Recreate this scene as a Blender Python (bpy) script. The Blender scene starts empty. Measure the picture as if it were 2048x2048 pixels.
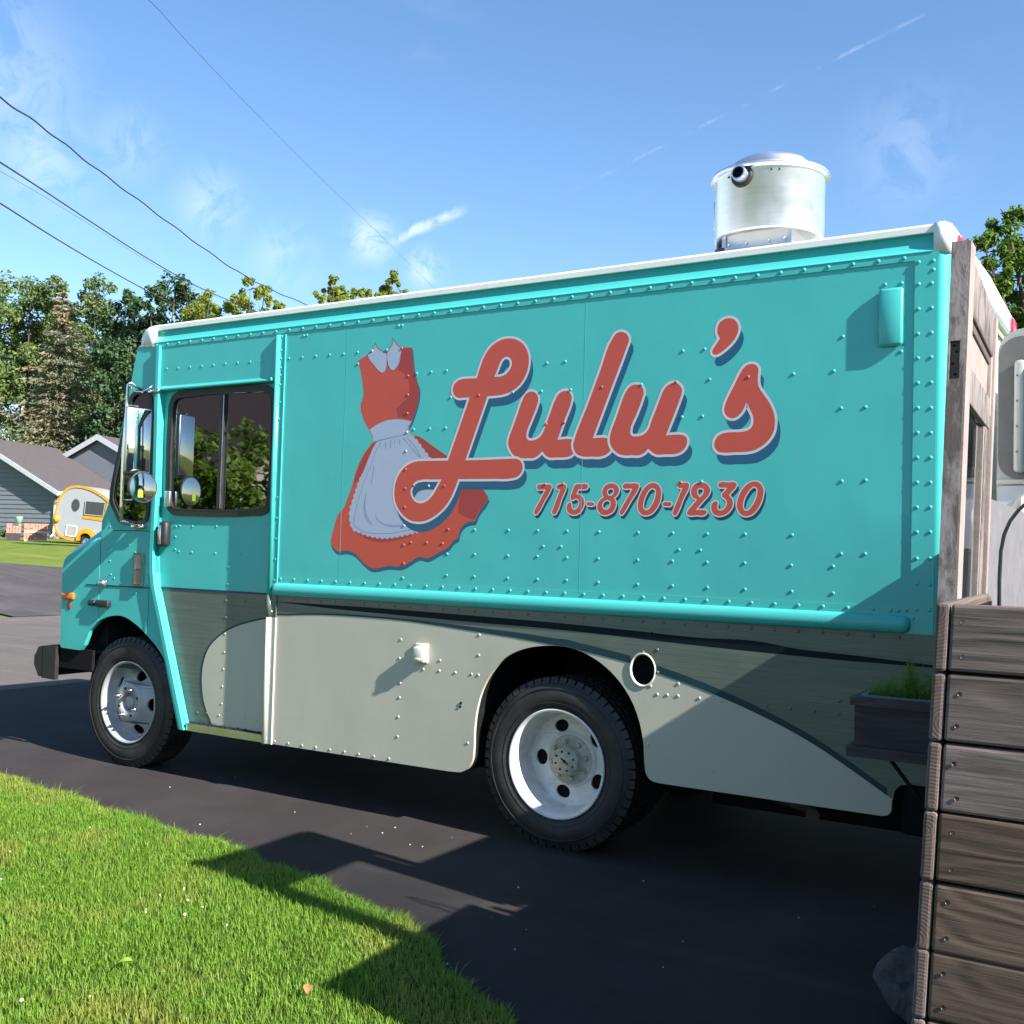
import bpy, bmesh, math, random
import numpy as np
from mathutils import Vector, Matrix, Euler
from mathutils.geometry import tessellate_polygon

sc = bpy.context.scene
COL = sc.collection
R = math.radians

# ------------------------------------------------------------------ camera
CAM = (2.556, -4.561, 1.435)
YAW, PITCH, ROLL = R(31.737), R(2.198), R(1.580)
fwd = Vector((-math.sin(YAW) * math.cos(PITCH), math.cos(YAW) * math.cos(PITCH), math.sin(PITCH)))
rt0 = Vector((math.cos(YAW), math.sin(YAW), 0)); up0 = rt0.cross(fwd)
rt = rt0 * math.cos(ROLL) + up0 * math.sin(ROLL); up = -rt0 * math.sin(ROLL) + up0 * math.cos(ROLL)
cd = bpy.data.cameras.new('camera'); cam = bpy.data.objects.new('camera', cd); COL.objects.link(cam)
cam.matrix_world = Matrix(((rt.x, up.x, -fwd.x, CAM[0]), (rt.y, up.y, -fwd.y, CAM[1]), (rt.z, up.z, -fwd.z, CAM[2]), (0, 0, 0, 1)))
cd.sensor_width = 36; cd.lens = 36 * 2136.9 / 2048; cd.clip_start = 0.05; cd.clip_end = 1500
sc.camera = cam

# ------------------------------------------------------------------ light, sky, exposure
SUN = Vector((1, -0.148, 0.69)).normalized()
sl = bpy.data.lights.new('sun', 'SUN'); sl.energy = 5.0; sl.angle = R(0.55); sl.color = (1, .955, .88)
so = bpy.data.objects.new('sun', sl); COL.objects.link(so)
so.rotation_euler = SUN.to_track_quat('Z', 'Y').to_euler(); so.location = (30, -5, 25)
W = bpy.data.worlds.new('World'); sc.world = W; W.use_nodes = True
nt = W.node_tree; N = nt.nodes; LK = nt.links.new
bg = N['Background']; bg.inputs[1].default_value = 0.088
sky = N.new('ShaderNodeTexSky'); sky.sky_type = 'NISHITA'; sky.sun_disc = False
sky.sun_elevation = R(34.3); sky.sun_rotation = R(98.4); sky.air_density = 1.0; sky.dust_density = 0.2; sky.ozone_density = 3.0
tc = N.new('ShaderNodeTexCoord')
def wmath(op, a, b=None, clamp=False):
    m = N.new('ShaderNodeMath'); m.operation = op; m.use_clamp = clamp
    for i, v in enumerate((a, b)):
        if v is None: continue
        if hasattr(v, 'links'): LK(v, m.inputs[i])
        else: m.inputs[i].default_value = v
    return m.outputs[0]
def wvec(op, a, b):
    m = N.new('ShaderNodeVectorMath'); m.operation = op; LK(a, m.inputs[0]); m.inputs[1].default_value = b
    return m.outputs[1] if op in ('DOT_PRODUCT', 'DISTANCE') else m.outputs[0]
DIR = tc.outputs['Generated']
def wramp(v, a, b):
    m = N.new('ShaderNodeMapRange'); m.interpolation_type = 'SMOOTHSTEP'; LK(v, m.inputs[0])
    m.inputs[1].default_value = a; m.inputs[2].default_value = b; return m.outputs[0]
# high thin cirrus: streaky noise over the whole dome
mp = N.new('ShaderNodeMapping'); LK(DIR, mp.inputs[0]); mp.inputs['Scale'].default_value = (2.2, 3.6, 7.5); mp.inputs['Rotation'].default_value = (.25, .35, .5)
nz = N.new('ShaderNodeTexNoise'); LK(mp.outputs[0], nz.inputs['Vector']); nz.inputs['Scale'].default_value = 1.6; nz.inputs['Detail'].default_value = 9; nz.inputs['Roughness'].default_value = .62; nz.inputs['Distortion'].default_value = .6
cir = wramp(nz.outputs[0], .56, .82)
nz2 = N.new('ShaderNodeTexNoise'); LK(DIR, nz2.inputs['Vector']); nz2.inputs['Scale'].default_value = 26; nz2.inputs['Detail'].default_value = 7; nz2.inputs['Roughness'].default_value = .65; nz2.inputs['Distortion'].default_value = .8
cloud = wmath('MULTIPLY', cir, .06)
def trail(a, b, w, amt, cut):
    # a contrail: a thin great-circle arc, broken up by noise
    global cloud
    a = Vector(a).normalized(); b = Vector(b).normalized(); n = a.cross(b).normalized(); c = (a + b).normalized()
    d = wmath('ABSOLUTE', wmath('ADD', wvec('DOT_PRODUCT', DIR, n), wmath('MULTIPLY', wmath('SUBTRACT', nz2.outputs[0], .5), w * 1.6)))
    m = wmath('SUBTRACT', 1, wramp(d, w * .12, w))
    m = wmath('MULTIPLY', m, wramp(wvec('DOT_PRODUCT', DIR, c), math.cos(a.angle(b) * .62), math.cos(a.angle(b) * .30)))
    m = wmath('MULTIPLY', m, wramp(nz2.outputs[0], cut, cut + .3))
    cloud = wmath('MAXIMUM', cloud, wmath('MULTIPLY', m, amt))
def wisp(c, r, amt):
    global cloud
    c = Vector(c).normalized()
    d = wmath('ADD', wvec('DISTANCE', DIR, c), wmath('MULTIPLY', wmath('SUBTRACT', nz2.outputs[0], .5), r * 1.5))
    m = wmath('MULTIPLY', wmath('SUBTRACT', 1, wramp(d, r * .1, r)), wramp(nz2.outputs[0], .36, .66))
    cloud = wmath('MAXIMUM', cloud, wmath('MULTIPLY', m, amt))
O = Vector(CAM)
def dv(p): return Vector(p) - O
trail(dv((-44.39, 83.73, 36.65)), dv((-16.5, 93.0, 50.0)), .0022, .24, .44)
trail(dv((-60.2, 73.4, 30.2)), dv((-54.6, 77.4, 33.6)), .0065, .5, .30)
for c, r, a in (((-61.3, 72.3, 30.4), .036, .55), ((-57.3, 75.5, 27.9), .028, .5), ((-71.9, 62.2, 32.3), .050, .30), ((-67.5, 67.0, 28.2), .05, .20), ((-82.5, 48.0, 41.0), .10, .25), ((-81.0, 51.5, 34.6), .07, .28), ((-17.5, 93.0, 38.0), .08, .14), ((-76, 56.0, 36.4), .05, .18)):
    wisp(dv(c), r, a)
mixc = N.new('ShaderNodeMix'); mixc.data_type = 'RGBA'
hsv = N.new('ShaderNodeHueSaturation'); hsv.inputs['Saturation'].default_value = 1.10; LK(sky.outputs[0], hsv.inputs['Color'])
LK(cloud, mixc.inputs[0]); LK(hsv.outputs[0], mixc.inputs[6]); mixc.inputs[7].default_value = (5.6, 6.0, 6.8, 1)
LK(mixc.outputs[2], bg.inputs[0])
vs = sc.view_settings; vs.view_transform = 'Standard'; vs.look = 'None'; vs.exposure = 1.45; vs.gamma = 1; vs.use_curve_mapping = False
sc.render.engine = 'CYCLES'; sc.cycles.max_bounces = 8; sc.cycles.transparent_max_bounces = 16; sc.cycles.caustics_reflective = False; sc.cycles.caustics_refractive = False

# ------------------------------------------------------------------ materials
def M_(name):
    m = bpy.data.materials.new(name); m.use_nodes = True
    return m, m.node_tree, m.node_tree.nodes['Principled BSDF']
def nd(t, typ, **k):
    n = t.nodes.new(typ)
    for a, b in k.items():
        if a[0] == '_': n.inputs[a[1:].replace('_', ' ')].default_value = b
        else: setattr(n, a, b)
    return n
def cmix(t, fac, a, b, blend='MIX'):
    m = t.nodes.new('ShaderNodeMix'); m.data_type = 'RGBA'; m.blend_type = blend
    for i, v in ((0, fac), (6, a), (7, b)):
        if hasattr(v, 'links'): t.links.new(v, m.inputs[i])
        else: m.inputs[i].default_value = (v if i == 0 else (tuple(v) + (1,))[:4])
    return m.outputs[2]
def rng(t, v, a, b, c=0, d=1):
    m = t.nodes.new('ShaderNodeMapRange'); t.links.new(v, m.inputs[0])
    for i, x in enumerate((a, b, c, d)): m.inputs[i + 1].default_value = x
    return m.outputs[0]
def noise(t, scale, detail=4, rough=.55, vec=None, dist=0):
    n = nd(t, 'ShaderNodeTexNoise', _Scale=scale, _Detail=detail, _Roughness=rough, _Distortion=dist)
    if vec is None: vec = t.nodes.new('ShaderNodeTexCoord').outputs['Object']
    t.links.new(vec, n.inputs['Vector']); return n.outputs[0]
def stretch(t, sx, sy, sz, rnd=False, out='Object', rot=(0, 0, 0)):
    v = t.nodes.new('ShaderNodeTexCoord').outputs[out]
    if rnd:
        oi = t.nodes.new('ShaderNodeObjectInfo'); ad = t.nodes.new('ShaderNodeVectorMath'); ad.operation = 'MULTIPLY_ADD'
        cb = t.nodes.new('ShaderNodeCombineXYZ')
        for i in range(3): t.links.new(oi.outputs['Random'], cb.inputs[i])
        t.links.new(cb.outputs[0], ad.inputs[0]); ad.inputs[1].default_value = (31, 17, 43); t.links.new(v, ad.inputs[2]); v = ad.outputs[0]
    mp = t.nodes.new('ShaderNodeMapping'); t.links.new(v, mp.inputs[0]); mp.inputs['Scale'].default_value = (sx, sy, sz); mp.inputs['Rotation'].default_value = rot
    return mp.outputs[0]
def bump(t, p, h, strength, dist=.01):
    b = nd(t, 'ShaderNodeBump', _Strength=strength, _Distance=dist); t.links.new(h, b.inputs['Height']); t.links.new(b.outputs[0], p.inputs['Normal'])
def plain(name, col, rough=.5, metal=0, var=.12, scale=6, bmp=0, coat=0, spec=.5):
    m, t, p = M_(name)
    n = noise(t, scale, 6, .6)
    c = cmix(t, rng(t, n, .3, .7), [x * (1 - var) for x in col], [min(1, x * (1 + var)) for x in col])
    t.links.new(c, p.inputs['Base Color'])
    t.links.new(rng(t, n, .3, .7, max(.02, rough - .06), min(1, rough + .08)), p.inputs['Roughness'])
    p.inputs['Metallic'].default_value = metal; p.inputs['Specular IOR Level'].default_value = spec
    if coat: p.inputs['Coat Weight'].default_value = coat; p.inputs['Coat Roughness'].default_value = .12
    if bmp: bump(t, p, noise(t, scale * 8, 5), bmp, .004)
    return m
def paint(name, col, rough=.33, var=.03, wave=.009, dirt=.12):
    # rolled / sprayed body paint over slightly wavy sheet metal, with faint grime
    m, t, p = M_(name)
    n = noise(t, 1.7, 5, .6); g = noise(t, 1, 8, .7, stretch(t, 7, 7, .9))
    c = cmix(t, rng(t, n, .3, .7), [x * (1 - var) for x in col], [min(1, x * (1 + var)) for x in col])
    c = cmix(t, rng(t, g, .55, .85, 0, dirt), c, (.16, .17, .16))
    sp = noise(t, 130, 2, .5); c = cmix(t, rng(t, sp, .76, .80, 0, .3), c, (.05, .06, .06))
    t.links.new(c, p.inputs['Base Color'])
    t.links.new(rng(t, noise(t, 5, 6, .7), .3, .7, rough - .06, rough + .12), p.inputs['Roughness'])
    p.inputs['Specular IOR Level'].default_value = .45
    h = t.nodes.new('ShaderNodeMath'); h.operation = 'ADD'
    t.links.new(noise(t, 2.3, 2, .4), h.inputs[0]); t.links.new(rng(t, noise(t, 220, 2), 0, 1, 0, .004), h.inputs[1])
    bump(t, p, h.outputs[0], .55, wave)
    return m
MT = {}
TURQ = (.058, .445, .415); CREAM = (.44, .43, .35); REDC = (.50, .066, .040)
MT['turq'] = paint('turquoise_paint', TURQ)
MT['turq2'] = paint('turquoise_trim_paint', (.058, .455, .425), .3, wave=.003)
MT['cream'] = paint('cream_paint', CREAM, .38)
MT['creamtrim'] = paint('cream_trim_paint', (.62, .60, .50), .4, wave=.003)
MT['white'] = paint('white_paint', (.78, .78, .75), .4, wave=.004, dirt=.3)
MT['red'] = plain('red_vinyl', REDC, .34, var=.07, scale=3)
MT['redshade'] = plain('deep_red_vinyl', (.33, .035, .030), .34, var=.06, scale=3)
MT['outline'] = plain('pale_outline_vinyl', (.55, .53, .56), .34, var=.05)
MT['navy'] = plain('navy_shadow_vinyl', (.007, .085, .17), .34, var=.1, scale=3)
MT['darknavy'] = plain('dark_navy_vinyl', (.004, .032, .085), .34, var=.1)
MT['apron'] = plain('pale_lilac_vinyl', (.34, .40, .52), .34, var=.05, scale=3)
MT['apronfold'] = plain('lilac_fold_vinyl', (.24, .28, .44), .34, var=.06)
MT['seamline'] = plain('grey_blue_line_vinyl', (.13, .17, .26), .4)
def stripe_mat():
    m, t, p = M_('dark_striped_vinyl')
    v = t.nodes.new('ShaderNodeTexCoord').outputs['Object']
    sp = t.nodes.new('ShaderNodeSeparateXYZ'); t.links.new(v, sp.inputs[0])
    a = t.nodes.new('ShaderNodeMath'); a.operation = 'MULTIPLY_ADD'; t.links.new(sp.outputs[0], a.inputs[0]); a.inputs[1].default_value = .028; t.links.new(sp.outputs[2], a.inputs[2])
    n = noise(t, 1, 4, .6, stretch(t, .8, 1, 30)); ms = t.nodes.new('ShaderNodeMath'); ms.operation = 'MULTIPLY_ADD'; t.links.new(n, ms.inputs[0]); ms.inputs[1].default_value = .02; t.links.new(a.outputs[0], ms.inputs[2])
    s = t.nodes.new('ShaderNodeMath'); s.operation = 'MULTIPLY'; t.links.new(ms.outputs[0], s.inputs[0]); s.inputs[1].default_value = 1 / .0275
    f = t.nodes.new('ShaderNodeMath'); f.operation = 'FRACT'; t.links.new(s.outputs[0], f.inputs[0])
    line = rng(t, f.outputs[0], 0, .12, 1, 0)
    g = noise(t, 1, 6, .65, stretch(t, 1.2, 1, 22))
    c = cmix(t, rng(t, g, .35, .7), (.085, .112, .098), (.125, .150, .125))
    c = cmix(t, line, c, (.052, .078, .068)); t.links.new(c, p.inputs['Base Color']); p.inputs['Roughness'].default_value = .3
    bump(t, p, noise(t, 2.3, 2, .4), .5, .02)
    return m
MT['stripe'] = stripe_mat()
MT['blackband'] = plain('black_teal_vinyl', (.003, .010, .014), .6, var=.3, scale=3, spec=.15)
MT['edge'] = plain('dark_teal_line_vinyl', (.008, .034, .046), .45, var=.2, scale=3, spec=.3)
MT['rusty'] = plain('rusty_pipe', (.06, .045, .035), .8, var=.3, scale=20)
MT['blackgrey'] = plain('black_plastic', (.018, .017, .017), .5, var=.25, scale=20, bmp=.1)
MT['rubber'] = plain('black_rubber', (.014, .014, .014), .55, var=.2, scale=20)
MT['under'] = plain('undercoat_black', (.008, .008, .009), .85, var=.3, spec=.15)
MT['chrome'] = plain('chrome', (.7, .7, .7), .16, 1, var=.06)
MT['alu'] = plain('aluminium', (.62, .62, .62), .32, 1, var=.08, scale=10)
MT['stainless'] = None
MT['amber'] = plain('amber_lens', (.75, .16, .015), .15, var=.15, scale=30, coat=.6)
MT['redlens'] = plain('red_lens', (.5, .012, .05), .15, var=.15, scale=30, coat=.6)
MT['rust'] = plain('faded_red_reflector', (.30, .06, .025), .4, var=.2, scale=40)
MT['wheelgrey'] = plain('grey_wheel_paint', (.36, .36, .37), .4, .15, var=.14, scale=9)
def grimy(name, col, grime, rough):
    m, t, p = M_(name); n = noise(t, 9, 8, .7); n2 = noise(t, 45, 5, .7)
    c = cmix(t, rng(t, n, .45, .75, 0, .65), col, grime); c = cmix(t, rng(t, n2, .60, .72, 0, .5), c, [x * .6 for x in grime])
    t.links.new(c, p.inputs['Base Color']); p.inputs['Roughness'].default_value = rough; bump(t, p, n2, .1, .003); return m
MT['wheelwhite'] = grimy('white_wheel_paint', (.66, .655, .63), (.36, .33, .27), .45)
MT['hubgrime'] = plain('grimy_hub', (.40, .38, .31), .55, .1, var=.3, scale=25)
MT['interior'] = plain('dark_interior', (.018, .022, .03), .7, var=.3)
MT['interior2'] = plain('brown_headliner', (.10, .045, .038), .8, var=.2)
MT['steer'] = plain('grey_steering_wheel', (.25, .26, .27), .5)
MT['green_sticker'] = plain('lime_sticker', (.35, .62, .03), .5)
def stainless():
    m, t, p = M_('brushed_spun_aluminium')
    n = noise(t, 1, 6, .7, stretch(t, 3, 3, 90)); n2 = noise(t, 3, 4, .6)
    t.links.new(cmix(t, rng(t, n, .3, .7), (.66, .70, .77), (.76, .80, .87)), p.inputs['Base Color'])
    p.inputs['Metallic'].default_value = 1
    t.links.new(rng(t, n2, .3, .7, .30, .46), p.inputs['Roughness']); bump(t, p, n, .06, .002)
    return m
MT['stainless'] = stainless()
def tyre_mat():
    m, t, p = M_('tyre_rubber')
    n = noise(t, 9, 6, .65)
    t.links.new(cmix(t, rng(t, n, .4, .75), (.014, .0135, .0135), (.040, .035, .032)), p.inputs['Base Color'])
    p.inputs['Roughness'].default_value = .62; bump(t, p, noise(t, 120, 3), .15, .003)
    return m
MT['tyre'] = tyre_mat()
def glass_mat(name, tint, refl_rough=.02, base=.10):
    m, t, p = M_(name); t.nodes.remove(p)
    out = t.nodes['Material Output']
    tr = nd(t, 'ShaderNodeBsdfTransparent'); tr.inputs[0].default_value = tuple(tint) + (1,)
    gl = nd(t, 'ShaderNodeBsdfGlossy', _Roughness=refl_rough); gl.inputs[0].default_value = (.95, .97, 1, 1)
    fr = nd(t, 'ShaderNodeFresnel', _IOR=1.5); mx = nd(t, 'ShaderNodeMixShader')
    t.links.new(rng(t, fr.outputs[0], 0, 1, base - .03, 1), mx.inputs[0]); t.links.new(tr.outputs[0], mx.inputs[1]); t.links.new(gl.outputs[0], mx.inputs[2])
    t.links.new(mx.outputs[0], out.inputs[0]); return m
MT['glass'] = glass_mat('window_glass', (.42, .48, .47), .015, .30)
MT['glass2'] = glass_mat('old_window_glass', (.93, .97, .97), .02, .07)
MT['mirror'] = plain('mirror_glass', (.85, .87, .88), .03, 1, var=.01)
def asphalt(name, dark, light, grain=.5, patch=.5):
    m, t, p = M_(name)
    a = noise(t, 170, 5, .8); b = noise(t, 1.1, 6, .65); s = noise(t, 1, 5, .65, stretch(t, .35, 4.5, 1))
    c = cmix(t, rng(t, a, .25, .75), dark, light)
    c = cmix(t, rng(t, b, .42, .70, 0, patch), c, [x * 1.5 for x in light])
    c = cmix(t, rng(t, s, .56, .74, 0, .45), c, [x * 1.75 for x in light])
    v = nd(t, 'ShaderNodeTexVoronoi', _Scale=150); t.links.new(t.nodes.new('ShaderNodeTexCoord').outputs['Object'], v.inputs['Vector'])
    c = cmix(t, rng(t, v.outputs['Distance'], .05, .12, .35, 0), c, [x * 2.6 for x in light])
    t.links.new(c, p.inputs['Base Color']); p.inputs['Roughness'].default_value = .85; p.inputs['Specular IOR Level'].default_value = .10
    bump(t, p, a, grain, .008); return m
MT['asphalt'] = asphalt('driveway_asphalt', (.026, .022, .0225), (.046, .0395, .0395))
MT['road'] = asphalt('worn_road_asphalt', (.090, .078, .073), (.125, .109, .101), .3, .3)
MT['asphalt2'] = asphalt('far_driveway_asphalt', (.05, .045, .048), (.075, .068, .07), .3)
def lawn_mat(name, a, b, c2, sc_=2.2):
    m, t, p = M_(name)
    n = noise(t, sc_, 6, .65); f = noise(t, 60, 4, .7)
    c = cmix(t, rng(t, n, .35, .68), a, b); c = cmix(t, rng(t, noise(t, .8, 5, .6), .52, .72, 0, .7), c, c2)
    c = cmix(t, rng(t, f, .3, .7, .45, 0), c, (.02, .035, .01))
    t.links.new(c, p.inputs['Base Color']); p.inputs['Roughness'].default_value = .9; p.inputs['Specular IOR Level'].default_value = .1
    bump(t, p, f, .8, .03); return m
MT['soil'] = lawn_mat('lawn_thatch', (.035, .055, .012), (.06, .085, .02), (.11, .095, .035))
MT['farlawn'] = lawn_mat('far_lawn', (.14, .20, .03), (.20, .24, .045), (.30, .26, .075), .5)
def leaf_mat(name, a, b, c2=None, trans=.35, amt3=.25, rough=.55):
    m, t, p = M_(name); out = t.nodes['Material Output']
    g = t.nodes.new('ShaderNodeNewGeometry'); r_ = g.outputs['Random Per Island']
    c = cmix(t, r_, a, b)
    if c2 is not None:
        n = noise(t, .55 if trans < .5 else 1.4, 3, .6)
        c = cmix(t, rng(t, n, .48, .66, 0, amt3), c, c2)
    t.links.new(c, p.inputs['Base Color']); p.inputs['Roughness'].default_value = rough; p.inputs['Specular IOR Level'].default_value = .3
    tl = nd(t, 'ShaderNodeBsdfTranslucent'); t.links.new(c, tl.inputs[0])
    mx = nd(t, 'ShaderNodeMixShader', _Fac=trans); t.links.new(p.outputs[0], mx.inputs[1]); t.links.new(tl.outputs[0], mx.inputs[2]); t.links.new(mx.outputs[0], out.inputs[0])
    return m
MT['grass'] = leaf_mat('grass_blades', (.11, .25, .022), (.27, .43, .05), (.42, .36, .09), .5, .6)
MT['clover'] = leaf_mat('clover_leaves', (.06, .15, .02), (.11, .22, .03), None, .4)
MT['flower'] = plain('clover_flower', (.62, .60, .52), .8, var=.15, scale=80)
MT['leafA'] = leaf_mat('maple_leaves', (.10, .165, .045), (.19, .255, .085), (.24, .26, .11), .42, .5)
MT['leafB'] = leaf_mat('dark_leaves', (.032, .075, .030), (.075, .13, .05), (.07, .11, .06), .32, .4)
MT['leafC'] = leaf_mat('yellow_green_leaves', (.17, .25, .03), (.33, .37, .06), (.36, .33, .05), .5, .4)
MT['leafD'] = leaf_mat('locust_leaves', (.05, .12, .018), (.17, .27, .035), (.22, .28, .04), .45, .5)
MT['leafE'] = leaf_mat('spruce_needles', (.085, .105, .065), (.18, .19, .115), (.32, .22, .11), .22, .7)
MT['leafF'] = leaf_mat('hedge_leaves', (.06, .13, .015), (.16, .25, .03), (.20, .26, .04), .4, .4)
MT['dill'] = leaf_mat('feathery_herb', (.09, .20, .015), (.20, .34, .03), None, .45)
MT['bark'] = plain('bark', (.075, .055, .042), .95, var=.35, scale=14, bmp=.6)
def endvec(t):
    # growth rings: the heart lies at a different spot off every plank's end
    v = t.nodes.new('ShaderNodeTexCoord').outputs['Object']; oi = t.nodes.new('ShaderNodeObjectInfo'); cb = t.nodes.new('ShaderNodeCombineXYZ')
    t.links.new(rng(t, oi.outputs['Random'], 0, 1, -.03, .03), cb.inputs[0])
    f = t.nodes.new('ShaderNodeMath'); f.operation = 'FRACT'; f2 = t.nodes.new('ShaderNodeMath'); f2.operation = 'MULTIPLY'; f2.inputs[1].default_value = 7.31
    t.links.new(oi.outputs['Random'], f2.inputs[0]); t.links.new(f2.outputs[0], f.inputs[0]); t.links.new(rng(t, f.outputs[0], 0, 1, -.075, .075), cb.inputs[2])
    a = t.nodes.new('ShaderNodeVectorMath'); a.operation = 'ADD'; t.links.new(v, a.inputs[0]); t.links.new(cb.outputs[0], a.inputs[1]); return a.outputs[0]
def wood(name, a, b, dark, end=False, rough=.78, bs=.42, ax=(1, 26, 26)):
    m, t, p = M_(name)
    if not end:
        v = stretch(t, ax[0] * 1.15, ax[1], ax[2], True); n = noise(t, 1, 7, .62, v, .9)
        big = noise(t, 1, 3, .5, stretch(t, ax[0] * .8, ax[1] * .16, ax[2] * .16, True), 1.2)
        # cathedral grain: growth lines follow a slowly wandering field, fading in and out along the board
        z_ = t.nodes.new('ShaderNodeSeparateXYZ'); t.links.new(stretch(t, 1, 1, 1, True), z_.inputs[0])
        wob = noise(t, 1, 2, .5, stretch(t, ax[0] * 1.5, ax[1] * .23, ax[2] * .23, True))
        ph = t.nodes.new('ShaderNodeMath'); ph.operation = 'MULTIPLY_ADD'; t.links.new(z_.outputs[2], ph.inputs[0]); ph.inputs[1].default_value = 150; t.links.new(rng(t, wob, 0, 1, -38, 38), ph.inputs[2])
        ph2 = t.nodes.new('ShaderNodeMath'); ph2.operation = 'ADD'; t.links.new(ph.outputs[0], ph2.inputs[0]); t.links.new(rng(t, n, 0, 1, -1.6, 1.6), ph2.inputs[1])
        sn = t.nodes.new('ShaderNodeMath'); sn.operation = 'SINE'; t.links.new(ph2.outputs[0], sn.inputs[0])
        am = rng(t, noise(t, 1, 3, .6, stretch(t, ax[0] * 2.2, ax[1] * .35, ax[2] * .35, True)), .36, .62)
        hm = t.nodes.new('ShaderNodeMath'); hm.operation = 'MULTIPLY'; t.links.new(rng(t, sn.outputs[0], -1, 1, 0, 1), hm.inputs[0]); t.links.new(am, hm.inputs[1])
        hs = t.nodes.new('ShaderNodeMath'); hs.operation = 'SUBTRACT'; hs.inputs[0].default_value = 1; t.links.new(hm.outputs[0], hs.inputs[1]); h = hs.outputs[0]
        fine = noise(t, 1, 4, .7, stretch(t, ax[0] * 6, ax[1] * 9, ax[2] * 9, True))
    else:
        w = nd(t, 'ShaderNodeTexWave', _Scale=42.0, _Distortion=.7, _Detail=1.5); w.wave_type = 'RINGS'; w.rings_direction = 'Y'
        t.links.new(endvec(t), w.inputs['Vector']); h = w.outputs['Fac']; n = noise(t, 60, 5, .7); big = noise(t, 7, 3); fine = noise(t, 300, 3)
    c = cmix(t, rng(t, big, .3, .7), a, b); c = cmix(t, rng(t, h, .15, .85, .50, 0), c, dark); c = cmix(t, rng(t, n, .32, .55, .65, 0), c, dark)
    c = cmix(t, rng(t, fine, .3, .7, .25, 0), c, dark)
    oi2 = t.nodes.new('ShaderNodeObjectInfo'); c = cmix(t, rng(t, oi2.outputs['Random'], 0, 1, 0, .38), c, [x * .45 for x in b])
    t.links.new(c, p.inputs['Base Color']); p.inputs['Roughness'].default_value = rough; p.inputs['Specular IOR Level'].default_value = .22
    ad = t.nodes.new('ShaderNodeMath'); ad.operation = 'ADD'; t.links.new(h, ad.inputs[0]); t.links.new(n, ad.inputs[1])
    ad2 = t.nodes.new('ShaderNodeMath'); ad2.operation = 'MULTIPLY_ADD'; t.links.new(fine, ad2.inputs[0]); ad2.inputs[1].default_value = .5; t.links.new(ad.outputs[0], ad2.inputs[2])
    bump(t, p, ad2.outputs[0], bs, .004); return m
MT['plank'] = wood('weathered_plank', (.235, .19, .175), (.165, .128, .105), (.060, .045, .036))
MT['plankB'] = wood('weathered_brown_plank', (.190, .128, .088), (.135, .096, .070), (.050, .036, .026))
MT['plankend'] = wood('plank_end_grain', (.165, .128, .112), (.125, .094, .078), (.070, .050, .042), True, bs=.12)
MT['plankY'] = wood('weathered_side_plank', (.26, .215, .19), (.17, .135, .115), (.07, .052, .042), ax=(26, 1, 26))
MT['darkwood'] = wood('dark_stained_wood', (.085, .074, .076), (.06, .054, .058), (.026, .023, .026), bs=.4)
def peeling(name, k):
    m, t, p = M_(name)
    v = stretch(t, 1, 1, .33, True); n = noise(t, 13, 9, .72, v, .3); f = noise(t, 70, 5, .75, stretch(t, 1, 1, .3, True)); big = noise(t, 2.2, 3, .5)
    mask = rng(t, n, .47, .56)
    c = cmix(t, rng(t, big, .3, .7), [x * k for x in (.34, .285, .27)], [x * k for x in (.42, .36, .335)]); c = cmix(t, rng(t, f, .45, .7, 0, .45), c, [x * k for x in (.20, .165, .15)]); c = cmix(t, mask, c, [x * k for x in (.15, .118, .104)])
    t.links.new(c, p.inputs['Base Color']); p.inputs['Roughness'].default_value = .85
    bump(t, p, n, .5, .006); return m
MT['peel'] = peeling('peeling_grey_paint', .85); MT['peelrail'] = peeling('darker_peeling_grey_paint', .55)
MT['palewood'] = plain('pale_bare_wood', (.27, .215, .195), .8, var=.15, scale=14, bmp=.25)
MT['trimbrown'] = plain('dark_brown_moulding', (.10, .075, .065), .7, var=.25, scale=20, bmp=.2)
MT['siding'] = plain('grey_blue_siding', (.13, .145, .165), .65, var=.07, scale=3)
MT['roofing'] = plain('grey_brown_shingles', (.068, .058, .060), .95, var=.22, scale=9, bmp=.5)
MT['trimwhite'] = plain('white_trim', (.66, .65, .62), .5, var=.06)
MT['fascia'] = plain('pale_grey_fascia', (.40, .42, .46), .5, var=.06)
MT['soffit'] = plain('brown_grey_wall', (.22, .19, .19), .7)
MT['yellow'] = plain('yellow_paint', (.55, .25, .012), .35, var=.08)
MT['tbody'] = plain('white_trailer_skin', (.30, .305, .33), .35, var=.04)
MT['tglass'] = plain('dark_tinted_window', (.035, .038, .045), .12, var=.2)
MT['brick'] = plain('pink_paver', (.42, .20, .145), .9, var=.3, scale=6, bmp=.3)
MT['palletwood'] = plain('pale_pallet_wood', (.58, .47, .38), .8, var=.15)
MT['mint'] = plain('mint_plastic', (.30, .52, .44), .5)
MT['cabgrey'] = plain('grey_textured_plastic', (.10, .094, .096), .7, var=.14, scale=30, bmp=.4)
MT['cabpale'] = plain('pale_moulded_plastic', (.30, .30, .285), .45, var=.07)
MT['cabwhite'] = plain('white_moulded_plastic', (.36, .36, .40), .45, var=.06)
MT['screen'] = plain('grey_screen_boards', (.13, .125, .135), .8, var=.15, scale=14)
MT['cabdark'] = plain('dark_grey_plastic', (.075, .08, .095), .6, var=.1)
MT['bluegrey'] = plain('blue_grey_planter_liner', (.09, .13, .20), .5, var=.15, scale=20)
MT['rockm'] = None
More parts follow.
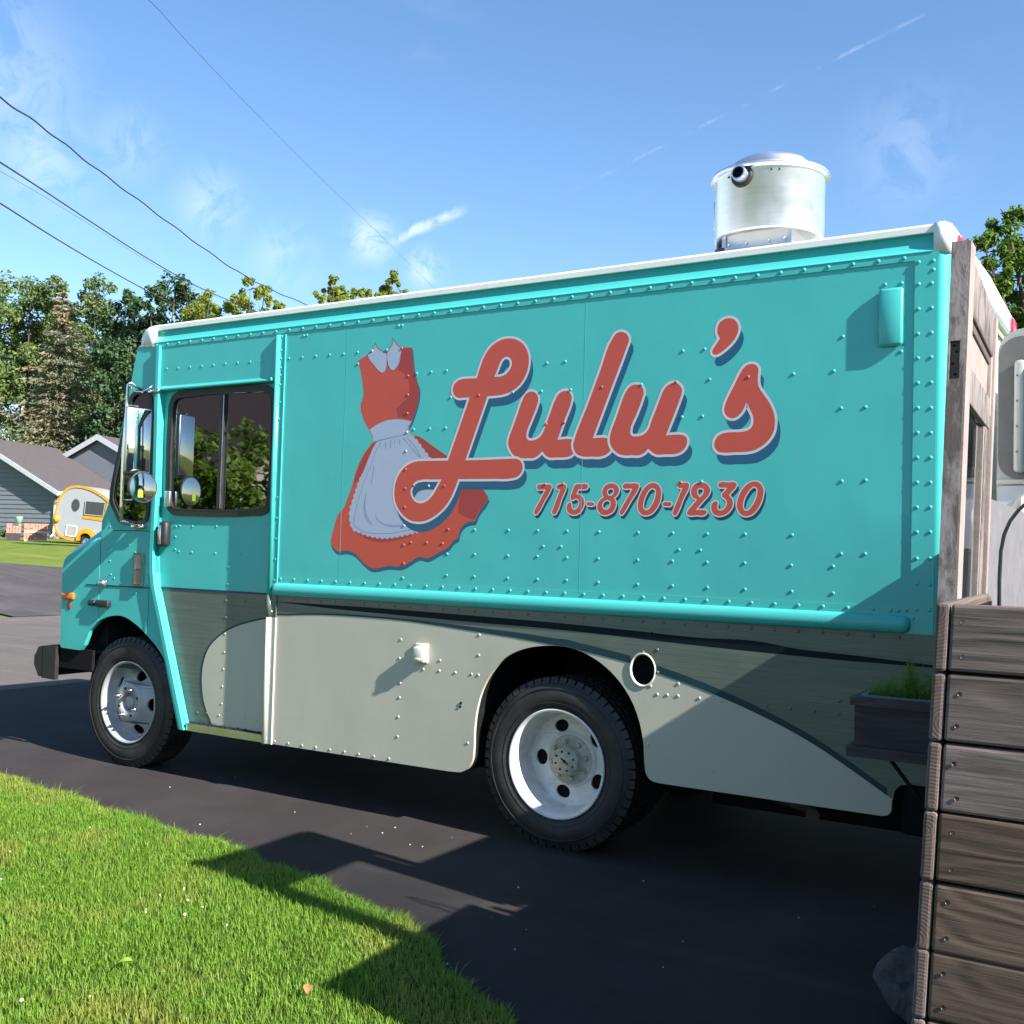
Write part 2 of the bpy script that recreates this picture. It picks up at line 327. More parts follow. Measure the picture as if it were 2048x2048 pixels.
def rock_mat():
    m, t, p = M_('grey_fibrous_rock'); n = noise(t, 1, 8, .72, stretch(t, 9, 9, 3.2), 1.2); b = noise(t, 5, 5, .6)
    c = cmix(t, rng(t, n, .35, .66), (.030, .027, .027), (.12, .11, .105)); c = cmix(t, rng(t, b, .56, .68, 0, .8), c, (.30, .31, .27))
    t.links.new(c, p.inputs['Base Color']); p.inputs['Roughness'].default_value = .9; bump(t, p, n, 1, .03); return m
MT['rockm'] = rock_mat()
MT['pebble'] = plain('pale_pebble', (.55, .50, .46), .8, var=.3, scale=50)
MT['screw'] = plain('rusty_screw', (.09, .08, .07), .45, .7, var=.3, scale=90)
MT['cable'] = plain('black_cable', (.03, .03, .035), .6)
MT['hosem'] = plain('black_hose', (.012, .012, .014), .4)
MT['brownroof'] = plain('dark_brown_shingles', (.045, .026, .024), .9, var=.2, scale=9)
MT['housetan'] = plain('tan_siding', (.36, .31, .24), .7, var=.07)
MT['leafgreen'] = plain('green_leaf', (.25, .42, .05), .5, var=.15)
MT['leafbrown'] = plain('dry_leaf', (.30, .14, .05), .8, var=.25)
MT['hole'] = plain('dark_hole', (.006, .006, .007), .9)

# ------------------------------------------------------------------ mesh helpers
def link(name, me, parent=None):
    o = bpy.data.objects.new(name, me); COL.objects.link(o)
    if parent is not None:
        o.parent = parent; o.matrix_parent_inverse = parent.matrix_basis.inverted() if parent.parent is None else (parent.parent.matrix_basis @ parent.matrix_parent_inverse @ parent.matrix_basis).inverted()
    return o
def tag(o, label, cat, group=None):
    o['label'] = label; o['category'] = cat
    if group: o['group'] = group
    return o
def thing(name, loc, label, cat, group=None):
    o = bpy.data.objects.new(name, None); COL.objects.link(o); o.location = loc; o.empty_display_size = .2
    o.matrix_basis = Matrix.Translation(loc)
    return tag(o, label, cat, group)
class B:
    """collects vertices and faces, makes one mesh object"""
    def __init__(s): s.v = []; s.f = []; s.mi = []; s.sm = []
    def add(s, vs, fs, mi=0, sm=False):
        k = len(s.v); s.v += [tuple(v) for v in vs]
        for f in fs: s.f.append(tuple(i + k for i in f)); s.mi.append(mi); s.sm.append(sm)
        return s
    def box(s, a, b, mi=0, m=None):
        x0, y0, z0 = a; x1, y1, z1 = b
        vs = [(x0, y0, z0), (x1, y0, z0), (x1, y1, z0), (x0, y1, z0), (x0, y0, z1), (x1, y0, z1), (x1, y1, z1), (x0, y1, z1)]
        if m is not None: vs = [m @ Vector(v) for v in vs]
        return s.add(vs, [(0, 3, 2, 1), (4, 5, 6, 7), (0, 1, 5, 4), (1, 2, 6, 5), (2, 3, 7, 6), (3, 0, 4, 7)], mi)
    def rbox(s, a, b, r, mi=0, m=None, seg=2):
        bm = bmesh.new(); bmesh.ops.create_cube(bm, size=1)
        for v in bm.verts: v.co = Vector([(a[i] + b[i]) / 2 + v.co[i] * (b[i] - a[i]) for i in range(3)])
        bmesh.ops.bevel(bm, geom=bm.edges[:], offset=r, segments=seg, affect='EDGES', profile=.5)
        bm.verts.ensure_lookup_table(); vs = [m @ v.co if m is not None else v.co.copy() for v in bm.verts]
        fs = [[v.index for v in f.verts] for f in bm.faces]; bm.free(); return s.add(vs, fs, mi, True)
    def tube(s, pts, r, n=8, mi=0, cap=True, rs=None):
        pts = [Vector(p) for p in pts]; base = len(s.v); prev = None; vs = []; fs = []
        for i, p in enumerate(pts):
            d = (pts[min(i + 1, len(pts) - 1)] - pts[max(i - 1, 0)]).normalized()
            if prev is None: a = d.cross(Vector((0, 0, 1)) if abs(d.z) < .9 else Vector((1, 0, 0))).normalized()
            else: a = (prev - d * prev.dot(d)).normalized()
            prev = a; c = d.cross(a); rr = rs[i] if rs else r
            for k in range(n): t = 2 * math.pi * k / n; vs.append(p + (a * math.cos(t) + c * math.sin(t)) * rr)
        for i in range(len(pts) - 1):
            for k in range(n): q = (k + 1) % n; fs.append((i * n + k, i * n + q, (i + 1) * n + q, (i + 1) * n + k))
        s.add(vs, fs, mi, True)
        if cap: s.f.append(tuple(base + k for k in range(n))[::-1]); s.f.append(tuple(base + (len(pts) - 1) * n + k for k in range(n))); s.mi += [mi, mi]; s.sm += [False, False]
        return s
    def lathe(s, prof, c, axis='Y', n=48, mi=0, sm=True, close=False, sx=1, sz=1):
        """prof: list of (radius, position along axis)"""
        vs = []; fs = []; m = len(prof)
        for k in range(n):
            t = 2 * math.pi * k / n; ca, sa = math.cos(t), math.sin(t)
            for r, h in prof:
                if axis == 'Y': vs.append((c[0] + r * ca * sx, c[1] + h, c[2] + r * sa * sz))
                elif axis == 'Z': vs.append((c[0] + r * ca, c[1] + r * sa, c[2] + h))
                else: vs.append((c[0] + h, c[1] + r * ca, c[2] + r * sa))
        for k in range(n):
            q = (k + 1) % n
            for j in range(m - 1 + (1 if close else 0)):
                j2 = (j + 1) % m
                f = (k * m + j, k * m + j2, q * m + j2, q * m + j)
                fs.append(f if axis == 'Y' else f[::-1])
        return s.add(vs, fs, mi, sm)
    def sweep_x(s, prof, x0, x1, mi=0, sm=False, closed=True):
        """profile of (y,z) swept along X"""
        n = len(prof); vs = [(x0, y, z) for y, z in prof] + [(x1, y, z) for y, z in prof]
        fs = [(i, (i + 1) % n, n + (i + 1) % n, n + i) for i in range(n if closed else n - 1)]
        s.add(vs, fs, mi, sm)
        if closed: s.add(vs, [tuple(range(n))[::-1], tuple(range(n, 2 * n))], mi)
        return s
    def plate(s, loops, y0, y1, mi=0, side=None):
        """flat plate in the XZ plane between y0 (front) and y1 (back), first loop outer, others holes"""
        loops = [[(p[0], p[1]) for p in l] for l in loops]
        flat = [p for l in loops for p in l]; tri = tessellate_polygon([[Vector((p[0], p[1], 0)) for p in l] for l in loops])
        n = len(flat); vs = [(p[0], y0, p[1]) for p in flat] + [(p[0], y1, p[1]) for p in flat]; fs = []
        for a, b, c in tri:
            A, Bb, C = flat[a], flat[b], flat[c]
            if (Bb[0] - A[0]) * (C[1] - A[1]) - (Bb[1] - A[1]) * (C[0] - A[0]) < 0: b, c = c, b
            fs.append((a, b, c)); fs.append((c + n, b + n, a + n))
        s.add(vs, fs, mi)
        if y1 != y0:
            k = 0
            for li, l in enumerate(loops):
                m = len(l); ar = sum(l[i][0] * l[(i + 1) % m][1] - l[(i + 1) % m][0] * l[i][1] for i in range(m)); fs2 = []
                for i in range(m):
                    a, b = k + i, k + (i + 1) % m
                    f = (a, a + n, b + n, b) if (ar > 0) == (li == 0) else (a, b, b + n, a + n)
                    fs2.append(f)
                s.add(vs, fs2, mi if side is None else side); k += m
        return s
    def ribbon(s, loop, y, w, closed=True, mi=0):
        P = [Vector((p[0], p[1])) for p in loop]; n = len(P); vs = []
        for i in range(n):
            a = P[i - 1] if (closed or i) else P[i]; b = P[(i + 1) % n] if (closed or i < n - 1) else P[i]
            d1 = (P[i] - a); d2 = (b - P[i]); d1 = d1.normalized() if d1.length > 1e-9 else d2.normalized(); d2 = d2.normalized() if d2.length > 1e-9 else d1
            t = d1 + d2; t = t.normalized() if t.length > 1e-3 else d1; nn = Vector((-t.y, t.x)); k = min(2.2, 1 / max(.4, nn.dot(Vector((-d1.y, d1.x)))))
            vs += [(P[i].x + nn.x * w / 2 * k, y, P[i].y + nn.y * w / 2 * k), (P[i].x - nn.x * w / 2 * k, y, P[i].y - nn.y * w / 2 * k)]
        fs = []
        for i in range(n if closed else n - 1):
            j = (i + 1) % n; fs.append((2 * i, 2 * i + 1, 2 * j + 1, 2 * j))
        return s.add(vs, fs, mi)
    def obj(s, name, mat, parent=None, kind=None, fixn=False, weld=False):
        me = bpy.data.meshes.new(name); me.from_pydata([tuple(v) for v in s.v], [], s.f)
        for m in (mat if isinstance(mat, (list, tuple)) else [mat]): me.materials.append(m)
        me.polygons.foreach_set('material_index', s.mi); me.polygons.foreach_set('use_smooth', s.sm)
        if fixn:
            bm = bmesh.new(); bm.from_mesh(me); bmesh.ops.remove_doubles(bm, verts=bm.verts, dist=1e-5); bmesh.ops.recalc_face_normals(bm, faces=bm.faces); bm.to_mesh(me); bm.free()
        me.update(); o = link(name, me, parent)
        if kind: o['kind'] = kind
        return o
def smooth(loop, sub=5, closed=True):
    """Catmull-Rom through traced points; a third element marks a corner"""
    n = len(loop); out = []
    for i in range(n if closed else n - 1):
        p1, p2 = loop[i], loop[(i + 1) % n]; p0 = loop[i - 1] if (closed or i) else p1; p3 = loop[(i + 2) % n] if (closed or i < n - 2) else p2
        if len(p1) > 2: p0 = (2 * p1[0] - p2[0], 2 * p1[1] - p2[1])
        if len(p2) > 2: p3 = (2 * p2[0] - p1[0], 2 * p2[1] - p1[1])
        L = math.hypot(p2[0] - p1[0], p2[1] - p1[1]); ss = max(1, min(sub, int(L / .006)))
        if len(p1) > 2 and len(p2) > 2: ss = 1
        m = lambda a, b: ((b[0] - a[0]) * .5, (b[1] - a[1]) * .5)
        # limit tangents so uneven spacing does not overshoot
        def tan(a, b, c):
            d1 = math.hypot(b[0] - a[0], b[1] - a[1]) + 1e-9; d2 = math.hypot(c[0] - b[0], c[1] - b[1]) + 1e-9
            u = ((b[0] - a[0]) / d1 * d2 + (c[0] - b[0]) / d2 * d1) / (d1 + d2), ((b[1] - a[1]) / d1 * d2 + (c[1] - b[1]) / d2 * d1) / (d1 + d2)
            return u[0] * L, u[1] * L
        t1 = tan(p0, p1, p2); t2 = tan(p1, p2, p3)
        for k in range(ss):
            t = k / ss; a, b, c, d = 2 * t ** 3 - 3 * t * t + 1, t ** 3 - 2 * t * t + t, -2 * t ** 3 + 3 * t * t, t ** 3 - t * t
            out.append((a * p1[0] + b * t1[0] + c * p2[0] + d * t2[0], a * p1[1] + b * t1[1] + c * p2[1] + d * t2[1]))
    if not closed: out.append(tuple(loop[-1][:2]))
    return out
def inside(p, poly):
    c = False; n = len(poly)
    for i in range(n):
        a, b = poly[i], poly[i - 1]
        if (a[1] > p[1]) != (b[1] > p[1]) and p[0] < (b[0] - a[0]) * (p[1] - a[1]) / (b[1] - a[1]) + a[0]: c = not c
    return c
def rrect(x0, z0, x1, z1, r, n=5):
    out = []
    for cx, cz, a0 in ((x1 - r, z0 + r, -90), (x1 - r, z1 - r, 0), (x0 + r, z1 - r, 90), (x0 + r, z0 + r, 180)):
        for k in range(n + 1): t = R(a0 + 90 * k / n); out.append((cx + r * math.cos(t), cz + r * math.sin(t)))
    return out
def inset(loop, d):
    n = len(loop); out = []
    ar = sum(loop[i][0] * loop[(i + 1) % n][1] - loop[(i + 1) % n][0] * loop[i][1] for i in range(n)); sg = 1 if ar > 0 else -1
    for i in range(n):
        a, b, c = Vector(loop[i - 1][:2]), Vector(loop[i][:2]), Vector(loop[(i + 1) % n][:2])
        t = ((b - a).normalized() + (c - b).normalized()); t = t.normalized() if t.length > 1e-6 else (c - b).normalized()
        nn = Vector((-t.y, t.x)) * sg; d1 = (b - a).normalized(); k = 1 / max(.5, nn.dot(Vector((-d1.y, d1.x)) * sg))
        out.append((b.x + nn.x * d * k, b.y + nn.y * d * k))
    return out
# ---- measured outlines, metres in the plane of the truck side
LETTERS = {"L":[[[-0.5051,2.3375,1],[-0.492,2.3757],[-0.4677,2.4345],[-0.4359,2.4803],[-0.3943,2.5111],[-0.3479,2.5273],[-0.3014,2.5282],[-0.2548,2.5144],[-0.2173,2.487],[-0.1934,2.4497],[-0.184,2.4098],[-0.1863,2.3669],[-0.203,2.321],[-0.2336,2.2798],[-0.2785,2.2489],[-0.3335,2.2322],[-0.3848,2.2282],[-0.4273,2.2281,1],[-0.5483,1.9136,1],[-0.4785,1.9136],[-0.3837,1.9142],[-0.2723,1.9151],[-0.2493,1.9146],[-0.2262,1.9062],[-0.2074,1.8844],[-0.203,1.8609],[-0.2126,1.8338],[-0.2369,1.8127],[-0.2733,1.8042],[-0.38,1.8028],[-0.4987,1.8035],[-0.5931,1.8043,1],[-0.6134,1.7552],[-0.6364,1.7108],[-0.6693,1.6662],[-0.7127,1.6295],[-0.7618,1.6006],[-0.8118,1.5838],[-0.8526,1.5806],[-0.8992,1.5873],[-0.9415,1.6077],[-0.9794,1.6409],[-1.0074,1.6827],[-1.02,1.7331],[-1.0176,1.7793],[-1.0025,1.8253],[-0.9726,1.8667],[-0.9269,1.8993],[-0.8757,1.914],[-0.8347,1.916],[-0.7535,1.9158],[-0.671,1.9152,1],[-0.5497,2.2277,1],[-0.5813,2.2286],[-0.6107,2.2289],[-0.6332,2.2382],[-0.6513,2.2596],[-0.6561,2.2844],[-0.6481,2.3085],[-0.6242,2.3295],[-0.5901,2.3388],[-0.5511,2.3388]],[[-0.3838,2.3373,1],[-0.3706,2.3636],[-0.3531,2.4022],[-0.3396,2.4192],[-0.3212,2.4238],[-0.3022,2.4125],[-0.296,2.3903],[-0.3054,2.3672],[-0.328,2.3469],[-0.3556,2.3375]],[[-0.7152,1.8041,1],[-0.7695,1.8044],[-0.8304,1.8043],[-0.8711,1.7944],[-0.8933,1.7698],[-0.8989,1.7407],[-0.8833,1.7116],[-0.8569,1.6942],[-0.8313,1.6916],[-0.801,1.7011],[-0.7666,1.7276],[-0.7379,1.7684]]],"u1":[[[-0.0054,2.0028,1],[0.0337,2.0053],[0.074,2.0014],[0.097,1.9943],[0.1076,1.9738],[0.1027,1.9462],[0.0806,1.9216],[0.0567,1.907],[0.0366,1.9037],[-0.0155,1.9036],[-0.0565,1.904],[-0.0773,1.9127],[-0.0992,1.9338,1],[-0.1189,1.9163],[-0.1453,1.904],[-0.1783,1.9035],[-0.2115,1.9042],[-0.239,1.9088],[-0.2637,1.9198],[-0.2891,1.9466],[-0.3029,1.9732],[-0.3045,1.9942],[-0.2979,2.0255],[-0.2807,2.0669],[-0.2539,2.1365],[-0.2271,2.2059],[-0.2128,2.2312],[-0.192,2.2457],[-0.1681,2.2496],[-0.1469,2.2432],[-0.1298,2.2241],[-0.1231,2.2004],[-0.1297,2.1723],[-0.1575,2.1049],[-0.1855,2.0373],[-0.1874,2.0218],[-0.18,2.0072],[-0.1634,2.0041],[-0.1396,2.0072],[-0.1161,2.0206],[-0.0991,2.0445],[-0.0881,2.0724],[-0.0634,2.1343],[-0.0388,2.196],[-0.0221,2.2233],[0.0008,2.2387],[0.0238,2.2425],[0.0442,2.2375],[0.0606,2.2188],[0.066,2.1982],[0.0618,2.1755],[0.0283,2.0894]]],"l":[[[0.1896,2.0045,1],[0.2397,2.0046],[0.2646,2.0001],[0.2897,1.9881],[0.2985,1.9637],[0.2829,1.9326],[0.2587,1.9128],[0.2258,1.9024],[0.1777,1.9032],[0.1292,1.9047],[0.0948,1.9169],[0.0725,1.9477],[0.0684,1.9706],[0.0753,1.997],[0.1391,2.1534],[0.206,2.323],[0.2684,2.476],[0.2884,2.5005],[0.3169,2.5085],[0.3457,2.4993],[0.3646,2.4754],[0.3664,2.453],[0.3558,2.4242],[0.2752,2.2213]]],"u2":[[[0.57,2.005,1],[0.606,2.0061],[0.6367,2.005],[0.6571,1.9983],[0.6701,1.9836],[0.6735,1.9669],[0.6685,1.9456],[0.6513,1.9223],[0.6287,1.9098],[0.6058,1.9044],[0.5608,1.9046],[0.5153,1.905],[0.4941,1.9144],[0.474,1.9307,1],[0.4573,1.9154],[0.4311,1.9038],[0.391,1.9041],[0.3506,1.9046],[0.3261,1.9101],[0.2984,1.9268],[0.2759,1.9522],[0.2669,1.9772],[0.2668,2.002],[0.2737,2.0315],[0.2917,2.0779],[0.3147,2.1388],[0.3376,2.1994],[0.3531,2.2257],[0.3743,2.2442],[0.4036,2.251],[0.4251,2.246],[0.4442,2.2278],[0.4501,2.203],[0.4441,2.1789],[0.4154,2.1033],[0.3852,2.0274],[0.3855,2.0151],[0.3938,2.0063],[0.4099,2.005],[0.4338,2.0073],[0.4573,2.0211],[0.4713,2.0412],[0.4774,2.0604],[0.5022,2.1225],[0.5268,2.1842],[0.5392,2.2126],[0.562,2.2366],[0.5875,2.2464],[0.6107,2.245],[0.6315,2.2288],[0.6427,2.2066],[0.6402,2.1852],[0.6306,2.157],[0.6016,2.0829]]],"ap":[[[0.8078,2.43,1],[0.7971,2.4511],[0.7964,2.4804],[0.8074,2.5051],[0.828,2.5196],[0.8563,2.5243],[0.8809,2.5165],[0.8981,2.4986],[0.9068,2.4743],[0.9029,2.4457],[0.8867,2.4145],[0.8573,2.3842],[0.8275,2.3628],[0.8049,2.3517],[0.7858,2.3524],[0.7732,2.3669],[0.7755,2.3832],[0.7885,2.4023]]],"s":[[[0.9447,2.1188,1],[0.9376,2.1012],[0.9196,2.0769],[0.8939,2.06],[0.8715,2.0592],[0.8486,2.0728],[0.8361,2.0951],[0.8381,2.124],[0.8507,2.156],[0.8796,2.2123],[0.9083,2.2683],[0.9264,2.2941],[0.9447,2.3061],[0.9667,2.3092],[0.9889,2.3005],[1.0021,2.28],[1.0015,2.255],[1.0005,2.2301],[1.0054,2.2013],[1.0242,2.1717],[1.0502,2.1348],[1.0688,2.0985],[1.0803,2.0592],[1.0809,2.0274],[1.0744,1.9924],[1.0535,1.9578],[1.0215,1.9305],[0.9855,1.912],[0.9489,1.9058],[0.8933,1.9054],[0.8408,1.905],[0.8142,1.9111],[0.7947,1.9334],[0.7923,1.9589],[0.8013,1.9804],[0.8237,1.9996],[0.8538,2.0068],[0.9061,2.0074],[0.9395,2.0098],[0.9632,2.0214],[0.9719,2.0424],[0.9696,2.0675],[0.9581,2.0931]]]}
DIGITS = {"7a":[[[-0.0782,1.7489,1],[-0.0969,1.7496],[-0.1176,1.7501],[-0.1251,1.7556],[-0.1274,1.7637],[-0.1246,1.7736],[-0.1154,1.7801],[-0.0916,1.7804],[-0.0668,1.78],[-0.0483,1.7791],[-0.0389,1.7727],[-0.0366,1.7647],[-0.0413,1.7504],[-0.0745,1.6952],[-0.108,1.6396],[-0.118,1.6288],[-0.1283,1.6261],[-0.1379,1.6314],[-0.1392,1.6413],[-0.1334,1.6539],[-0.1057,1.7006]]],"1a":[[[0.0056,1.7492,1],[-0.0046,1.7501],[-0.0128,1.7547],[-0.0167,1.7627],[-0.0134,1.7734],[-0.0034,1.7789],[0.0149,1.7796],[0.033,1.78],[0.0433,1.7746],[0.0436,1.7639],[0.0202,1.703],[-0.0034,1.6417],[-0.0112,1.6302],[-0.0233,1.6266],[-0.0336,1.631],[-0.037,1.6416],[-0.0313,1.6577],[-0.0133,1.7022]]],"5":[[[0.1026,1.73,1],[0.112,1.7493,1],[0.1298,1.7489],[0.1476,1.749],[0.1593,1.7541],[0.1648,1.7663],[0.1606,1.776],[0.1487,1.7796],[0.123,1.7797],[0.0972,1.7793],[0.0884,1.7741],[0.0762,1.746],[0.065,1.7178],[0.0654,1.7055],[0.0716,1.6975],[0.0836,1.6984],[0.0993,1.7045],[0.1094,1.7001],[0.1137,1.6878],[0.1102,1.672],[0.1006,1.6597],[0.0888,1.6552],[0.0797,1.6596],[0.0764,1.6702],[0.076,1.6825],[0.0698,1.6913],[0.0598,1.6905],[0.0481,1.679],[0.0435,1.6649],[0.0491,1.6455],[0.0635,1.6314],[0.0837,1.6253],[0.1055,1.6281],[0.125,1.6404],[0.1401,1.6632],[0.1464,1.686],[0.1409,1.707],[0.1286,1.7228],[0.1165,1.729]]],"d1":[[[0.163,1.6921],[0.1777,1.6917],[0.1924,1.6911],[0.2013,1.6842],[0.1997,1.6737],[0.191,1.6694],[0.1773,1.6695],[0.1636,1.6699],[0.1546,1.6755],[0.1533,1.6842]]],"8":[[[0.2434,1.7144,1],[0.2383,1.724],[0.236,1.7379],[0.2394,1.7535],[0.2497,1.7681],[0.2667,1.7784],[0.2858,1.7816],[0.307,1.7779],[0.3225,1.7666],[0.3306,1.7493],[0.3272,1.7321],[0.3181,1.7184],[0.3059,1.709,1],[0.3129,1.6961],[0.3162,1.6806],[0.3119,1.6617],[0.301,1.6427],[0.2822,1.6306],[0.2612,1.6245],[0.24,1.627],[0.2242,1.6373],[0.213,1.6546],[0.2116,1.672],[0.2169,1.6894],[0.2282,1.7032]],[[0.2828,1.7531],[0.2943,1.7522],[0.2993,1.7426],[0.2958,1.7306],[0.2855,1.7229],[0.2759,1.7229],[0.268,1.7308],[0.2668,1.7412],[0.2714,1.748]],[[0.2689,1.6971],[0.2796,1.6927],[0.2828,1.6806],[0.2774,1.6668],[0.2662,1.6564],[0.2546,1.6564],[0.2457,1.6651],[0.2434,1.6772],[0.2489,1.6893],[0.2574,1.6953]]],"7b":[[[0.3928,1.7497,1],[0.374,1.7498],[0.3551,1.75],[0.3465,1.7543],[0.3425,1.7629],[0.346,1.7732],[0.3544,1.7791],[0.3864,1.7793],[0.42,1.7793],[0.4304,1.7749],[0.4334,1.7655],[0.4291,1.7519],[0.3942,1.6951],[0.3581,1.6378],[0.3489,1.6275],[0.3395,1.6266],[0.3327,1.6326],[0.3305,1.6428],[0.3368,1.6549],[0.3649,1.7028]]],"0a":[[[0.5068,1.7817],[0.5283,1.7729],[0.5405,1.7571],[0.5469,1.7368],[0.5458,1.7134],[0.5389,1.6854],[0.5276,1.6635],[0.5144,1.6463],[0.4976,1.6324],[0.4794,1.6256],[0.4647,1.6238],[0.4461,1.6297],[0.4309,1.6449],[0.4238,1.6669],[0.4259,1.6941],[0.4345,1.723],[0.4487,1.7484],[0.4685,1.7686],[0.4867,1.7794]],[[0.502,1.7522],[0.5112,1.7479],[0.5152,1.7344],[0.5121,1.7142],[0.5035,1.6906],[0.4912,1.6704],[0.4787,1.656],[0.4677,1.6534],[0.4592,1.6602],[0.4561,1.6754],[0.461,1.6991],[0.4714,1.7245],[0.4857,1.7447]]],"d2":[[[0.5589,1.6916],[0.5757,1.6912],[0.5924,1.6907],[0.5992,1.6837],[0.5986,1.676],[0.5929,1.6682],[0.5762,1.6682],[0.5595,1.6682],[0.5509,1.6744],[0.5498,1.6846]]],"1b":[[[0.6441,1.7501,1],[0.6325,1.7509],[0.6233,1.7556],[0.6206,1.7642],[0.6237,1.7734],[0.6319,1.7788],[0.6533,1.7794],[0.673,1.7798],[0.6822,1.7744],[0.6831,1.7667],[0.6567,1.7029],[0.6301,1.6389],[0.6221,1.6273],[0.6123,1.6242],[0.603,1.6295],[0.6003,1.6388],[0.6042,1.6512],[0.6237,1.7007]]],"2":[[[0.7214,1.6569,1],[0.7392,1.6567],[0.7554,1.6562],[0.7667,1.6539],[0.7725,1.6455],[0.7695,1.6364],[0.7592,1.6272],[0.7205,1.6266],[0.6814,1.6261],[0.6731,1.6314],[0.6704,1.6406],[0.6751,1.6514],[0.695,1.6744],[0.7164,1.6997,1],[0.7074,1.7028],[0.6975,1.7097],[0.6907,1.722],[0.6879,1.7374],[0.6916,1.7543],[0.7027,1.7695],[0.7187,1.7786],[0.7381,1.7814],[0.7592,1.7773],[0.7755,1.7657],[0.7846,1.7504],[0.7842,1.7322],[0.7765,1.717],[0.7609,1.7003],[0.7404,1.6775]],[[0.7356,1.7508],[0.7469,1.7477],[0.7512,1.7385],[0.7474,1.7278],[0.7395,1.7187],[0.7331,1.7142,1],[0.7281,1.7203],[0.723,1.7326],[0.7228,1.7433],[0.7275,1.7494]]],"3":[[[0.875,1.7196,1],[0.8895,1.736],[0.9032,1.7509],[0.9085,1.7629],[0.9067,1.7734],[0.898,1.7795],[0.8651,1.7799],[0.8303,1.7803],[0.8209,1.7759],[0.8172,1.7653],[0.8205,1.7562],[0.8278,1.7513],[0.8436,1.7508],[0.8578,1.7506,1],[0.847,1.7378],[0.8363,1.7243],[0.8349,1.7152],[0.8414,1.7077],[0.8526,1.7001],[0.859,1.691],[0.8601,1.679],[0.8533,1.6654],[0.8409,1.6556],[0.8298,1.6533],[0.8218,1.6593],[0.82,1.6699],[0.8229,1.682],[0.8211,1.6911],[0.8115,1.6964],[0.8004,1.6934],[0.791,1.6835],[0.7865,1.6699],[0.7877,1.6547],[0.7952,1.638],[0.8082,1.6275],[0.8273,1.6231],[0.8478,1.6269],[0.868,1.6368],[0.8834,1.6534],[0.8931,1.6744],[0.8919,1.6925],[0.8854,1.709]]],"0b":[[[0.9922,1.7829],[1.009,1.7782],[1.023,1.7647],[1.0317,1.7454],[1.0314,1.7217],[1.0258,1.6966],[1.0156,1.6715],[1.0009,1.6492],[0.9813,1.6313],[0.96,1.6238],[0.9415,1.6244],[0.9258,1.6326],[0.9131,1.649],[0.9064,1.6714],[0.9083,1.6939],[0.9163,1.7194],[0.9298,1.7447],[0.9479,1.7655],[0.9692,1.7787]],[[0.9866,1.7547],[0.9974,1.7487],[1.0,1.7353],[0.9966,1.713],[0.9864,1.6878],[0.973,1.667],[0.9594,1.6536],[0.9486,1.6536],[0.9407,1.664],[0.9404,1.6804],[0.9461,1.7043],[0.958,1.7266],[0.973,1.7459]]]}
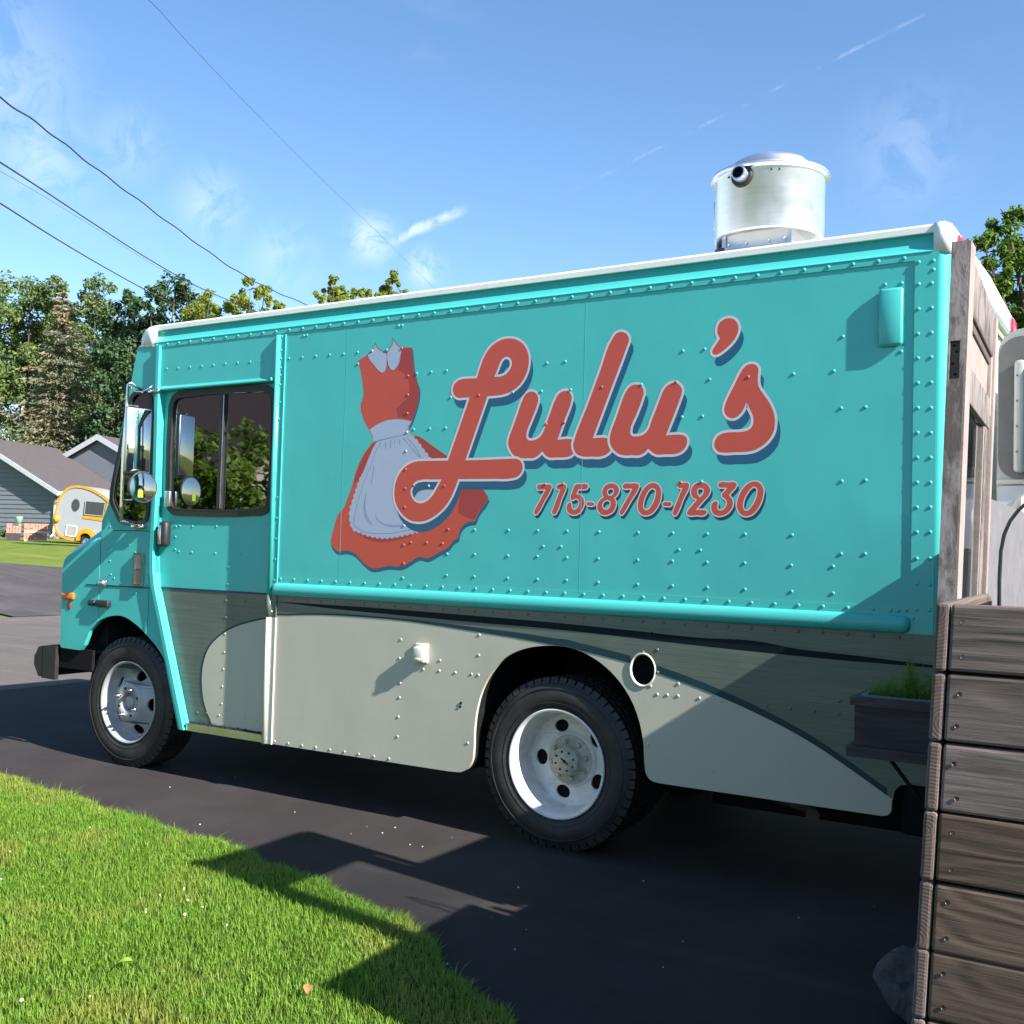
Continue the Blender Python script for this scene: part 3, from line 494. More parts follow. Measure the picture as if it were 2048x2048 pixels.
DRESS = {"bodice":[[-1.3056,2.4769,1],[-1.2358,2.5074,1],[-1.1161,2.5142,1],[-1.0033,2.5304,1],[-0.9261,2.5259,1],[-0.9182,2.4683],[-0.906,2.3998],[-0.8887,2.3465],[-0.87,2.3025],[-0.8686,2.2657],[-0.8796,2.2081],[-0.8967,2.16],[-0.9124,2.1239],[-0.9267,2.1,1],[-1.059,2.0741,1],[-1.1806,2.0534,1],[-1.2063,2.092],[-1.245,2.1503],[-1.2653,2.1987],[-1.2689,2.2369,1],[-1.2559,2.2647],[-1.2541,2.3184],[-1.2643,2.3666],[-1.2812,2.4312],[-1.2947,2.4608]],"bodice_shade":[[-0.9926,2.5048,1],[-0.9916,2.5289,1],[-0.9276,2.5248,1],[-0.9197,2.4684],[-0.9075,2.3999],[-0.8902,2.3466],[-0.8719,2.3026],[-0.8705,2.2658],[-0.8815,2.2082],[-0.8986,2.1601],[-0.9137,2.1276,1],[-0.961,2.1444],[-1.0055,2.1479,1],[-1.0192,2.1995,1],[-0.9872,2.2227],[-0.9499,2.2516],[-0.9322,2.2907],[-0.9354,2.3216],[-0.9501,2.3564],[-0.9863,2.3959],[-1.0179,2.4104,1],[-1.0004,2.4588]],"collar1":[[-1.2317,2.5071,1],[-1.2187,2.4839],[-1.1851,2.45],[-1.1518,2.4162],[-1.1234,2.4018],[-1.104,2.4099],[-1.0955,2.4437],[-1.0956,2.475],[-1.0979,2.5034,1],[-1.1322,2.5185],[-1.1649,2.5399],[-1.1777,2.5614,1],[-1.1889,2.5418],[-1.2042,2.524]],"collar2":[[-1.0941,2.5062,1],[-1.0774,2.53],[-1.0604,2.5474],[-1.059,2.5801,1],[-1.0434,2.5616],[-1.0231,2.5413],[-0.9992,2.527,1],[-0.9996,2.4867],[-1.0098,2.4502],[-1.03,2.4205],[-1.0529,2.4096],[-1.0731,2.4234],[-1.0881,2.4557],[-1.0943,2.4812]],"band":[[-1.2002,2.0918,1],[-1.1396,2.1208],[-1.0811,2.1371],[-1.0032,2.14],[-0.9125,2.127,1],[-0.9248,2.0999],[-0.92,2.0752],[-0.912,2.0651,1],[-0.9423,2.0591],[-1.0577,2.043],[-1.1755,2.025,1],[-1.1766,2.0533]],"skirt":[[-1.1768,2.0207,1],[-1.1422,2.0271,1],[-0.9084,2.0538,1],[-0.8537,2.0397],[-0.7928,2.004],[-0.6671,1.9288],[-0.5557,1.8556],[-0.4576,1.7748],[-0.4058,1.7142,1],[-0.4321,1.6772],[-0.4641,1.6401],[-0.4847,1.5935,1],[-0.5405,1.5837],[-0.5734,1.5553],[-0.5887,1.5058,1],[-0.6167,1.4913],[-0.6442,1.4602],[-0.7124,1.4256],[-0.7816,1.3954],[-0.8352,1.4012],[-0.8881,1.3757],[-0.9415,1.3501],[-1.0394,1.3472],[-1.164,1.3336],[-1.203,1.3547],[-1.2956,1.417],[-1.3479,1.4233],[-1.3936,1.4173],[-1.4343,1.4391],[-1.4556,1.4691,1],[-1.4326,1.5506],[-1.4029,1.6269],[-1.3649,1.6623],[-1.3409,1.7127],[-1.3114,1.783],[-1.2828,1.8732],[-1.2348,1.9574]],"skirt_shade1":[[-1.1493,2.0159,1],[-1.1764,2.0107,1],[-1.2314,1.9523],[-1.2612,1.8979],[-1.2878,1.8381],[-1.2999,1.789,1],[-1.283,1.8029],[-1.2256,1.8921],[-1.1902,1.9613]],"skirt_shade2":[[-0.9052,2.0488,1],[-0.8536,2.0378],[-0.7927,2.002],[-0.6717,1.9298,1],[-0.7837,1.921,1],[-0.8087,1.9563],[-0.8462,2.0008]],"skirt_shade3":[[-0.4487,1.7598,1],[-0.4096,1.7142,1],[-0.4349,1.6781],[-0.4674,1.641],[-0.4905,1.599,1],[-0.5415,1.6141],[-0.5933,1.634,1],[-0.5896,1.6914],[-0.5803,1.7478]],"skirt_shade4":[[-1.3077,1.547,1],[-1.2811,1.5313],[-1.2223,1.5106],[-1.1456,1.4984],[-1.0764,1.4931],[-0.9841,1.502],[-0.858,1.528,1],[-0.9231,1.5005],[-0.9957,1.4847],[-1.0756,1.4735],[-1.1574,1.4794],[-1.2414,1.5079]],"apron":[[-1.1421,2.0236,1],[-1.055,2.0391],[-0.9753,2.0522],[-0.9175,2.0541,1],[-0.8832,2.0262],[-0.8331,1.9714],[-0.7807,1.918],[-0.7217,1.8346],[-0.7011,1.7486],[-0.7154,1.663],[-0.7594,1.5866],[-0.8552,1.5338,1],[-0.9239,1.5198],[-0.9966,1.5066],[-1.0767,1.4995],[-1.1841,1.5107],[-1.2487,1.5277],[-1.2946,1.5446],[-1.3159,1.587],[-1.32,1.6372],[-1.3014,1.7026],[-1.2664,1.7926],[-1.225,1.8771],[-1.1898,1.9513],[-1.1603,2.0053]],"fold1":[[-1.2097,1.7422,1],[-1.2255,1.6625],[-1.2139,1.6127],[-1.1869,1.5781],[-1.1481,1.5587,1],[-1.1814,1.598],[-1.2053,1.6376],[-1.2138,1.6874]],"fold2":[[-1.1419,1.6378,1],[-1.1247,1.6033],[-1.0862,1.579],[-1.0237,1.5697],[-0.9472,1.5714,1],[-0.9437,1.5608,1],[-1.048,1.5573],[-1.0984,1.574],[-1.1375,1.6082]]}
LINES = {"hem":[[-1.1379,1.9996],[-1.1754,1.9111],[-1.2223,1.8121],[-1.2598,1.7125],[-1.285,1.6223],[-1.2891,1.5672],[-1.2363,1.5378],[-1.1592,1.5214],[-1.0837,1.52],[-1.0096,1.5259],[-0.9247,1.5392],[-0.8828,1.5494]],"hem2":[[-0.9412,2.0378],[-0.8941,1.9974],[-0.8434,1.9282]],"waist":[[-1.1799,2.0183],[-1.0674,2.0381],[-0.9449,2.0565]],"hem3":[[-0.9624,2.0336],[-0.9244,1.9983],[-0.8493,1.9259]],"g0":[[-1.123,2.0191],[-1.124,2.0042],[-1.1249,1.9893]],"g1":[[-1.0886,2.0229],[-1.0857,2.0031],[-1.0827,1.9832]],"g2":[[-1.0516,2.0316],[-1.0516,2.0082],[-1.0516,1.9848]],"g3":[[-1.0238,2.0332],[-1.0248,2.0209],[-1.0259,2.0087]],"g4":[[-0.9961,2.0347],[-0.9908,2.0174],[-0.9855,2.0001]],"g5":[[-0.9688,2.0412],[-0.9623,2.0324],[-0.9559,2.0236]],"g6":[[-1.1589,1.8958],[-1.1678,1.8438],[-1.1768,1.7917]],"g7":[[-1.2097,1.7422],[-1.2157,1.6949],[-1.2217,1.6475]]}
RIVETS = {"panel":[[-0.0849,2.3809],[0.0179,2.3814],[-0.1127,2.2415],[0.0523,2.2399],[0.2219,2.2429],[-0.081,2.0767],[0.0206,2.0803],[0.6361,2.3863],[0.742,2.3868],[0.7689,2.2464],[0.9496,2.2455],[1.1534,2.2461],[0.43,2.2432],[0.6048,2.2443],[0.6385,2.0801],[0.7375,2.08],[-0.2828,1.5484],[-0.1128,1.5482],[0.0526,1.5488],[0.2259,1.5473],[0.4316,1.5463],[0.605,1.5465],[0.7729,1.5453],[0.9492,1.5464],[1.159,1.546],[-0.0794,1.4721],[0.0211,1.4726],[0.6373,1.4709],[0.7412,1.4711],[-0.2814,1.4197],[-0.1115,1.4216],[0.0546,1.4198],[0.2261,1.419],[0.4324,1.4186],[0.6064,1.4183],[0.7735,1.4173],[0.9496,1.4188],[1.1579,1.4153],[-0.0781,1.7779],[0.0225,1.7792],[0.6378,1.7798],[0.7403,1.7822],[-0.8896,2.3807],[-0.794,2.383],[-0.6934,2.3833],[-0.6622,2.2406],[-0.8974,2.0809],[-0.7921,2.0808],[-0.6888,2.0807],[-0.9476,2.3727],[-0.9455,2.2691],[-0.9445,2.1687],[-0.9425,2.0677],[-0.9443,1.9655],[-0.9443,1.8664],[-0.9432,1.7651],[-0.9422,1.6639],[-0.9422,1.5645],[-0.941,1.4621],[-0.8932,1.4769],[-0.7901,1.4765],[-0.688,1.4746],[-0.6537,1.5485],[-0.4876,1.549],[-0.2836,1.5493],[-0.6555,1.4209],[-0.4833,1.4228],[-0.2837,1.4203],[-0.9371,1.3631],[-0.4866,2.2417],[-0.2805,2.246],[-0.8876,1.7801],[-0.7873,1.7768],[-0.687,1.7766],[-1.2989,2.4626],[-1.8189,2.5307],[-1.7161,2.5291],[-1.6121,2.5291],[-1.5083,2.5285],[-1.4056,2.5261],[-1.3038,2.5272],[-1.2004,2.5271],[-1.0989,2.5253],[-0.9961,2.525],[-1.71,2.6549],[-1.6861,2.6552],[-1.0222,2.6515],[-0.9973,2.6501],[0.0561,1.3097],[0.2283,1.3064],[0.4341,1.3051],[0.6087,1.3052],[0.7785,1.3039],[0.9533,1.3031],[1.1619,1.3027],[1.3394,1.3026],[-0.9391,1.2863],[-0.6547,1.3097],[-0.4823,1.3093],[-0.2795,1.3078],[-0.1071,1.3082],[1.3624,2.3924],[1.3268,2.2474],[1.3605,2.0869],[1.4614,2.0865],[1.3676,1.7761],[1.4659,1.7793],[1.3701,1.4695],[1.4682,1.4718],[1.5339,2.597],[1.5999,2.5955],[1.6015,2.3101],[1.3365,1.4159],[1.3383,1.3023]],"rear":[[1.6672,2.6735],[1.6683,2.5822],[1.6687,2.4795],[1.6679,2.377],[1.6692,2.2767],[1.6704,2.1744],[1.7246,2.6731],[1.725,2.636],[1.7187,2.5811],[1.7199,2.4801],[1.7203,2.3777],[1.7203,2.2773],[1.7215,2.1735],[1.6709,2.0724],[1.6713,1.9706],[1.6717,1.8689],[1.6722,1.7675],[1.6726,1.6662],[1.6735,1.5652],[1.6744,1.4579],[1.7219,2.0699],[1.7223,1.9687],[1.7227,1.8677],[1.7231,1.7669],[1.7239,1.6663],[1.7247,1.5659],[1.7255,1.4593],[1.6757,1.3545],[1.7264,1.3539],[1.5738,1.2433],[1.6038,1.2427],[1.6368,1.2474],[1.6765,1.2515],[1.7264,1.2511],[1.6619,1.2136]],"skirt":[[-0.4403,1.0141],[-0.4401,0.9118],[-0.439,0.811],[-0.4808,0.8122],[-0.5813,0.8119],[-0.6824,0.8128],[-0.7859,0.8126],[-0.6805,0.8669],[-0.9391,0.9577],[-0.9347,0.7274],[-0.9369,0.6512],[-0.9451,0.8583],[-0.9402,0.5481],[-0.9416,0.4446],[-1.8233,0.3179],[-1.719,0.3183],[-1.6142,0.3188],[-1.512,0.3193],[-1.4079,0.3191],[-1.3035,0.3203],[-1.2024,0.3202],[-1.0967,0.3214],[-0.9937,0.3209],[0.5426,1.0089],[0.4708,0.993],[0.4007,0.9104],[0.5451,0.9059],[0.4351,0.8394],[0.5118,0.839],[0.6495,0.8618],[0.5468,0.8049],[0.5956,0.8066],[0.6481,0.8072],[0.7518,0.8065],[0.8531,0.804],[1.0617,0.8039],[1.1658,0.8025],[1.3739,0.8548],[1.2673,0.8013],[1.3706,0.855],[1.3714,0.8008],[0.5069,0.5699],[0.8234,0.489],[-0.4921,0.4617]],"door":[[-2.7637,1.5425],[-2.7283,1.5474],[-2.6133,1.5459],[-2.4034,1.548],[-2.1919,1.5502],[-2.764,1.4782],[-2.762,1.3995],[-2.7282,1.3867],[-2.6106,1.3849],[-2.4032,1.3835],[-2.1918,1.3859],[-2.2848,1.3028],[-2.2879,1.1993],[-2.2924,1.101],[-2.1386,1.1039],[-2.2907,0.9996],[-2.294,0.9015],[-2.2942,0.7907],[-2.2949,0.6895],[-2.2991,0.5855],[-2.2997,0.482],[-2.3167,0.4113],[-2.213,0.4134],[-2.1052,0.4161],[-2.0046,0.4098],[-2.5043,0.4095],[-2.425,0.4132]],"cab":[[-3.4099,1.5377],[-3.3497,1.5358],[-3.0512,1.5379],[-2.9795,1.5362],[-3.2191,1.4181],[-3.1532,1.4194],[-3.0513,1.4174],[-3.061,1.3934],[-3.0939,1.3718],[-3.3392,1.3119],[-3.3258,1.2238],[-3.291,1.1998],[-3.2187,1.1699],[-3.1432,1.1389],[-3.0734,1.112],[-3.0022,1.0856],[-2.9801,1.303],[-2.9796,1.2351],[-2.9755,1.1669],[-2.9558,1.0379],[-2.9519,0.9741],[-2.9469,0.8922]],"strip":[[-2.8952,1.0481],[-2.861,0.9727],[-2.8208,0.8818],[-2.7831,0.7851],[-2.7471,0.6908],[-2.702,0.5943],[-2.6639,0.5016],[-2.622,0.4046],[-2.5814,0.3048],[-2.9249,1.116],[-2.9492,1.678],[-2.9475,1.5893],[-2.952,1.5065],[-2.9515,1.9854],[-2.9499,1.836],[-2.9469,1.299],[-2.9473,1.2215],[-2.9597,2.7012],[-2.9623,2.6818],[-2.9593,2.5887],[-2.958,2.5248],[-2.957,2.4457],[-2.9389,2.4149],[-2.9578,2.2912],[-2.9556,2.2122],[-2.9548,2.136],[-2.9527,2.0597]],"header":[[-2.862,2.5399],[-2.7566,2.5377],[-2.6509,2.5364],[-2.5469,2.5355],[-2.4426,2.5346],[-2.3395,2.5355],[-2.2353,2.5338],[-2.1315,2.5326],[-2.0283,2.5308]],"post":[[-1.8804,2.6624],[-1.8795,2.5809],[-1.8803,2.5329],[-1.8807,2.4786],[-1.8798,2.4337],[-1.879,2.3789],[-1.8783,2.2763],[-1.8783,2.1761]],"post2":[[-1.8793,1.0586],[-1.8833,0.9516],[-1.8812,0.8486],[-1.8808,0.7412],[-1.8822,0.645],[-1.8845,0.5421],[-1.8847,0.5384],[-1.8863,0.4384],[-1.8865,0.3273]]}
TREES = {"maple1": [[-54.83, 30.86, 15.28, 1.56], [-56.62, 32.83, 14.11, 1.63], [-58.71, 34.76, 12.18, 1.85], [-54.59, 30.8, 10.39, 1.7]], "maple2": [[-55.25, 33.83, 16.13, 1.01], [-56.36, 35.07, 14.99, 1.4], [-58.86, 35.57, 13.59, 1.56], [-54.74, 33.65, 11.43, 1.33]], "maple3": [[-53.18, 34.04, 16.17, 0.76], [-53.88, 35.14, 14.86, 1.2], [-55.72, 35.72, 13.67, 1.22], [-52.14, 34.41, 12.55, 1.17]], "maple4": [[-50.63, 34.83, 15.49, 1.16], [-51.75, 36.36, 14.22, 1.19], [-53.15, 37.66, 12.43, 1.29], [-50.66, 34.64, 12.77, 1.21]], "dark1": [[-48.38, 35.16, 14.98, 0.91], [-49.69, 35.76, 13.19, 1.31], [-51.11, 37.52, 10.9, 1.51], [-48.17, 34.49, 8.01, 1.27], [-48.82, 36.87, 12.14, 1.47]], "dark2": [[-45.9, 34.85, 15.09, 1.0], [-46.23, 36.86, 15.86, 1.15], [-48.24, 37.92, 14.51, 1.54], [-44.31, 36.86, 14.6, 0.96], [-47.03, 35.9, 12.71, 1.42]], "yel1": [[-21.16, 16.21, 8.2, 0.31], [-21.2, 16.88, 8.55, 0.32], [-22.1, 16.63, 7.97, 0.35], [-20.56, 16.7, 7.96, 0.4], [-21.32, 16.74, 7.85, 0.43]], "yel2": [[-19.39, 16.68, 8.58, 0.31], [-19.44, 17.28, 8.54, 0.28], [-20.26, 17.15, 8.34, 0.34], [-18.91, 17.23, 8.19, 0.28], [-19.51, 17.21, 8.11, 0.37]], "yel3": [[-17.19, 17.65, 8.89, 0.19], [-17.46, 17.78, 8.62, 0.24], [-17.38, 18.37, 8.57, 0.27], [-17.44, 17.4, 8.28, 0.21], [-17.31, 17.92, 8.27, 0.31], [-17.08, 18.49, 8.62, 0.2]], "yel4": [[-16.16, 17.89, 8.39, 0.19], [-15.81, 18.52, 8.86, 0.22], [-16.17, 18.69, 8.61, 0.25], [-15.49, 18.45, 8.53, 0.18], [-16.07, 18.32, 8.26, 0.25]], "locust": [[0.11, 12.98, 6.27, 0.18], [0.39, 13.31, 6.68, 0.23], [0.64, 13.77, 6.69, 0.28], [0.24, 12.9, 5.82, 0.24], [0.54, 13.33, 6.0, 0.31], [0.22, 13.65, 5.46, 0.24], [0.7, 12.8, 5.18, 0.33], [0.49, 13.32, 4.76, 0.31], [0.84, 13.96, 5.8, 0.39], [0.99, 12.77, 4.7, 0.37]]}
# ------------------------------------------------------------------ the food truck
TW = 2.05
truck = thing('food_truck', (-1.2, 1.0, 0), 'turquoise and cream step van food truck with red script lettering and a painted dress', 'food truck')
def part(b, name, mat, parent=None, **k): return b.obj(name, MT[mat] if isinstance(mat, str) else [MT[m] for m in mat], parent or truck, **k)

def linez(loop_x): return loop_x
ARCH_R = [(-0.60, .3049), (-0.5344, .3089), (-0.4911, .3296), (-0.4602, .3815), (-0.4548, .4361), (-0.4543, .5261), (-0.4434, .6293), (-0.411, .7404), (-0.35, .8414), (-0.2677, .9191), (-0.1649, .9649), (-0.0301, .9880), (0.0692, .9880), (0.1673, .9654), (0.264, .9191), (0.3469, .8532), (0.4167, .7654), (0.4617, .6656), (0.482, .5749), (0.4903, .4832), (0.4974, .4406), (0.5219, .4112), (0.5695, .4031), (.62, .4027)]
archr = [ARCH_R[0]] + smooth(ARCH_R[1:-1], 4, False) + [ARCH_R[-1]]
INLET = [(0.471 + .060 * math.cos(t), .911 + .0725 * math.sin(t)) for t in [2 * math.pi * k / 28 for k in range(28)]]
skirt = [(-1.925, .300)] + archr + [(1.55, .4036), (1.575, .410), (1.588, .428), (1.590, .47), (1.600, .512), (1.622, .537), (1.66, .546), (1.772, .546), (1.772, 1.150), (-1.925, 1.150)]
part(B().plate([skirt, INLET[::-1]], 0, .018), 'lower_panel', 'cream', fixn=True)
b = B().lathe([(.060, 0), (.058, .03), (.058, .11), (.0, .115)], (0.471, 0, .911), sz=1.21, n=28)
inlet = part(b, 'filler_inlet', 'hole')
part(B().lathe([(.057, .004), (.0605, -.006), (.0655, -.006), (.067, -.001)], (0.471, 0, .911), sz=1.2, n=32), 'inlet_ring', 'creamtrim', inlet)
# dark striped graphic wrapping down towards the rear, over the lower panel
low = [(-1.925, 1.0185), (-1.9133, 1.0239), (-1.7498, 1.0431), (-1.5729, 1.0557), (-1.4011, 1.0619), (-1.234, 1.0633), (-.9495, 1.0602), (-.6945, 1.0464), (-.4512, 1.0292), (-.2189, 1.0128), (-.0263, .9951), (.1032, .9815), (.2708, .9585), (.4069, .9361), (.5433, .9022), (.7534, .85), (.8637, .817), (.9856, .7772), (1.0312, .7608), (1.2696, .6611), (1.4323, .5713), (1.5888, .4788)]
lows = smooth(low, 4, False)
archin = [p for p in archr if p[1] > .95]
def above(p):  # the graphic stops at the wheel arch
    return p
stripe = lows[:-1] + [(1.5885, .480), (1.600, .5125), (1.622, .5375), (1.66, .5465), (1.771, .5465), (1.771, 1.148), (-1.925, 1.148)]
# the arch top nearly touches the graphic; keep the edge just above the arch
def lift(p):
    if -.25 < p[0] < .36:
        za = np.interp(p[0], [q[0] for q in archr], [q[1] for q in archr]); return (p[0], max(p[1], za + .0015))
    return p
stripe = [lift(p) for p in stripe[:len(lows) - 1]] + stripe[len(lows) - 1:]
def round_inlet(loop):
    # the lower edge of the graphic runs into the filler opening and follows its upper rim
    out = []; big = [(0.471 + .0605 * math.cos(t), .911 + .073 * math.sin(t)) for t in [R(180 - 6 * k) for k in range(31)]]; done = False
    for i, p in enumerate(loop):
        if inside(p, INLET) and p[1] < .97 and i < len(lows):
            if not done:
                ents = [q for q in big if q[1] > np.interp(q[0], [a[0] for a in lows], [a[1] for a in lows])]; out += ents; done = True
            continue
        out.append(p)
    return out
stripe = round_inlet(stripe)
part(B().plate([stripe], -.0015, -.0005), 'side_stripe', 'stripe', fixn=True)
edge = [lift(p) for p in lows[:-1]]
ew = [(p[0], p[1] + .5 * (.012 + .024 * min(1, max(0, (p[0] + .9) / .9))) ) for p in edge]
bs2 = [B(), B()]
for i in range(len(ew) - 1):
    b = bs2[0 if edge[i][0] < .47 else 1]
    w0, w1 = [(.009 + .026 * min(1, max(0, (q[0] + .95) / 1.0)) * (1 - .25 * max(0, q[0] - .5))) for q in (edge[i], edge[i + 1])]
    if inside(edge[i], INLET) or inside(edge[i + 1], INLET) or inside((edge[i][0], edge[i][1] + w0), INLET): continue
    b.add([(edge[i][0], -.00165, edge[i][1]), (edge[i + 1][0], -.00165, edge[i + 1][1]), (edge[i + 1][0], -.00165, edge[i + 1][1] + w1), (edge[i][0], -.00165, edge[i][1] + w0)], [(0, 1, 2, 3)])
for b in bs2: part(b, 'stripe_edge', 'edge')
bt = [(-1.9124, 1.1298), (-1.4605, 1.1202), (-.9517, 1.116), (-.454, 1.1099), (-.0296, 1.1026), (.3889, 1.0903), (.7484, 1.0774), (1.0007, 1.0802), (1.2066, 1.0575), (1.4132, 1.0495), (1.7129, 1.034), (1.77, 1.032)]
bb = [(-1.912, 1.1208), (-1.4595, 1.0986), (-.9505, 1.0862), (-.4529, 1.0764), (-.0286, 1.0705), (.3898, 1.056), (.7492, 1.0409), (1.1056, 1.0303), (1.4136, 1.0237), (1.7130, 1.0213), (1.77, 1.020)]
part(B().plate([smooth(bb, 4, False) + smooth(bt, 4, False)[::-1]], -.0017, -.00155), 'black_stripe', 'blackband', fixn=True)
# upper side: three riveted sheets, lapped
for x0, x1, dy in ((-1.90, -1.3825, 0), (-1.3815, .1260, 0), (.127, 1.70, 0)):
    part(B().plate([[(x0, 1.152), (x1, 1.152), (x1, 2.695), (x0, 2.695)]], dy, .02), 'side_panel', 'turq')
# lap-joint beads
for x in (-1.383, .126):
    part(B().box((x - .0014, -.0005, 1.262), (x + .0014, -.00012, 2.682)), 'seam_strip', 'turq2')
# rear corner flange and rounded corner post
part(B().plate([[(1.653, 1.152), (1.742, 1.152), (1.742, 2.681), (1.653, 2.681)]], -.006, -.0012), 'corner_flange', 'turq2')
prof = [(1.738, -.004)] + [(1.738 + .048 * math.sin(t), .044 - .048 * math.cos(t)) for t in [R(9 * k) for k in range(11)]] + [(1.786, .10), (1.74, .10)]
b = B(); n = len(prof); vs = [(x, y, 1.1525) for x, y in prof] + [(x, y, 2.712) for x, y in prof]
b.add(vs, [(i, (i + 1) % n, n + (i + 1) % n, n + i) for i in range(n)], 0, True); part(b, 'corner_post', 'turq2', fixn=True)
part(B().box((1.755, .10, .58), (1.779, TW - .10, 2.79)), 'rear_wall', 'white')
part(B().box((1.7795, .07, 2.44), (1.7815, .22, 2.66)).box((1.7795, .3, 2.52), (1.7815, TW - .25, 2.70)), 'rear_plate', 'white')
b = B().tube([(1.80, .45, 2.66), (1.80, TW - .15, 2.66)], .03, 10); part(b, 'rear_rail', 'alu')
# belt moulding: half-round rub rail with a flange above and below
part(B().plate([[(-1.862, 1.152), (1.66, 1.152), (1.66, 1.2605), (-1.862, 1.2605)]], -.0042, -.0010), 'belt_flange', 'turq2')
tp = [(-.0042, 1.2256)] + [(-.0042 - .0235 * math.sin(t), 1.1885 + .0368 * math.cos(t)) for t in [R(7.5 * k) for k in range(1, 24)]] + [(-.0042, 1.152)]
b = B(); X0, X1 = -1.857, 1.625
for xa, xb in ((X0, X0 + .012), (X0 + .012, X1 - .012), (X1 - .012, X1)): b.sweep_x(tp, xa, xb, 0, True, False)
c0 = (-.0042, 1.1885)
for xe, dx in ((X1, .03), (X0, -.006)):
    k = len(tp); ring = [(xe, y, z) for y, z in tp]; r2 = [(xe + dx * .7, c0[0] + (y - c0[0]) * .8, c0[1] + (z - c0[1]) * .8) for y, z in tp]; r3 = [(xe + dx, c0[0] + (y - c0[0]) * .2, c0[1] + (z - c0[1]) * .2) for y, z in tp]
    b.add(ring + r2 + r3, [(i, i + 1, k + i + 1, k + i) for i in range(k - 1)] + [(k + i, k + i + 1, 2 * k + i + 1, 2 * k + i) for i in range(k - 1)] + [tuple(range(2 * k, 3 * k))], 0, True)
part(b, 'rub_rail', 'turq2', fixn=True)
part(B().plate([[(-1.862, 1.118), (1.66, 1.118), (1.66, 1.1515), (-1.862, 1.1515)]], -.0028, -.0016), 'lower_belt_flange', 'stripe')
# roof edge: rivet flange, hollow cove, white rail, roof skin
part(B().box((-2.985, -.0042, 2.682), (1.742, -.0010, 2.7115)), 'roof_flange', 'turq2')
cove = [(-.004, 2.7115), (-.0065, 2.7125), (-.0065, 2.7155), (-.002, 2.7195), (.005, 2.729), (.0125, 2.743), (.0185, 2.756), (.025, 2.769), (.029, 2.779), (.024, 2.788), (.012, 2.7935), (.06, 2.7935), (.06, 2.7115)]
b = B(); b.sweep_x(cove, -2.982, 1.7225); part(b, 'roof_cove', 'turq2', fixn=True)
rail = [(.012, 2.794), (.008, 2.797), (.008, 2.822), (.013, 2.831), (.03, 2.836), (.25, 2.852), (TW / 2, 2.868), (TW - .25, 2.852), (TW - .03, 2.836), (TW - .013, 2.831), (TW - .008, 2.822), (TW - .008, 2.794)]
b = B(); b.sweep_x(rail, -2.98, 1.7235); roof = part(b, 'roof', 'white', fixn=True)
# front cap: rounded fibreglass brow ; rear cap
def cap_loft(secs, name, mat='white'):
    b = B(); n = len(secs[0][1]); vs = []
    for x, pr in secs: vs += [(x, y, z) for y, z in pr]
    fs = [(i * n + j, (i + 1) * n + j, (i + 1) * n + (j + 1) % n, i * n + (j + 1) % n) for i in range(len(secs) - 1) for j in range(n)]
    b.add(vs, fs, 0, True); b.add(vs, [tuple(range(n)), tuple(range((len(secs) - 1) * n, len(secs) * n))[::-1]], 0)
    return part(b, name, mat, roof, fixn=True)
def secp(y0, zb, zt, r=.035):
    return [(y0, zb), (y0 - .0, zt - r), (y0 + r * .3, zt - r * .3), (y0 + r, zt), (TW / 2, zt + .03), (TW - y0 - r, zt), (TW - y0 - r * .3, zt - r * .3), (TW - y0, zt - r), (TW - y0, zb)]
cap_loft([(-2.981, secp(-.004, 2.690, 2.838)), (-3.05, secp(-.004, 2.692, 2.834)), (-3.10, secp(.004, 2.694, 2.820)), (-3.14, secp(.02, 2.697, 2.797)), (-3.16, secp(.04, 2.70, 2.772)), (-3.166, secp(.09, 2.705, 2.75))], 'front_cap')
cap_loft([(1.724, secp(-.004, 2.712, 2.842)), (1.76, secp(-.004, 2.706, 2.842)), (1.786, secp(.004, 2.706, 2.830)), (1.797, secp(.02, 2.71, 2.815))], 'rear_cap')
for y in (.10, TW - .25):
    part(B().rbox((1.797, y, 2.722), (1.815, y + .16, 2.80), .008), 'marker_light', 'redlens')
# door opening trim
b = B()
bead = [(-.022 * math.sin(t) - .001, .018 * math.cos(t)) for t in [R(18 * k) for k in range(11)]]
for z0, z1, mi in ((1.155, 2.672, 0), (1.0255, 1.1545, 2), (.298, 1.025, 1)):
    vs = [(-1.899 + dx, y, z) for z in (z0, z1) for y, dx in bead]; n = len(bead)
    b.add(vs, [(i, i + 1, n + i + 1, n + i) for i in range(n - 1)], mi, True); b.add(vs, [tuple(range(n))[::-1], tuple(range(n, 2 * n))], mi)
    b.box((-1.8815, -.006, z0), (-1.846, -.001, z1), mi); b.box((-1.8475, -.0095, z0), (-1.842, -.001, z1), mi)
    b.box((-1.918, -.0008, z0), (-1.90, .075, z1), mi)
part(b, 'door_post', ('turq2', 'creamtrim', 'stripe'), fixn=True)
b = B()
front = [(-2.915, 2.41), (-2.900, 1.67), (-2.905, 1.36), (-2.896, 1.25), (-2.878, 1.163), (-2.563, .302)]
def strip3(b, line, w0, yf, yb, mi=0):
    """bent angle bar along a line in the XZ plane"""
    for i in range(len(line) - 1):
        a, c = Vector(line[i]), Vector(line[i + 1]); vs = []
        for p in (a, c):
            vs += [(p.x, yf, p.y), (p.x - w0, yf, p.y), (p.x - w0, yb, p.y), (p.x, yb, p.y)]
        b.add(vs, [(0, 1, 5, 4), (1, 2, 6, 5), (3, 0, 4, 7)], mi)
strip3(b, front, .030, -.020, .045)
part(b, 'door_frame', 'turq2', fixn=True)
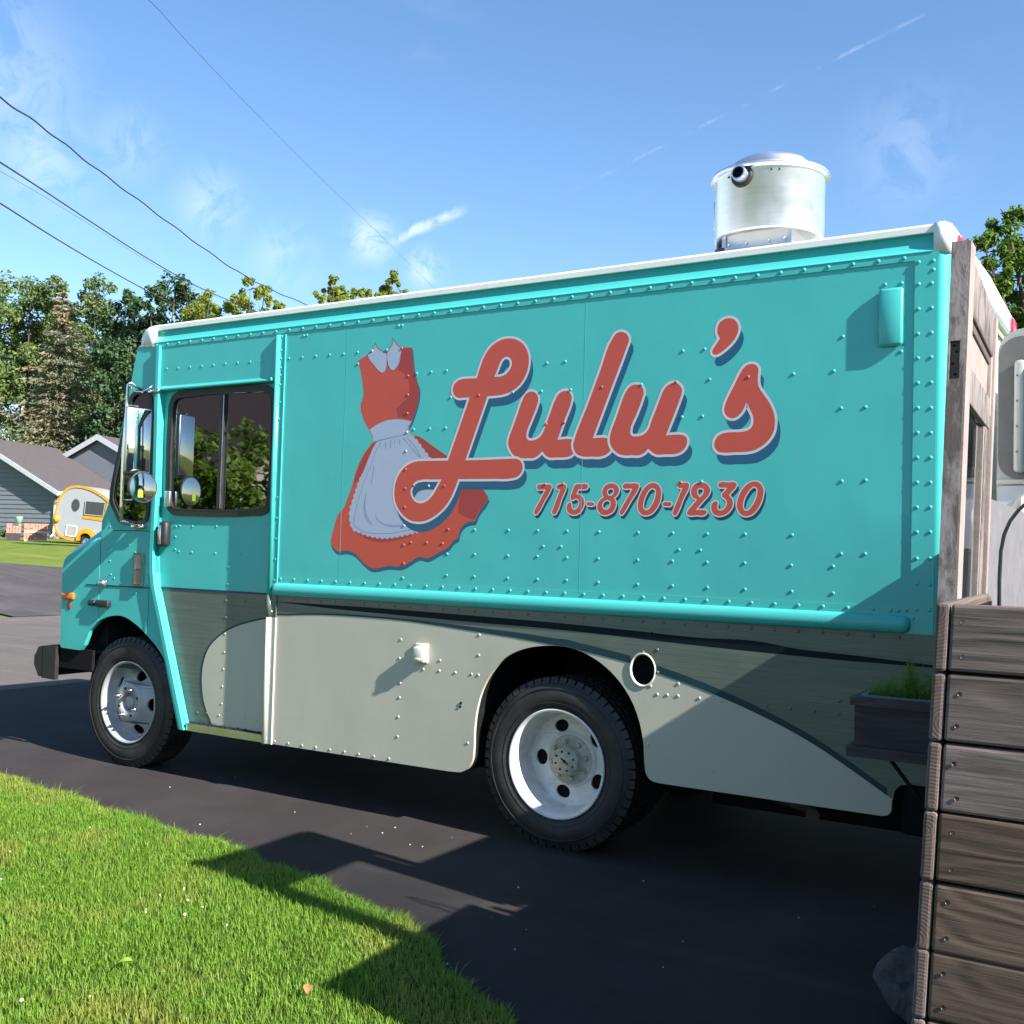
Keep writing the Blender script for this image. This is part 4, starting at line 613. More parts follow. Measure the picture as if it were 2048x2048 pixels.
# header over the door
hp = [(.02, 2.682), (-.001, 2.682), (-.001, 2.43), (-.006, 2.421), (-.012, 2.414), (-.012, 2.407), (-.004, 2.402), (.05, 2.402), (.05, 2.682)]
b = B(); b.sweep_x(hp, -2.918, -1.9185); part(b, 'door_header', 'turq', fixn=True)
part(B().box((-2.945, -.020, 2.405), (-2.919, .02, 2.690)), 'header_bead', 'turq2')
part(B().rbox((-1.938, -.028, 2.404), (-1.928, -.010, 2.424), .003), 'bolt_end', 'turq2')
# sliding door
DY = .036
WIN = [(-2.8630, 1.80), (-2.866, 2.25), (-2.862, 2.315), (-2.838, 2.365), (-2.79, 2.392), (-2.72, 2.3965), (-2.1, 2.3965), (-2.02, 2.392), (-1.965, 2.362), (-1.938, 2.31), (-1.9335, 2.25), (-1.9335, 1.77), (-1.938, 1.70), (-1.962, 1.645), (-2.02, 1.618), (-2.10, 1.613), (-2.70, 1.613), (-2.78, 1.616), (-2.832, 1.645), (-2.858, 1.70)]
WINS = smooth(WIN, 4)[::-1]
wopen = inset(WINS, .02)
doorL = [(-1.9185, .349), (-1.9185, 2.41), (-2.93, 2.41), (-2.92, 1.67), (-2.922, 1.36), (-2.905, 1.24), (-2.885, 1.163), (-2.58, .349)][::-1]
door = part(B().plate([doorL, wopen], DY, DY + .03), 'sliding_door', 'turq', fixn=True)
dl = [(-1.9185, .350), (-1.9185, 1.1505), (-2.8840, 1.1605), (-2.5815, .350)][::-1]
part(B().plate([dl], DY - .0010, DY - .0002), 'door_stripe', 'stripe', door, fixn=True)
part(B().box((-2.886, DY - .004, 1.149), (-1.9185, DY - .0011, 1.1615)), 'door_trim', 'darknavy', door)
sl_ = [(-2.375, .350), (-2.3821, .3612), (-2.4511, .476), (-2.4772, .6047), (-2.4732, .6927), (-2.4313, .8009), (-2.3363, .8858), (-2.217, .9451), (-2.0636, .9883), (-1.919, 1.0175)]
sls = smooth(sl_, 5, False)
part(B().plate([sls + [(-1.9186, .3505)]], DY - .0022, DY - .0012), 'door_cream_panel', 'cream', door, fixn=True)
b = B()
for i in range(len(sls) - 1):
    a, c = sls[i], sls[i + 1]; d = Vector((c[0] - a[0], c[1] - a[1])).normalized(); nn = Vector((-d.y, d.x)) * .010
    b.add([(a[0], DY - .0030, a[1]), (c[0], DY - .0030, c[1]), (c[0] + nn.x, DY - .0030, c[1] + nn.y), (a[0] + nn.x, DY - .0030, a[1] + nn.y)], [(0, 1, 2, 3), (3, 2, 1, 0)][:1])
part(b, 'door_stripe_edge', 'edge', door, fixn=True)
gask = inset(WINS, .042); part(B().plate([WINS[::-1], gask], DY - .012, DY + .002), 'window_gasket', 'rubber', door, fixn=True)
part(B().plate([inset(WINS, .036)[::-1], inset(WINS, .043)], DY - .0135, DY - .0122), 'window_bright_trim', 'blackgrey', door, fixn=True)
part(B().box((-2.402, DY - .010, 1.655), (-2.366, DY + .016, 2.355)), 'window_mullion', 'rubber', door)
part(B().box((-2.372, DY - .0115, 1.66), (-2.367, DY - .0101, 2.35)), 'mullion_trim', 'alu', door)
gl1 = [p for p in gask]
part(B().plate([[(max(-2.850, min(-2.385, p[0])), p[1]) for p in gask[::-1]]], DY + .002, DY + .005), 'window_pane', 'glass', door, fixn=True)
part(B().plate([[(min(-1.95, max(-2.384, p[0])), p[1]) for p in gask[::-1]]], DY + .008, DY + .011), 'window_pane', 'glass', door, fixn=True)
b = B().rbox((-2.850, DY - .030, 1.665), (-2.800, DY - .012, 1.765), .004); part(b, 'window_latch', 'alu', door)
hnd = B().rbox((-2.868, DY - .055, 1.415), (-2.800, DY - .0, 1.575), .02); part(hnd, 'door_handle', 'blackgrey', door)
part(B().rbox((-2.858, DY - .062, 1.43), (-2.832, DY - .054, 1.55), .004), 'handle_grip', 'chrome', door)
b = B().box((-2.558, -.004, .300), (-1.917, .08, .342)).box((-2.556, -.012, .336), (-1.9185, .03, .3445))
part(b, 'door_sill', 'alu')
random.seed(4); b = B()
for k in range(26):
    x = -2.54 + k * .0235; b.box((x, .006, .3446), (x + random.uniform(.008, .02), .03, .3446 + random.uniform(.004, .012)))
part(b, 'sill_brush', 'rubber', kind='stuff')
# cab side ahead of the door
AF = [(-3.5666, .7495), (-3.5135, .8483), (-3.415, .9206), (-3.2869, .9578), (-3.2014, .9605), (-3.0582, .9131), (-2.9442, .8468), (-2.8312, .7637), (-2.7596, .679), (-2.6978, .5234), (-2.6442, .3864), (-2.6075, .3107), (-2.592, .2995)]
archf = smooth(AF, 4, False)
QW = [(-2.9737, 2.3064), (-2.9904, 2.3753), (-3.0686, 2.4138), (-3.1456, 2.4182), (-3.2013, 2.3781), (-3.2274, 2.2755), (-3.2914, 2.0438), (-3.3353, 1.8717), (-3.3580, 1.76), (-3.3577, 1.7114), (-3.2967, 1.6148), (-3.2551, 1.5645), (-3.2086, 1.5549), (-3.0357, 1.5515), (-2.9822, 1.5815), (-2.9691, 1.6508)]
qws = smooth(QW, 4)  # clockwise? made consistent below
if sum(qws[i][0] * qws[(i + 1) % len(qws)][1] - qws[(i + 1) % len(qws)][0] * qws[i][1] for i in range(len(qws))) > 0: qws = qws[::-1]
cabl = [(-3.4296, .9150)] + archf[[i for i, p in enumerate(archf) if p[0] > -3.4296][0]:] + [(-2.560, .3060), (-2.876, 1.163), (-2.896, 1.25), (-2.905, 1.36), (-2.900, 1.67), (-2.918, 2.41), (-2.925, 2.700), (-3.1503, 2.7000), (-3.2016, 2.4863), (-3.2536, 2.2767), (-3.3465, 1.8712), (-3.3800, 1.68), (-3.4344, 1.5758), (-3.437, 1.5426)]
cab = part(B().plate([cabl, inset(qws, .012)], .002, .03), 'cab_side', 'turq', fixn=True)
part(B().plate([qws[::-1], inset(qws, .030)], -.008, .004), 'quarter_window_gasket', 'rubber', cab, fixn=True)
part(B().plate([inset(qws, .028)[::-1]], .008, .011), 'quarter_window_pane', 'glass', cab, fixn=True)
part(B().box((-3.44, -.0015, 1.1465), (-2.90, .0018, 1.1545)).box((-3.565, -.0035, 1.1465), (-3.441, -.0005, 1.1525)), 'cab_seam', 'darknavy', cab)
part(B().box((-3.32, -.0012, 1.509), (-2.955, .0018, 1.5135)), 'cowl_seam', 'darknavy', cab)
# pillar flange strip with rivets beside the door frame
b = B()
pf = [(-2.947, 2.69), (-2.935, 1.67), (-2.940, 1.36), (-2.932, 1.25), (-2.912, 1.163), (-2.600, .300)]
strip3(b, pf, .028, -.0035, .003); part(b, 'pillar_flange', 'turq2', cab, fixn=True)
b = B(); strip3(b, [(-2.955, 1.14), (-2.946, 1.05), (-2.950, .94), (-2.955, .862)], .012, -.004, .003); part(b, 'wheel_arch_flange', 'turq2', cab, fixn=True)
# hood: one closed body, crowned shoulders
side = [(-3.4300, .9145), (-3.5135, .8470), (-3.5666, .7480), (-3.6018, .7135), (-3.62, .7120), (-3.795, .7160), (-3.812, .726), (-3.8172, .76), (-3.818, 1.03), (-3.826, 1.24), (-3.808, 1.302), (-3.7802, 1.330), (-3.4427, 1.4607)]
top = [(-3.826, 1.24), (-3.820, 1.3235), (-3.788, 1.3662), (-3.7211, 1.4146), (-3.437, 1.5426)]
b = B(); b.plate([[p for p in side][::-1]], .0, .03)
sh = [side[9], side[10], side[11], side[12]]; tp2 = [top[0], top[1], top[2], top[4]]
tp2[2] = (-3.755, 1.392)
vs = [(x, .0, z) for x, z in sh] + [(x, .055, z) for x, z in tp2]
b.add(vs, [(i, i + 1, 5 + i, 4 + i) for i in range(3)], 0, True)
vs = [(x, y, z) for y in (.055, TW - .055) for x, z in tp2]; b.add(vs, [(i, i + 1, 5 + i, 4 + i) for i in range(3)], 0, True)
vs = [(x, .0 if y == 0 else TW, z) for y in (0, 1) for x, z in (side[9], side[8], side[7], side[6])]; b.add(vs, [(i, i + 1, 5 + i, 4 + i) for i in range(3)], 0)
b.box((-3.80, .03, .98), (-3.44, TW - .03, 1.30)); b.plate([[p for p in side][::-1]], TW - .03, TW)
hood = part(b, 'hood', 'turq', fixn=True)
part(B().rbox((-3.806, -.016, 1.0435), (-3.682, .004, 1.0885), .007), 'turn_signal', 'amber', hood)
part(B().lathe([(.0, -.004), (.022, -.004), (.026, -.0005)], (-3.735, 0, 1.008), sx=.85, sz=1.4, n=20), 'side_reflector', 'rust', hood)
b = B().rbox((-3.525, -.022, 1.013), (-3.455, .002, 1.050), .01).box((-3.46, -.014, 1.022), (-3.425, -.004, 1.042)).rbox((-3.43, -.03, 1.010), (-3.310, .004, 1.054), .006); part(b, 'hood_latch', 'blackgrey', hood)
b = B().rbox((-3.425, -.020, 1.139), (-3.352, .0015, 1.193), .012).lathe([(0, -.032), (.02, -.032), (.024, -.019)], (-3.386, 0, 1.166), n=20); part(b, 'round_catch', 'alu', hood)
fl = B().box((-3.084, -.020, 1.1600), (-3.002, .004, 1.1680)).box((-3.084, -.020, 1.364), (-3.002, .004, 1.372)).box((-3.084, -.020, 1.168), (-3.076, .004, 1.364)).box((-3.010, -.020, 1.168), (-3.002, .004, 1.364)).box((-3.076, -.019, 1.262), (-3.010, .0035, 1.269))
vent = part(fl, 'side_vent', 'chrome', cab)
part(B().box((-3.0765, -.004, 1.1675), (-3.0095, .0035, 1.3645)), 'vent_backing', 'hole', vent)
b = B()
for k in range(32): b.box((-3.0755, -.0085, 1.1715 + k * .0060), (-3.0105, -.0065, 1.1735 + k * .0060))
for k in range(11): b.box((-3.0735 + k * .006, -.0105, 1.169), (-3.0720 + k * .006, -.0086, 1.363))
part(b, 'vent_mesh', 'alu', vent, kind='stuff')
# bumper
bp = [(-4.052, .508), (-4.088, .566), (-4.102, .582), (-4.102, .645), (-4.084, .664), (-4.062, .707), (-4.02, .716), (-3.98, .718), (-3.98, .508)]
b = B(); n = len(bp); ys = [-.012, .05, TW - .05, TW + .012]; off = [.030, 0, 0, .030]
vs = [(x + (o if x < -4 else 0), y, z) for y, o in zip(ys, off) for x, z in bp]
b.add(vs, [(j * n + i, j * n + (i + 1) % n, (j + 1) * n + (i + 1) % n, (j + 1) * n + i) for j in range(3) for i in range(n)] + [tuple(range(n)), tuple(range(3 * n, 4 * n))[::-1]])
b.plate([[(-3.985, .500), (-3.842, .497), (-3.842, .724), (-3.985, .716)]], -.012, .016)
bum = part(b, 'front_bumper', 'blackgrey', fixn=True)
for a_, c_ in (((-4.0, .30, .52), (-3.3, .42, .66)), ((-4.0, TW - .42, .52), (-3.3, TW - .30, .66)), ((-3.9, .02, .58), (-3.50, .04, .715))): part(B().box(a_, c_), 'frame_horn', 'under')
# underbody, wheel wells, inner walls
b = B().box((-3.30, .62, .42), (1.60, .72, .58)).box((-3.30, TW - .72, .42), (1.60, TW - .62, .58)).box((-2.45, .08, .50), (-.62, TW - .08, .56)).box((.62, .08, .50), (1.60, TW - .08, .56)).box((-3.78, .1, .75), (-3.45, TW - .1, .98))
b.box((-1.8, .25, .28), (-1.0, .60, .52)).box((-.1, .5, .30), (.1, TW - .5, .50)).box((-3.25, .3, .3), (-3.05, TW - .3, .46)).box((1.60, .02, .55), (1.75, TW - .02, .60))
part(b, 'chassis', 'under')
part(B().box((-1.9, .72, .18), (-.55, 1.05, .5)).box((.55, .72, .18), (1.55, 1.05, .5)).box((-3.4, TW - .03, .28), (1.7, TW - .005, .60)).box((-2.9, .75, .2), (-1.95, 1.3, .5)), 'underbody_light_block', 'under')  # added boxes and far curtain, blocking light that leaks under the truck
part(B().rbox((1.615, .04, .33), (1.80, TW - .04, .543), .02), 'rear_step', 'under')
b = B(); vs = [(x, y, z) for y in (.0185, .80) for x, z in archr]; n = len(archr); b.add(vs, [(i, i + 1, n + i + 1, n + i) for i in range(n - 1)], 0, True); b.plate([archr + [(.62, .30)]], .80, .82); part(b, 'rear_wheel_well', 'under', fixn=True)
b = B(); vs = [(x, y, z) for y in (.0305, .70) for x, z in archf]; n = len(archf); b.add(vs, [(i, i + 1, n + i + 1, n + i) for i in range(n - 1)], 0, True); b.plate([archf], .70, .72); part(b, 'front_wheel_well', 'under', fixn=True)
b = B().tube([(.62, .40, .40), (.95, .34, .36), (1.22, .20, .345), (1.24, .10, .34)], .030, 10); part(b, 'exhaust_pipe', 'rusty')
part(B().plate([[(-.42, .345), (.0, .30), (-.35, .36)]], .62, .63), 'mud_flap', 'rubber')
# cab interior, seen through the windows
b = B().box((-3.35, .05, .62), (-1.80, TW - .05, .66)).box((-1.86, .05, .66), (-1.80, TW - .05, 2.70)).box((-3.42, .1, 1.15), (-3.10, TW - .1, 1.52))
b.rbox((-3.25, .75, .66), (-2.55, 1.3, 1.42), .05); inter = part(b, 'cab_interior', 'interior')
part(B().box((-3.10, .05, 2.62), (-1.80, TW - .05, 2.66)).rbox((-2.30, .95, 1.9), (-2.02, 1.15, 2.62), .03), 'headliner', 'interior2', inter)
ofar = [[(-3.437, .92), (-1.80, .92), (-1.80, 2.70), (-3.15, 2.70), (-3.3465, 1.8712), (-3.437, 1.5426)], inset(qws, .012), wopen]
part(B().plate(ofar, TW - .03, TW), 'far_cab_wall', 'turq', fixn=True)
part(B().plate([[(-1.80, .40), (1.755, .40), (1.755, 2.79), (-1.80, 2.79)]], TW - .02, TW), 'far_side_wall', 'turq')
st = B(); cs = Vector((-2.86, .50, 1.74)); ax = Vector((.62, 0, .78)).normalized(); u_ = Vector((0, 1, 0)); v_ = ax.cross(u_)
st.tube([cs + (u_ * math.cos(t) + v_ * math.sin(t)) * .21 for t in [2 * math.pi * k / 32 for k in range(33)]], .016, 8, cap=False)
for t in (0.5, 2.6, 4.7): st.tube([cs, cs + (u_ * math.cos(t) + v_ * math.sin(t)) * .21], .012, 6)
st.tube([cs, cs - ax * .5], .03, 8); part(st, 'steering_wheel', 'steer')
b = B().rbox((-2.48, .30, 1.0), (-2.05, .75, 1.15), .05).rbox((-2.14, .32, 1.15), (-2.02, .73, 1.80), .05); part(b, 'driver_seat', 'interior', inter)
part(B().tube([(-2.80, .16, 1.70), (-2.80, .16, 1.93), (-2.82, .16, 1.97), (-2.87, .16, 1.98)], .012, 8), 'grab_handle', 'creamtrim')
# windscreen
b = B().add([(-3.16, .10, 2.66), (-3.415, .10, 1.60), (-3.415, TW - .10, 1.60), (-3.16, TW - .10, 2.66)], [(0, 1, 2, 3)]); part(b, 'windscreen', 'glass')
for y, r_ in ((.08, .03), (TW - .08, .03), (TW / 2, .022)): part(B().tube([(-3.155, y, 2.68), (-3.425, y, 1.58)], r_, 6), 'windscreen_frame', 'turq2')
# wing mirrors on a tubular bracket
def mirror_assembly():
    b = B().tube([(-3.02, -.15, 2.438), (-3.034, -.155, 2.425), (-3.034, -.155, 2.29), (-3.052, -.155, 2.02), (-3.048, -.155, 1.66), (-3.052, -.15, 1.57)], .010, 8)
    b.tube([(-3.02, -.15, 2.438), (-3.04, -.07, 2.42), (-3.05, .0, 2.40)], .009, 8).tube([(-3.03, -.15, 2.42), (-3.0, -.13, 2.385), (-2.965, -.10, 2.385), (-2.94, -.07, 2.41), (-2.93, -.04, 2.44)], .006, 6)
    b.tube([(-3.052, -.15, 1.57), (-3.06, -.07, 1.555), (-3.07, .0, 1.55)], .010, 8).rbox((-3.11, -.03, 1.527), (-2.995, .004, 1.55), .004).rbox((-3.0, -.03, 2.39), (-2.90, .004, 2.412), .004)
    b.tube([(-3.03, -.155, 2.29), (-3.0, -.155, 2.292), (-2.93, -.155, 2.285)], .006, 6)
    arm = part(b, 'mirror_bracket', 'chrome')
    m = Matrix.Translation((-2.925, -.15, 2.07)) @ Matrix.Rotation(R(-14), 4, 'Z')
    h = B().rbox((-.02, -.084, -.205), (.012, .084, .205), .012, 0, m); hd = part(h, 'mirror_housing', 'alu', arm)
    part(B().rbox((.0125, -.075, -.195), (.0145, .075, .195), .0008, 0, m), 'mirror_glass', 'mirror', arm)
    m2 = Matrix.Translation((-2.868, -.15, 1.777)) @ Matrix.Rotation(R(-8), 4, 'Z')
    c = B(); c.lathe([(0, -.03), (.06, -.028), (.095, -.008), (.1005, .006), (.096, .014), (.0905, .012)], (0, 0, 0), 'X', 32)
    c.v = [tuple(m2 @ Vector(v)) for v in c.v]; part(c, 'round_mirror_housing', 'blackgrey', arm)
    c = B(); c.lathe([(.0900, .0125), (.06, .0165), (.03, .0185), (0, .019)], (0, 0, 0), 'X', 32); c.v = [tuple(m2 @ Vector(v)) for v in c.v]; part(c, 'round_mirror_glass', 'mirror', arm)
    c = B().box((.0165, -.038, -.062), (.0195, -.004, -.02)); c.v = [tuple(m2 @ Vector(v)) for v in c.v]; part(c, 'mirror_sticker', 'green_sticker', arm)
    part(B().tube([(-3.048, -.155, 1.70), (-2.96, -.15, 1.70), (-2.89, -.15, 1.74)], .007, 6), 'mirror_arm', 'chrome', arm); part(B().tube([(-3.045, -.155, 1.86), (-2.98, -.15, 1.885), (-2.94, -.15, 1.885)], .006, 6), 'mirror_arm', 'chrome', arm)
mirror_assembly()
# cream outlet box and turquoise box
b = B().rbox((-.836, -.012, .845), (-.752, .0, .948), .004).rbox((-.828, -.040, .852), (-.758, -.010, .930), .004); ob = part(b, 'outlet_box', 'creamtrim')
part(B().rbox((-.820, -.0425, .859), (-.766, -.0395, .923), .002).rbox((-.810, -.047, .861), (-.777, -.042, .873), .002), 'outlet_lid', 'creamtrim', ob)
part(B().rbox((1.513, -.022, 2.334), (1.612, .0, 2.577), .012), 'side_box', 'turq2')
part(B().tube([(-.540, -.004, .660), (-.540, .01, .660)], .0075, 10).tube([(-.543, -.004, .642), (-.543, .01, .642)], .0065, 10), 'drain_hole', 'hole')

# ---- lettering, phone number, dress (flat vinyl, each a few tenths of a millimetre proud)
def VY(y): return -.0001 + (y + .0015) * .12
def vinyl(name, loops, y, mat, parent=None, off=(0, 0)):
    loops = [[(p[0] + off[0], p[1] + off[1]) for p in l] for l in loops]; y = VY(y)
    return part(B().plate(loops, y, y + .00001), name, mat, parent, fixn=True)
dress = vinyl('painted_dress', [smooth(DRESS['skirt'])], -.0024, 'red')
SHD = (.006, -.021)
vinyl('dress_shadow', [smooth(DRESS['skirt'])], -.0018, 'navy', dress, SHD)
vinyl('dress_shadow', [smooth(DRESS['bodice'])], -.0016, 'navy', dress, (.008, -.012))
vinyl('bodice', [smooth(DRESS['bodice'])], -.0025, 'red', dress)
for kx in ('bodice_shade', 'skirt_shade1', 'skirt_shade2', 'skirt_shade3', 'skirt_shade4'): vinyl('dress_fold', [smooth(DRESS[kx])], -.0029, 'redshade', dress)
for kx in ('collar1', 'collar2'):
    c = vinyl('collar', [smooth(DRESS[kx])], -.0032, 'apron', dress); part(B().ribbon(smooth(DRESS[kx]), VY(-.0030), .010), 'collar_edge', 'redshade', c)
vinyl('waistband', [smooth(DRESS['band'])], -.0036, 'apron', dress)
ap = smooth(DRESS['apron'], 8); apx = []
acc = 0
for i, p in enumerate(ap):
    q = ap[i - 1]; acc += math.hypot(p[0] - q[0], p[1] - q[1]); nx = ap[(i + 1) % len(ap)]
    d = Vector((nx[0] - q[0], nx[1] - q[1])); d = d.normalized() if d.length > 0 else Vector((1, 0)); nn = Vector((d.y, -d.x)); apx.append((p, nn))
apa = sum(ap[i][0] * ap[(i + 1) % len(ap)][1] - ap[(i + 1) % len(ap)][0] * ap[i][1] for i in range(len(ap)))
# resample finely for a scalloped frill
dense = []
for i in range(len(ap)):
    a, c = Vector(ap[i]), Vector(ap[(i + 1) % len(ap)]); k = max(1, int((c - a).length / .004))
    dense += [a + (c - a) * t / k for t in range(k)]
fr = []; acc = 0
for i, p in enumerate(dense):
    q = dense[i - 1]; acc += (p - q).length; d = (dense[(i + 1) % len(dense)] - q).normalized(); nn = Vector((d.y, -d.x)) * (1 if apa > 0 else -1)
    topedge = p.y > 1.79 and -1.24 < p.x < -.99
    fr.append(tuple(p + nn * (0 if topedge else .0105 * abs(math.sin(math.pi * acc / .034)) - .002)))
apo = vinyl('apron', [fr], -.0034, 'apron', dress)
for kx in ('fold1', 'fold2'): vinyl('apron_fold', [smooth(DRESS[kx])], -.0039, 'apronfold', apo)
b = B()
for kx, l in LINES.items(): b.ribbon(smooth(l, 5, False), VY(-.0043), .0028 if kx in ('hem', 'waist', 'hem2', 'hem3') else .0035, False)
part(b, 'apron_stitching', 'seamline', apo)
LS = (.0195, -.0475)
y0 = -.0046
for i, kx in enumerate(('s', 'ap', 'u2', 'l', 'u1', 'L')):
    lp = [smooth(l) for l in LETTERS[kx]]
    yy = {'s': 0, 'ap': 0, 'u1': 0, 'l': -.0010, 'u2': -.0020, 'L': -.0030}[kx]
    le = vinyl('letter', lp, y0 + yy, 'red')
    vinyl('letter_shadow', lp, -.0021 - (.0024 if kx == 'L' else 0) - .0001 * i, 'navy', le, LS)
    b = B()
    for l in lp: b.ribbon(l, VY(y0 + yy - .0004), .0118)
    part(b, 'letter_outline', 'outline', le, fixn=False)
DS = (.0095, -.0165)
for i, (kx, ls) in enumerate(DIGITS.items()):
    lp = [smooth(l) for l in ls]; yy = -.0001 * (i % 3)
    le = vinyl('digit' if kx[0] != 'd' else 'hyphen', lp, -.0034 + yy, 'red')
    vinyl('digit_shadow', lp, -.0022 + yy, 'darknavy', le, DS)
    b = B()
    for l in lp: b.ribbon(l, VY(-.0042 + yy), .0055)
    part(b, 'digit_outline', 'outline', le)
# ---- rivets
def dome_mesh(name, r, h, mat):
    b = B(); b.lathe([(r, 0.0), (r * .92, -h * .45), (r * .62, -h * .85), (0, -h)], (0, 0, 0), 'Y', 12)
    me = bpy.data.meshes.new(name); me.from_pydata(b.v, [], b.f); me.materials.append(mat)
    me.polygons.foreach_set('use_smooth', [True] * len(b.f))
    bm = bmesh.new(); bm.from_mesh(me); bmesh.ops.remove_doubles(bm, verts=bm.verts, dist=1e-6); bmesh.ops.recalc_face_normals(bm, faces=bm.faces); bm.to_mesh(me); bm.free(); return me
RV = {k: dome_mesh('rivet', .0080, .0034, MT[m]) for k, m in (('t', 'turq2'), ('r', 'red'), ('c', 'creamtrim'), ('s', 'stripe'), ('w', 'apron'), ('g', 'cream'))}
redloops = [[smooth(l) for l in v] for v in LETTERS.values()] + [[smooth(l) for l in v] for v in DIGITS.values()]
def onred(p):
    for ls in redloops:
        if inside(p, ls[0]) and not any(inside(p, h) for h in ls[1:]): return 'r'
    for kx in ('collar1', 'collar2', 'band', 'apron'):
        if inside(p, smooth(DRESS[kx])): return 'w'
    if inside(p, smooth(DRESS['skirt'])) or inside(p, smooth(DRESS['bodice'])): return 'r'
    return 't'
def rivet(p, k, y, s=1.0):
    o = link('rivet', RV[k], truck); o.location = (p[0], y, p[1]); o.scale = (s, 1, s); o.rotation_euler = (0, random.uniform(0, 6), 0); return o
for p in RIVETS['panel']: rivet(p, onred(p), -.0002)
for p in RIVETS['rear']: rivet(p, 't', -.006)
for p in RIVETS['header']: rivet(p, 't', -.0008)
for p in RIVETS['skirt']:
    on = inside(p, stripe); rivet(p, 's' if on else 'g', -.0016 if on else 0)
for p in RIVETS['door']:
    k = 't' if p[1] > 1.155 else ('g' if inside(p, sls + [(-1.9186, .35)]) else 's'); rivet(p, k, DY - (.002 if k != 't' else 0), .9)
for p in RIVETS['cab']: rivet(p, 't', .0022, .9)
def rows(name, pts, mat, y, s=1.0):
    b = B(); 
    for x, z in pts: b.lathe([(.0088 * s, 0), (.008 * s, -.0018), (.0055 * s, -.0032), (0.0005, -.0037)], (x, y, z), 'Y', 10)
    part(b, name, mat, kind='stuff', fixn=True)
rows('roof_flange_rivets', [(-2.9665 + .1040 * k, 2.6975) for k in range(45)], 'turq2', -.0042)
rows('belt_rivets', [(-1.8195 + .1039 * k, 1.2492 - .00012 * k) for k in range(34)], 'turq2', -.0042, .95)
rows('lower_belt_rivets', [(-1.8195 + .1039 * k, 1.1345) for k in range(34)] , 'stripe', -.0028, .9)
rows('stripe_rivets', [(-.4107 + .1025 * k, 1.0855 - .0004 * k) for k in range(10)], 'blackband', -.0017, .9)
rows('door_post_rivets', [(p[0] + .003, p[1]) for p in RIVETS['post']] + [(-1.864, z) for z in (1.72, 1.60, 1.48, 1.36, 1.24, 1.2)], 'turq2', -.006, .9)
rows('lower_door_post_rivets', [(p[0], p[1]) for p in RIVETS['post2']], 'creamtrim', -.006, .8)
rows('pillar_rivets', [(p[0], p[1]) for p in RIVETS['strip']], 'turq2', -.0035, .85)
b = B()
for k in range(5): b.lathe([(.008, 0), (.006, -.004), (0, -.005)], (-3.125 + .026 * k, .001 - .001 * k, 2.703), 'Y', 8)
part(b, 'cap_rivets', 'chrome', kind='stuff', fixn=True)
# ---- wheels
def tyre(name, c, Rr, w, rim, mat='tyre', flip=1):
    y0, y1 = c[1], c[1] + w
    pr = [(rim, .012), (rim + .012, .002), (rim + .03, -.006), (rim + .06, -.012), (rim + .09, -.010), (Rr - .035, -.002), (Rr - .018, .008), (Rr - .006, .022), (Rr, .040), (Rr + .001, w / 2), (Rr, w - .04), (Rr - .018, w - .008), (rim + .06, w + .012), (rim, w - .012)]
    b = B(); b.lathe(pr, c, 'Y', 72, 0, True, True)
    for rr, hh in ((rim + .105, -.0105), (Rr - .052, -.0055), (rim + .035, -.0085)):
        b.lathe([(rr - .003, hh + .003), (rr, hh - .0015), (rr + .003, hh + .003)], c, 'Y', 72)
    return part(b, name, mat, fixn=True)
def tread(parent, c, Rr, w, n=54):
    b = B()
    for k in range(n):
        a = 2 * math.pi * k / n; da = 2 * math.pi / n * .40
        for r0, r1, ya, yb, o in ((Rr - .022, Rr + .009, .004, .055, 0), (Rr - .01, Rr + .009, .062, .10, .5), (Rr - .01, Rr + .009, .108, .15, 0), (Rr - .022, Rr + .009, .157, w - .004, .5)):
            a0 = a + o * 2 * math.pi / n; vs = []
            for aa in (a0 - da, a0 + da):
                for r_, y_ in ((r0, ya + (.012 if ya < .01 else 0)), (r1, ya + (.012 if ya < .01 else 0)), (r1, yb), (r0, yb)):
                    yy = ya - .002 if (r_ == r0 and y_ != yb and ya < .01) else y_
                    vs.append((c[0] + r_ * math.cos(aa), c[1] + yy, c[2] + r_ * math.sin(aa)))
            b.add(vs, [(0, 1, 2, 3), (7, 6, 5, 4), (0, 4, 5, 1), (1, 5, 6, 2), (2, 6, 7, 3), (3, 7, 4, 0)])
    part(b, 'tread', 'tyre', parent, kind='stuff', fixn=True)
def disc_with_holes(b, c, r0, r1, h0, h1, hr, nh, ha, hb, ph, mi=0, mh=1):
    """conical wheel disc between two radii with oval hand holes, built as a triangulated plate then coned"""
    outer = [(r1 * math.cos(2 * math.pi * k / 60), r1 * math.sin(2 * math.pi * k / 60)) for k in range(60)]
    inner = [(r0 * math.cos(2 * math.pi * k / 40), r0 * math.sin(2 * math.pi * k / 40)) for k in range(40)][::-1]
    holes = []
    for j in range(nh):
        t = ph + 2 * math.pi * j / nh; cx, cz = hr * math.cos(t), hr * math.sin(t)
        holes.append([(cx + ha * math.cos(q) * -math.sin(t) + hb * math.sin(q) * math.cos(t), cz + ha * math.cos(q) * math.cos(t) + hb * math.sin(q) * math.sin(t)) for q in [-2 * math.pi * k / 20 for k in range(20)]])
    t = B().plate([outer, inner] + holes, 0, .012)
    vs = []
    for x, y, z in t.v:
        r_ = math.hypot(x, z); f = (r_ - r0) / (r1 - r0); vs.append((c[0] + x, c[1] + y + h0 + (h1 - h0) * f, c[2] + z))
    b.add(vs, t.f, mi, False)
ZC = .412
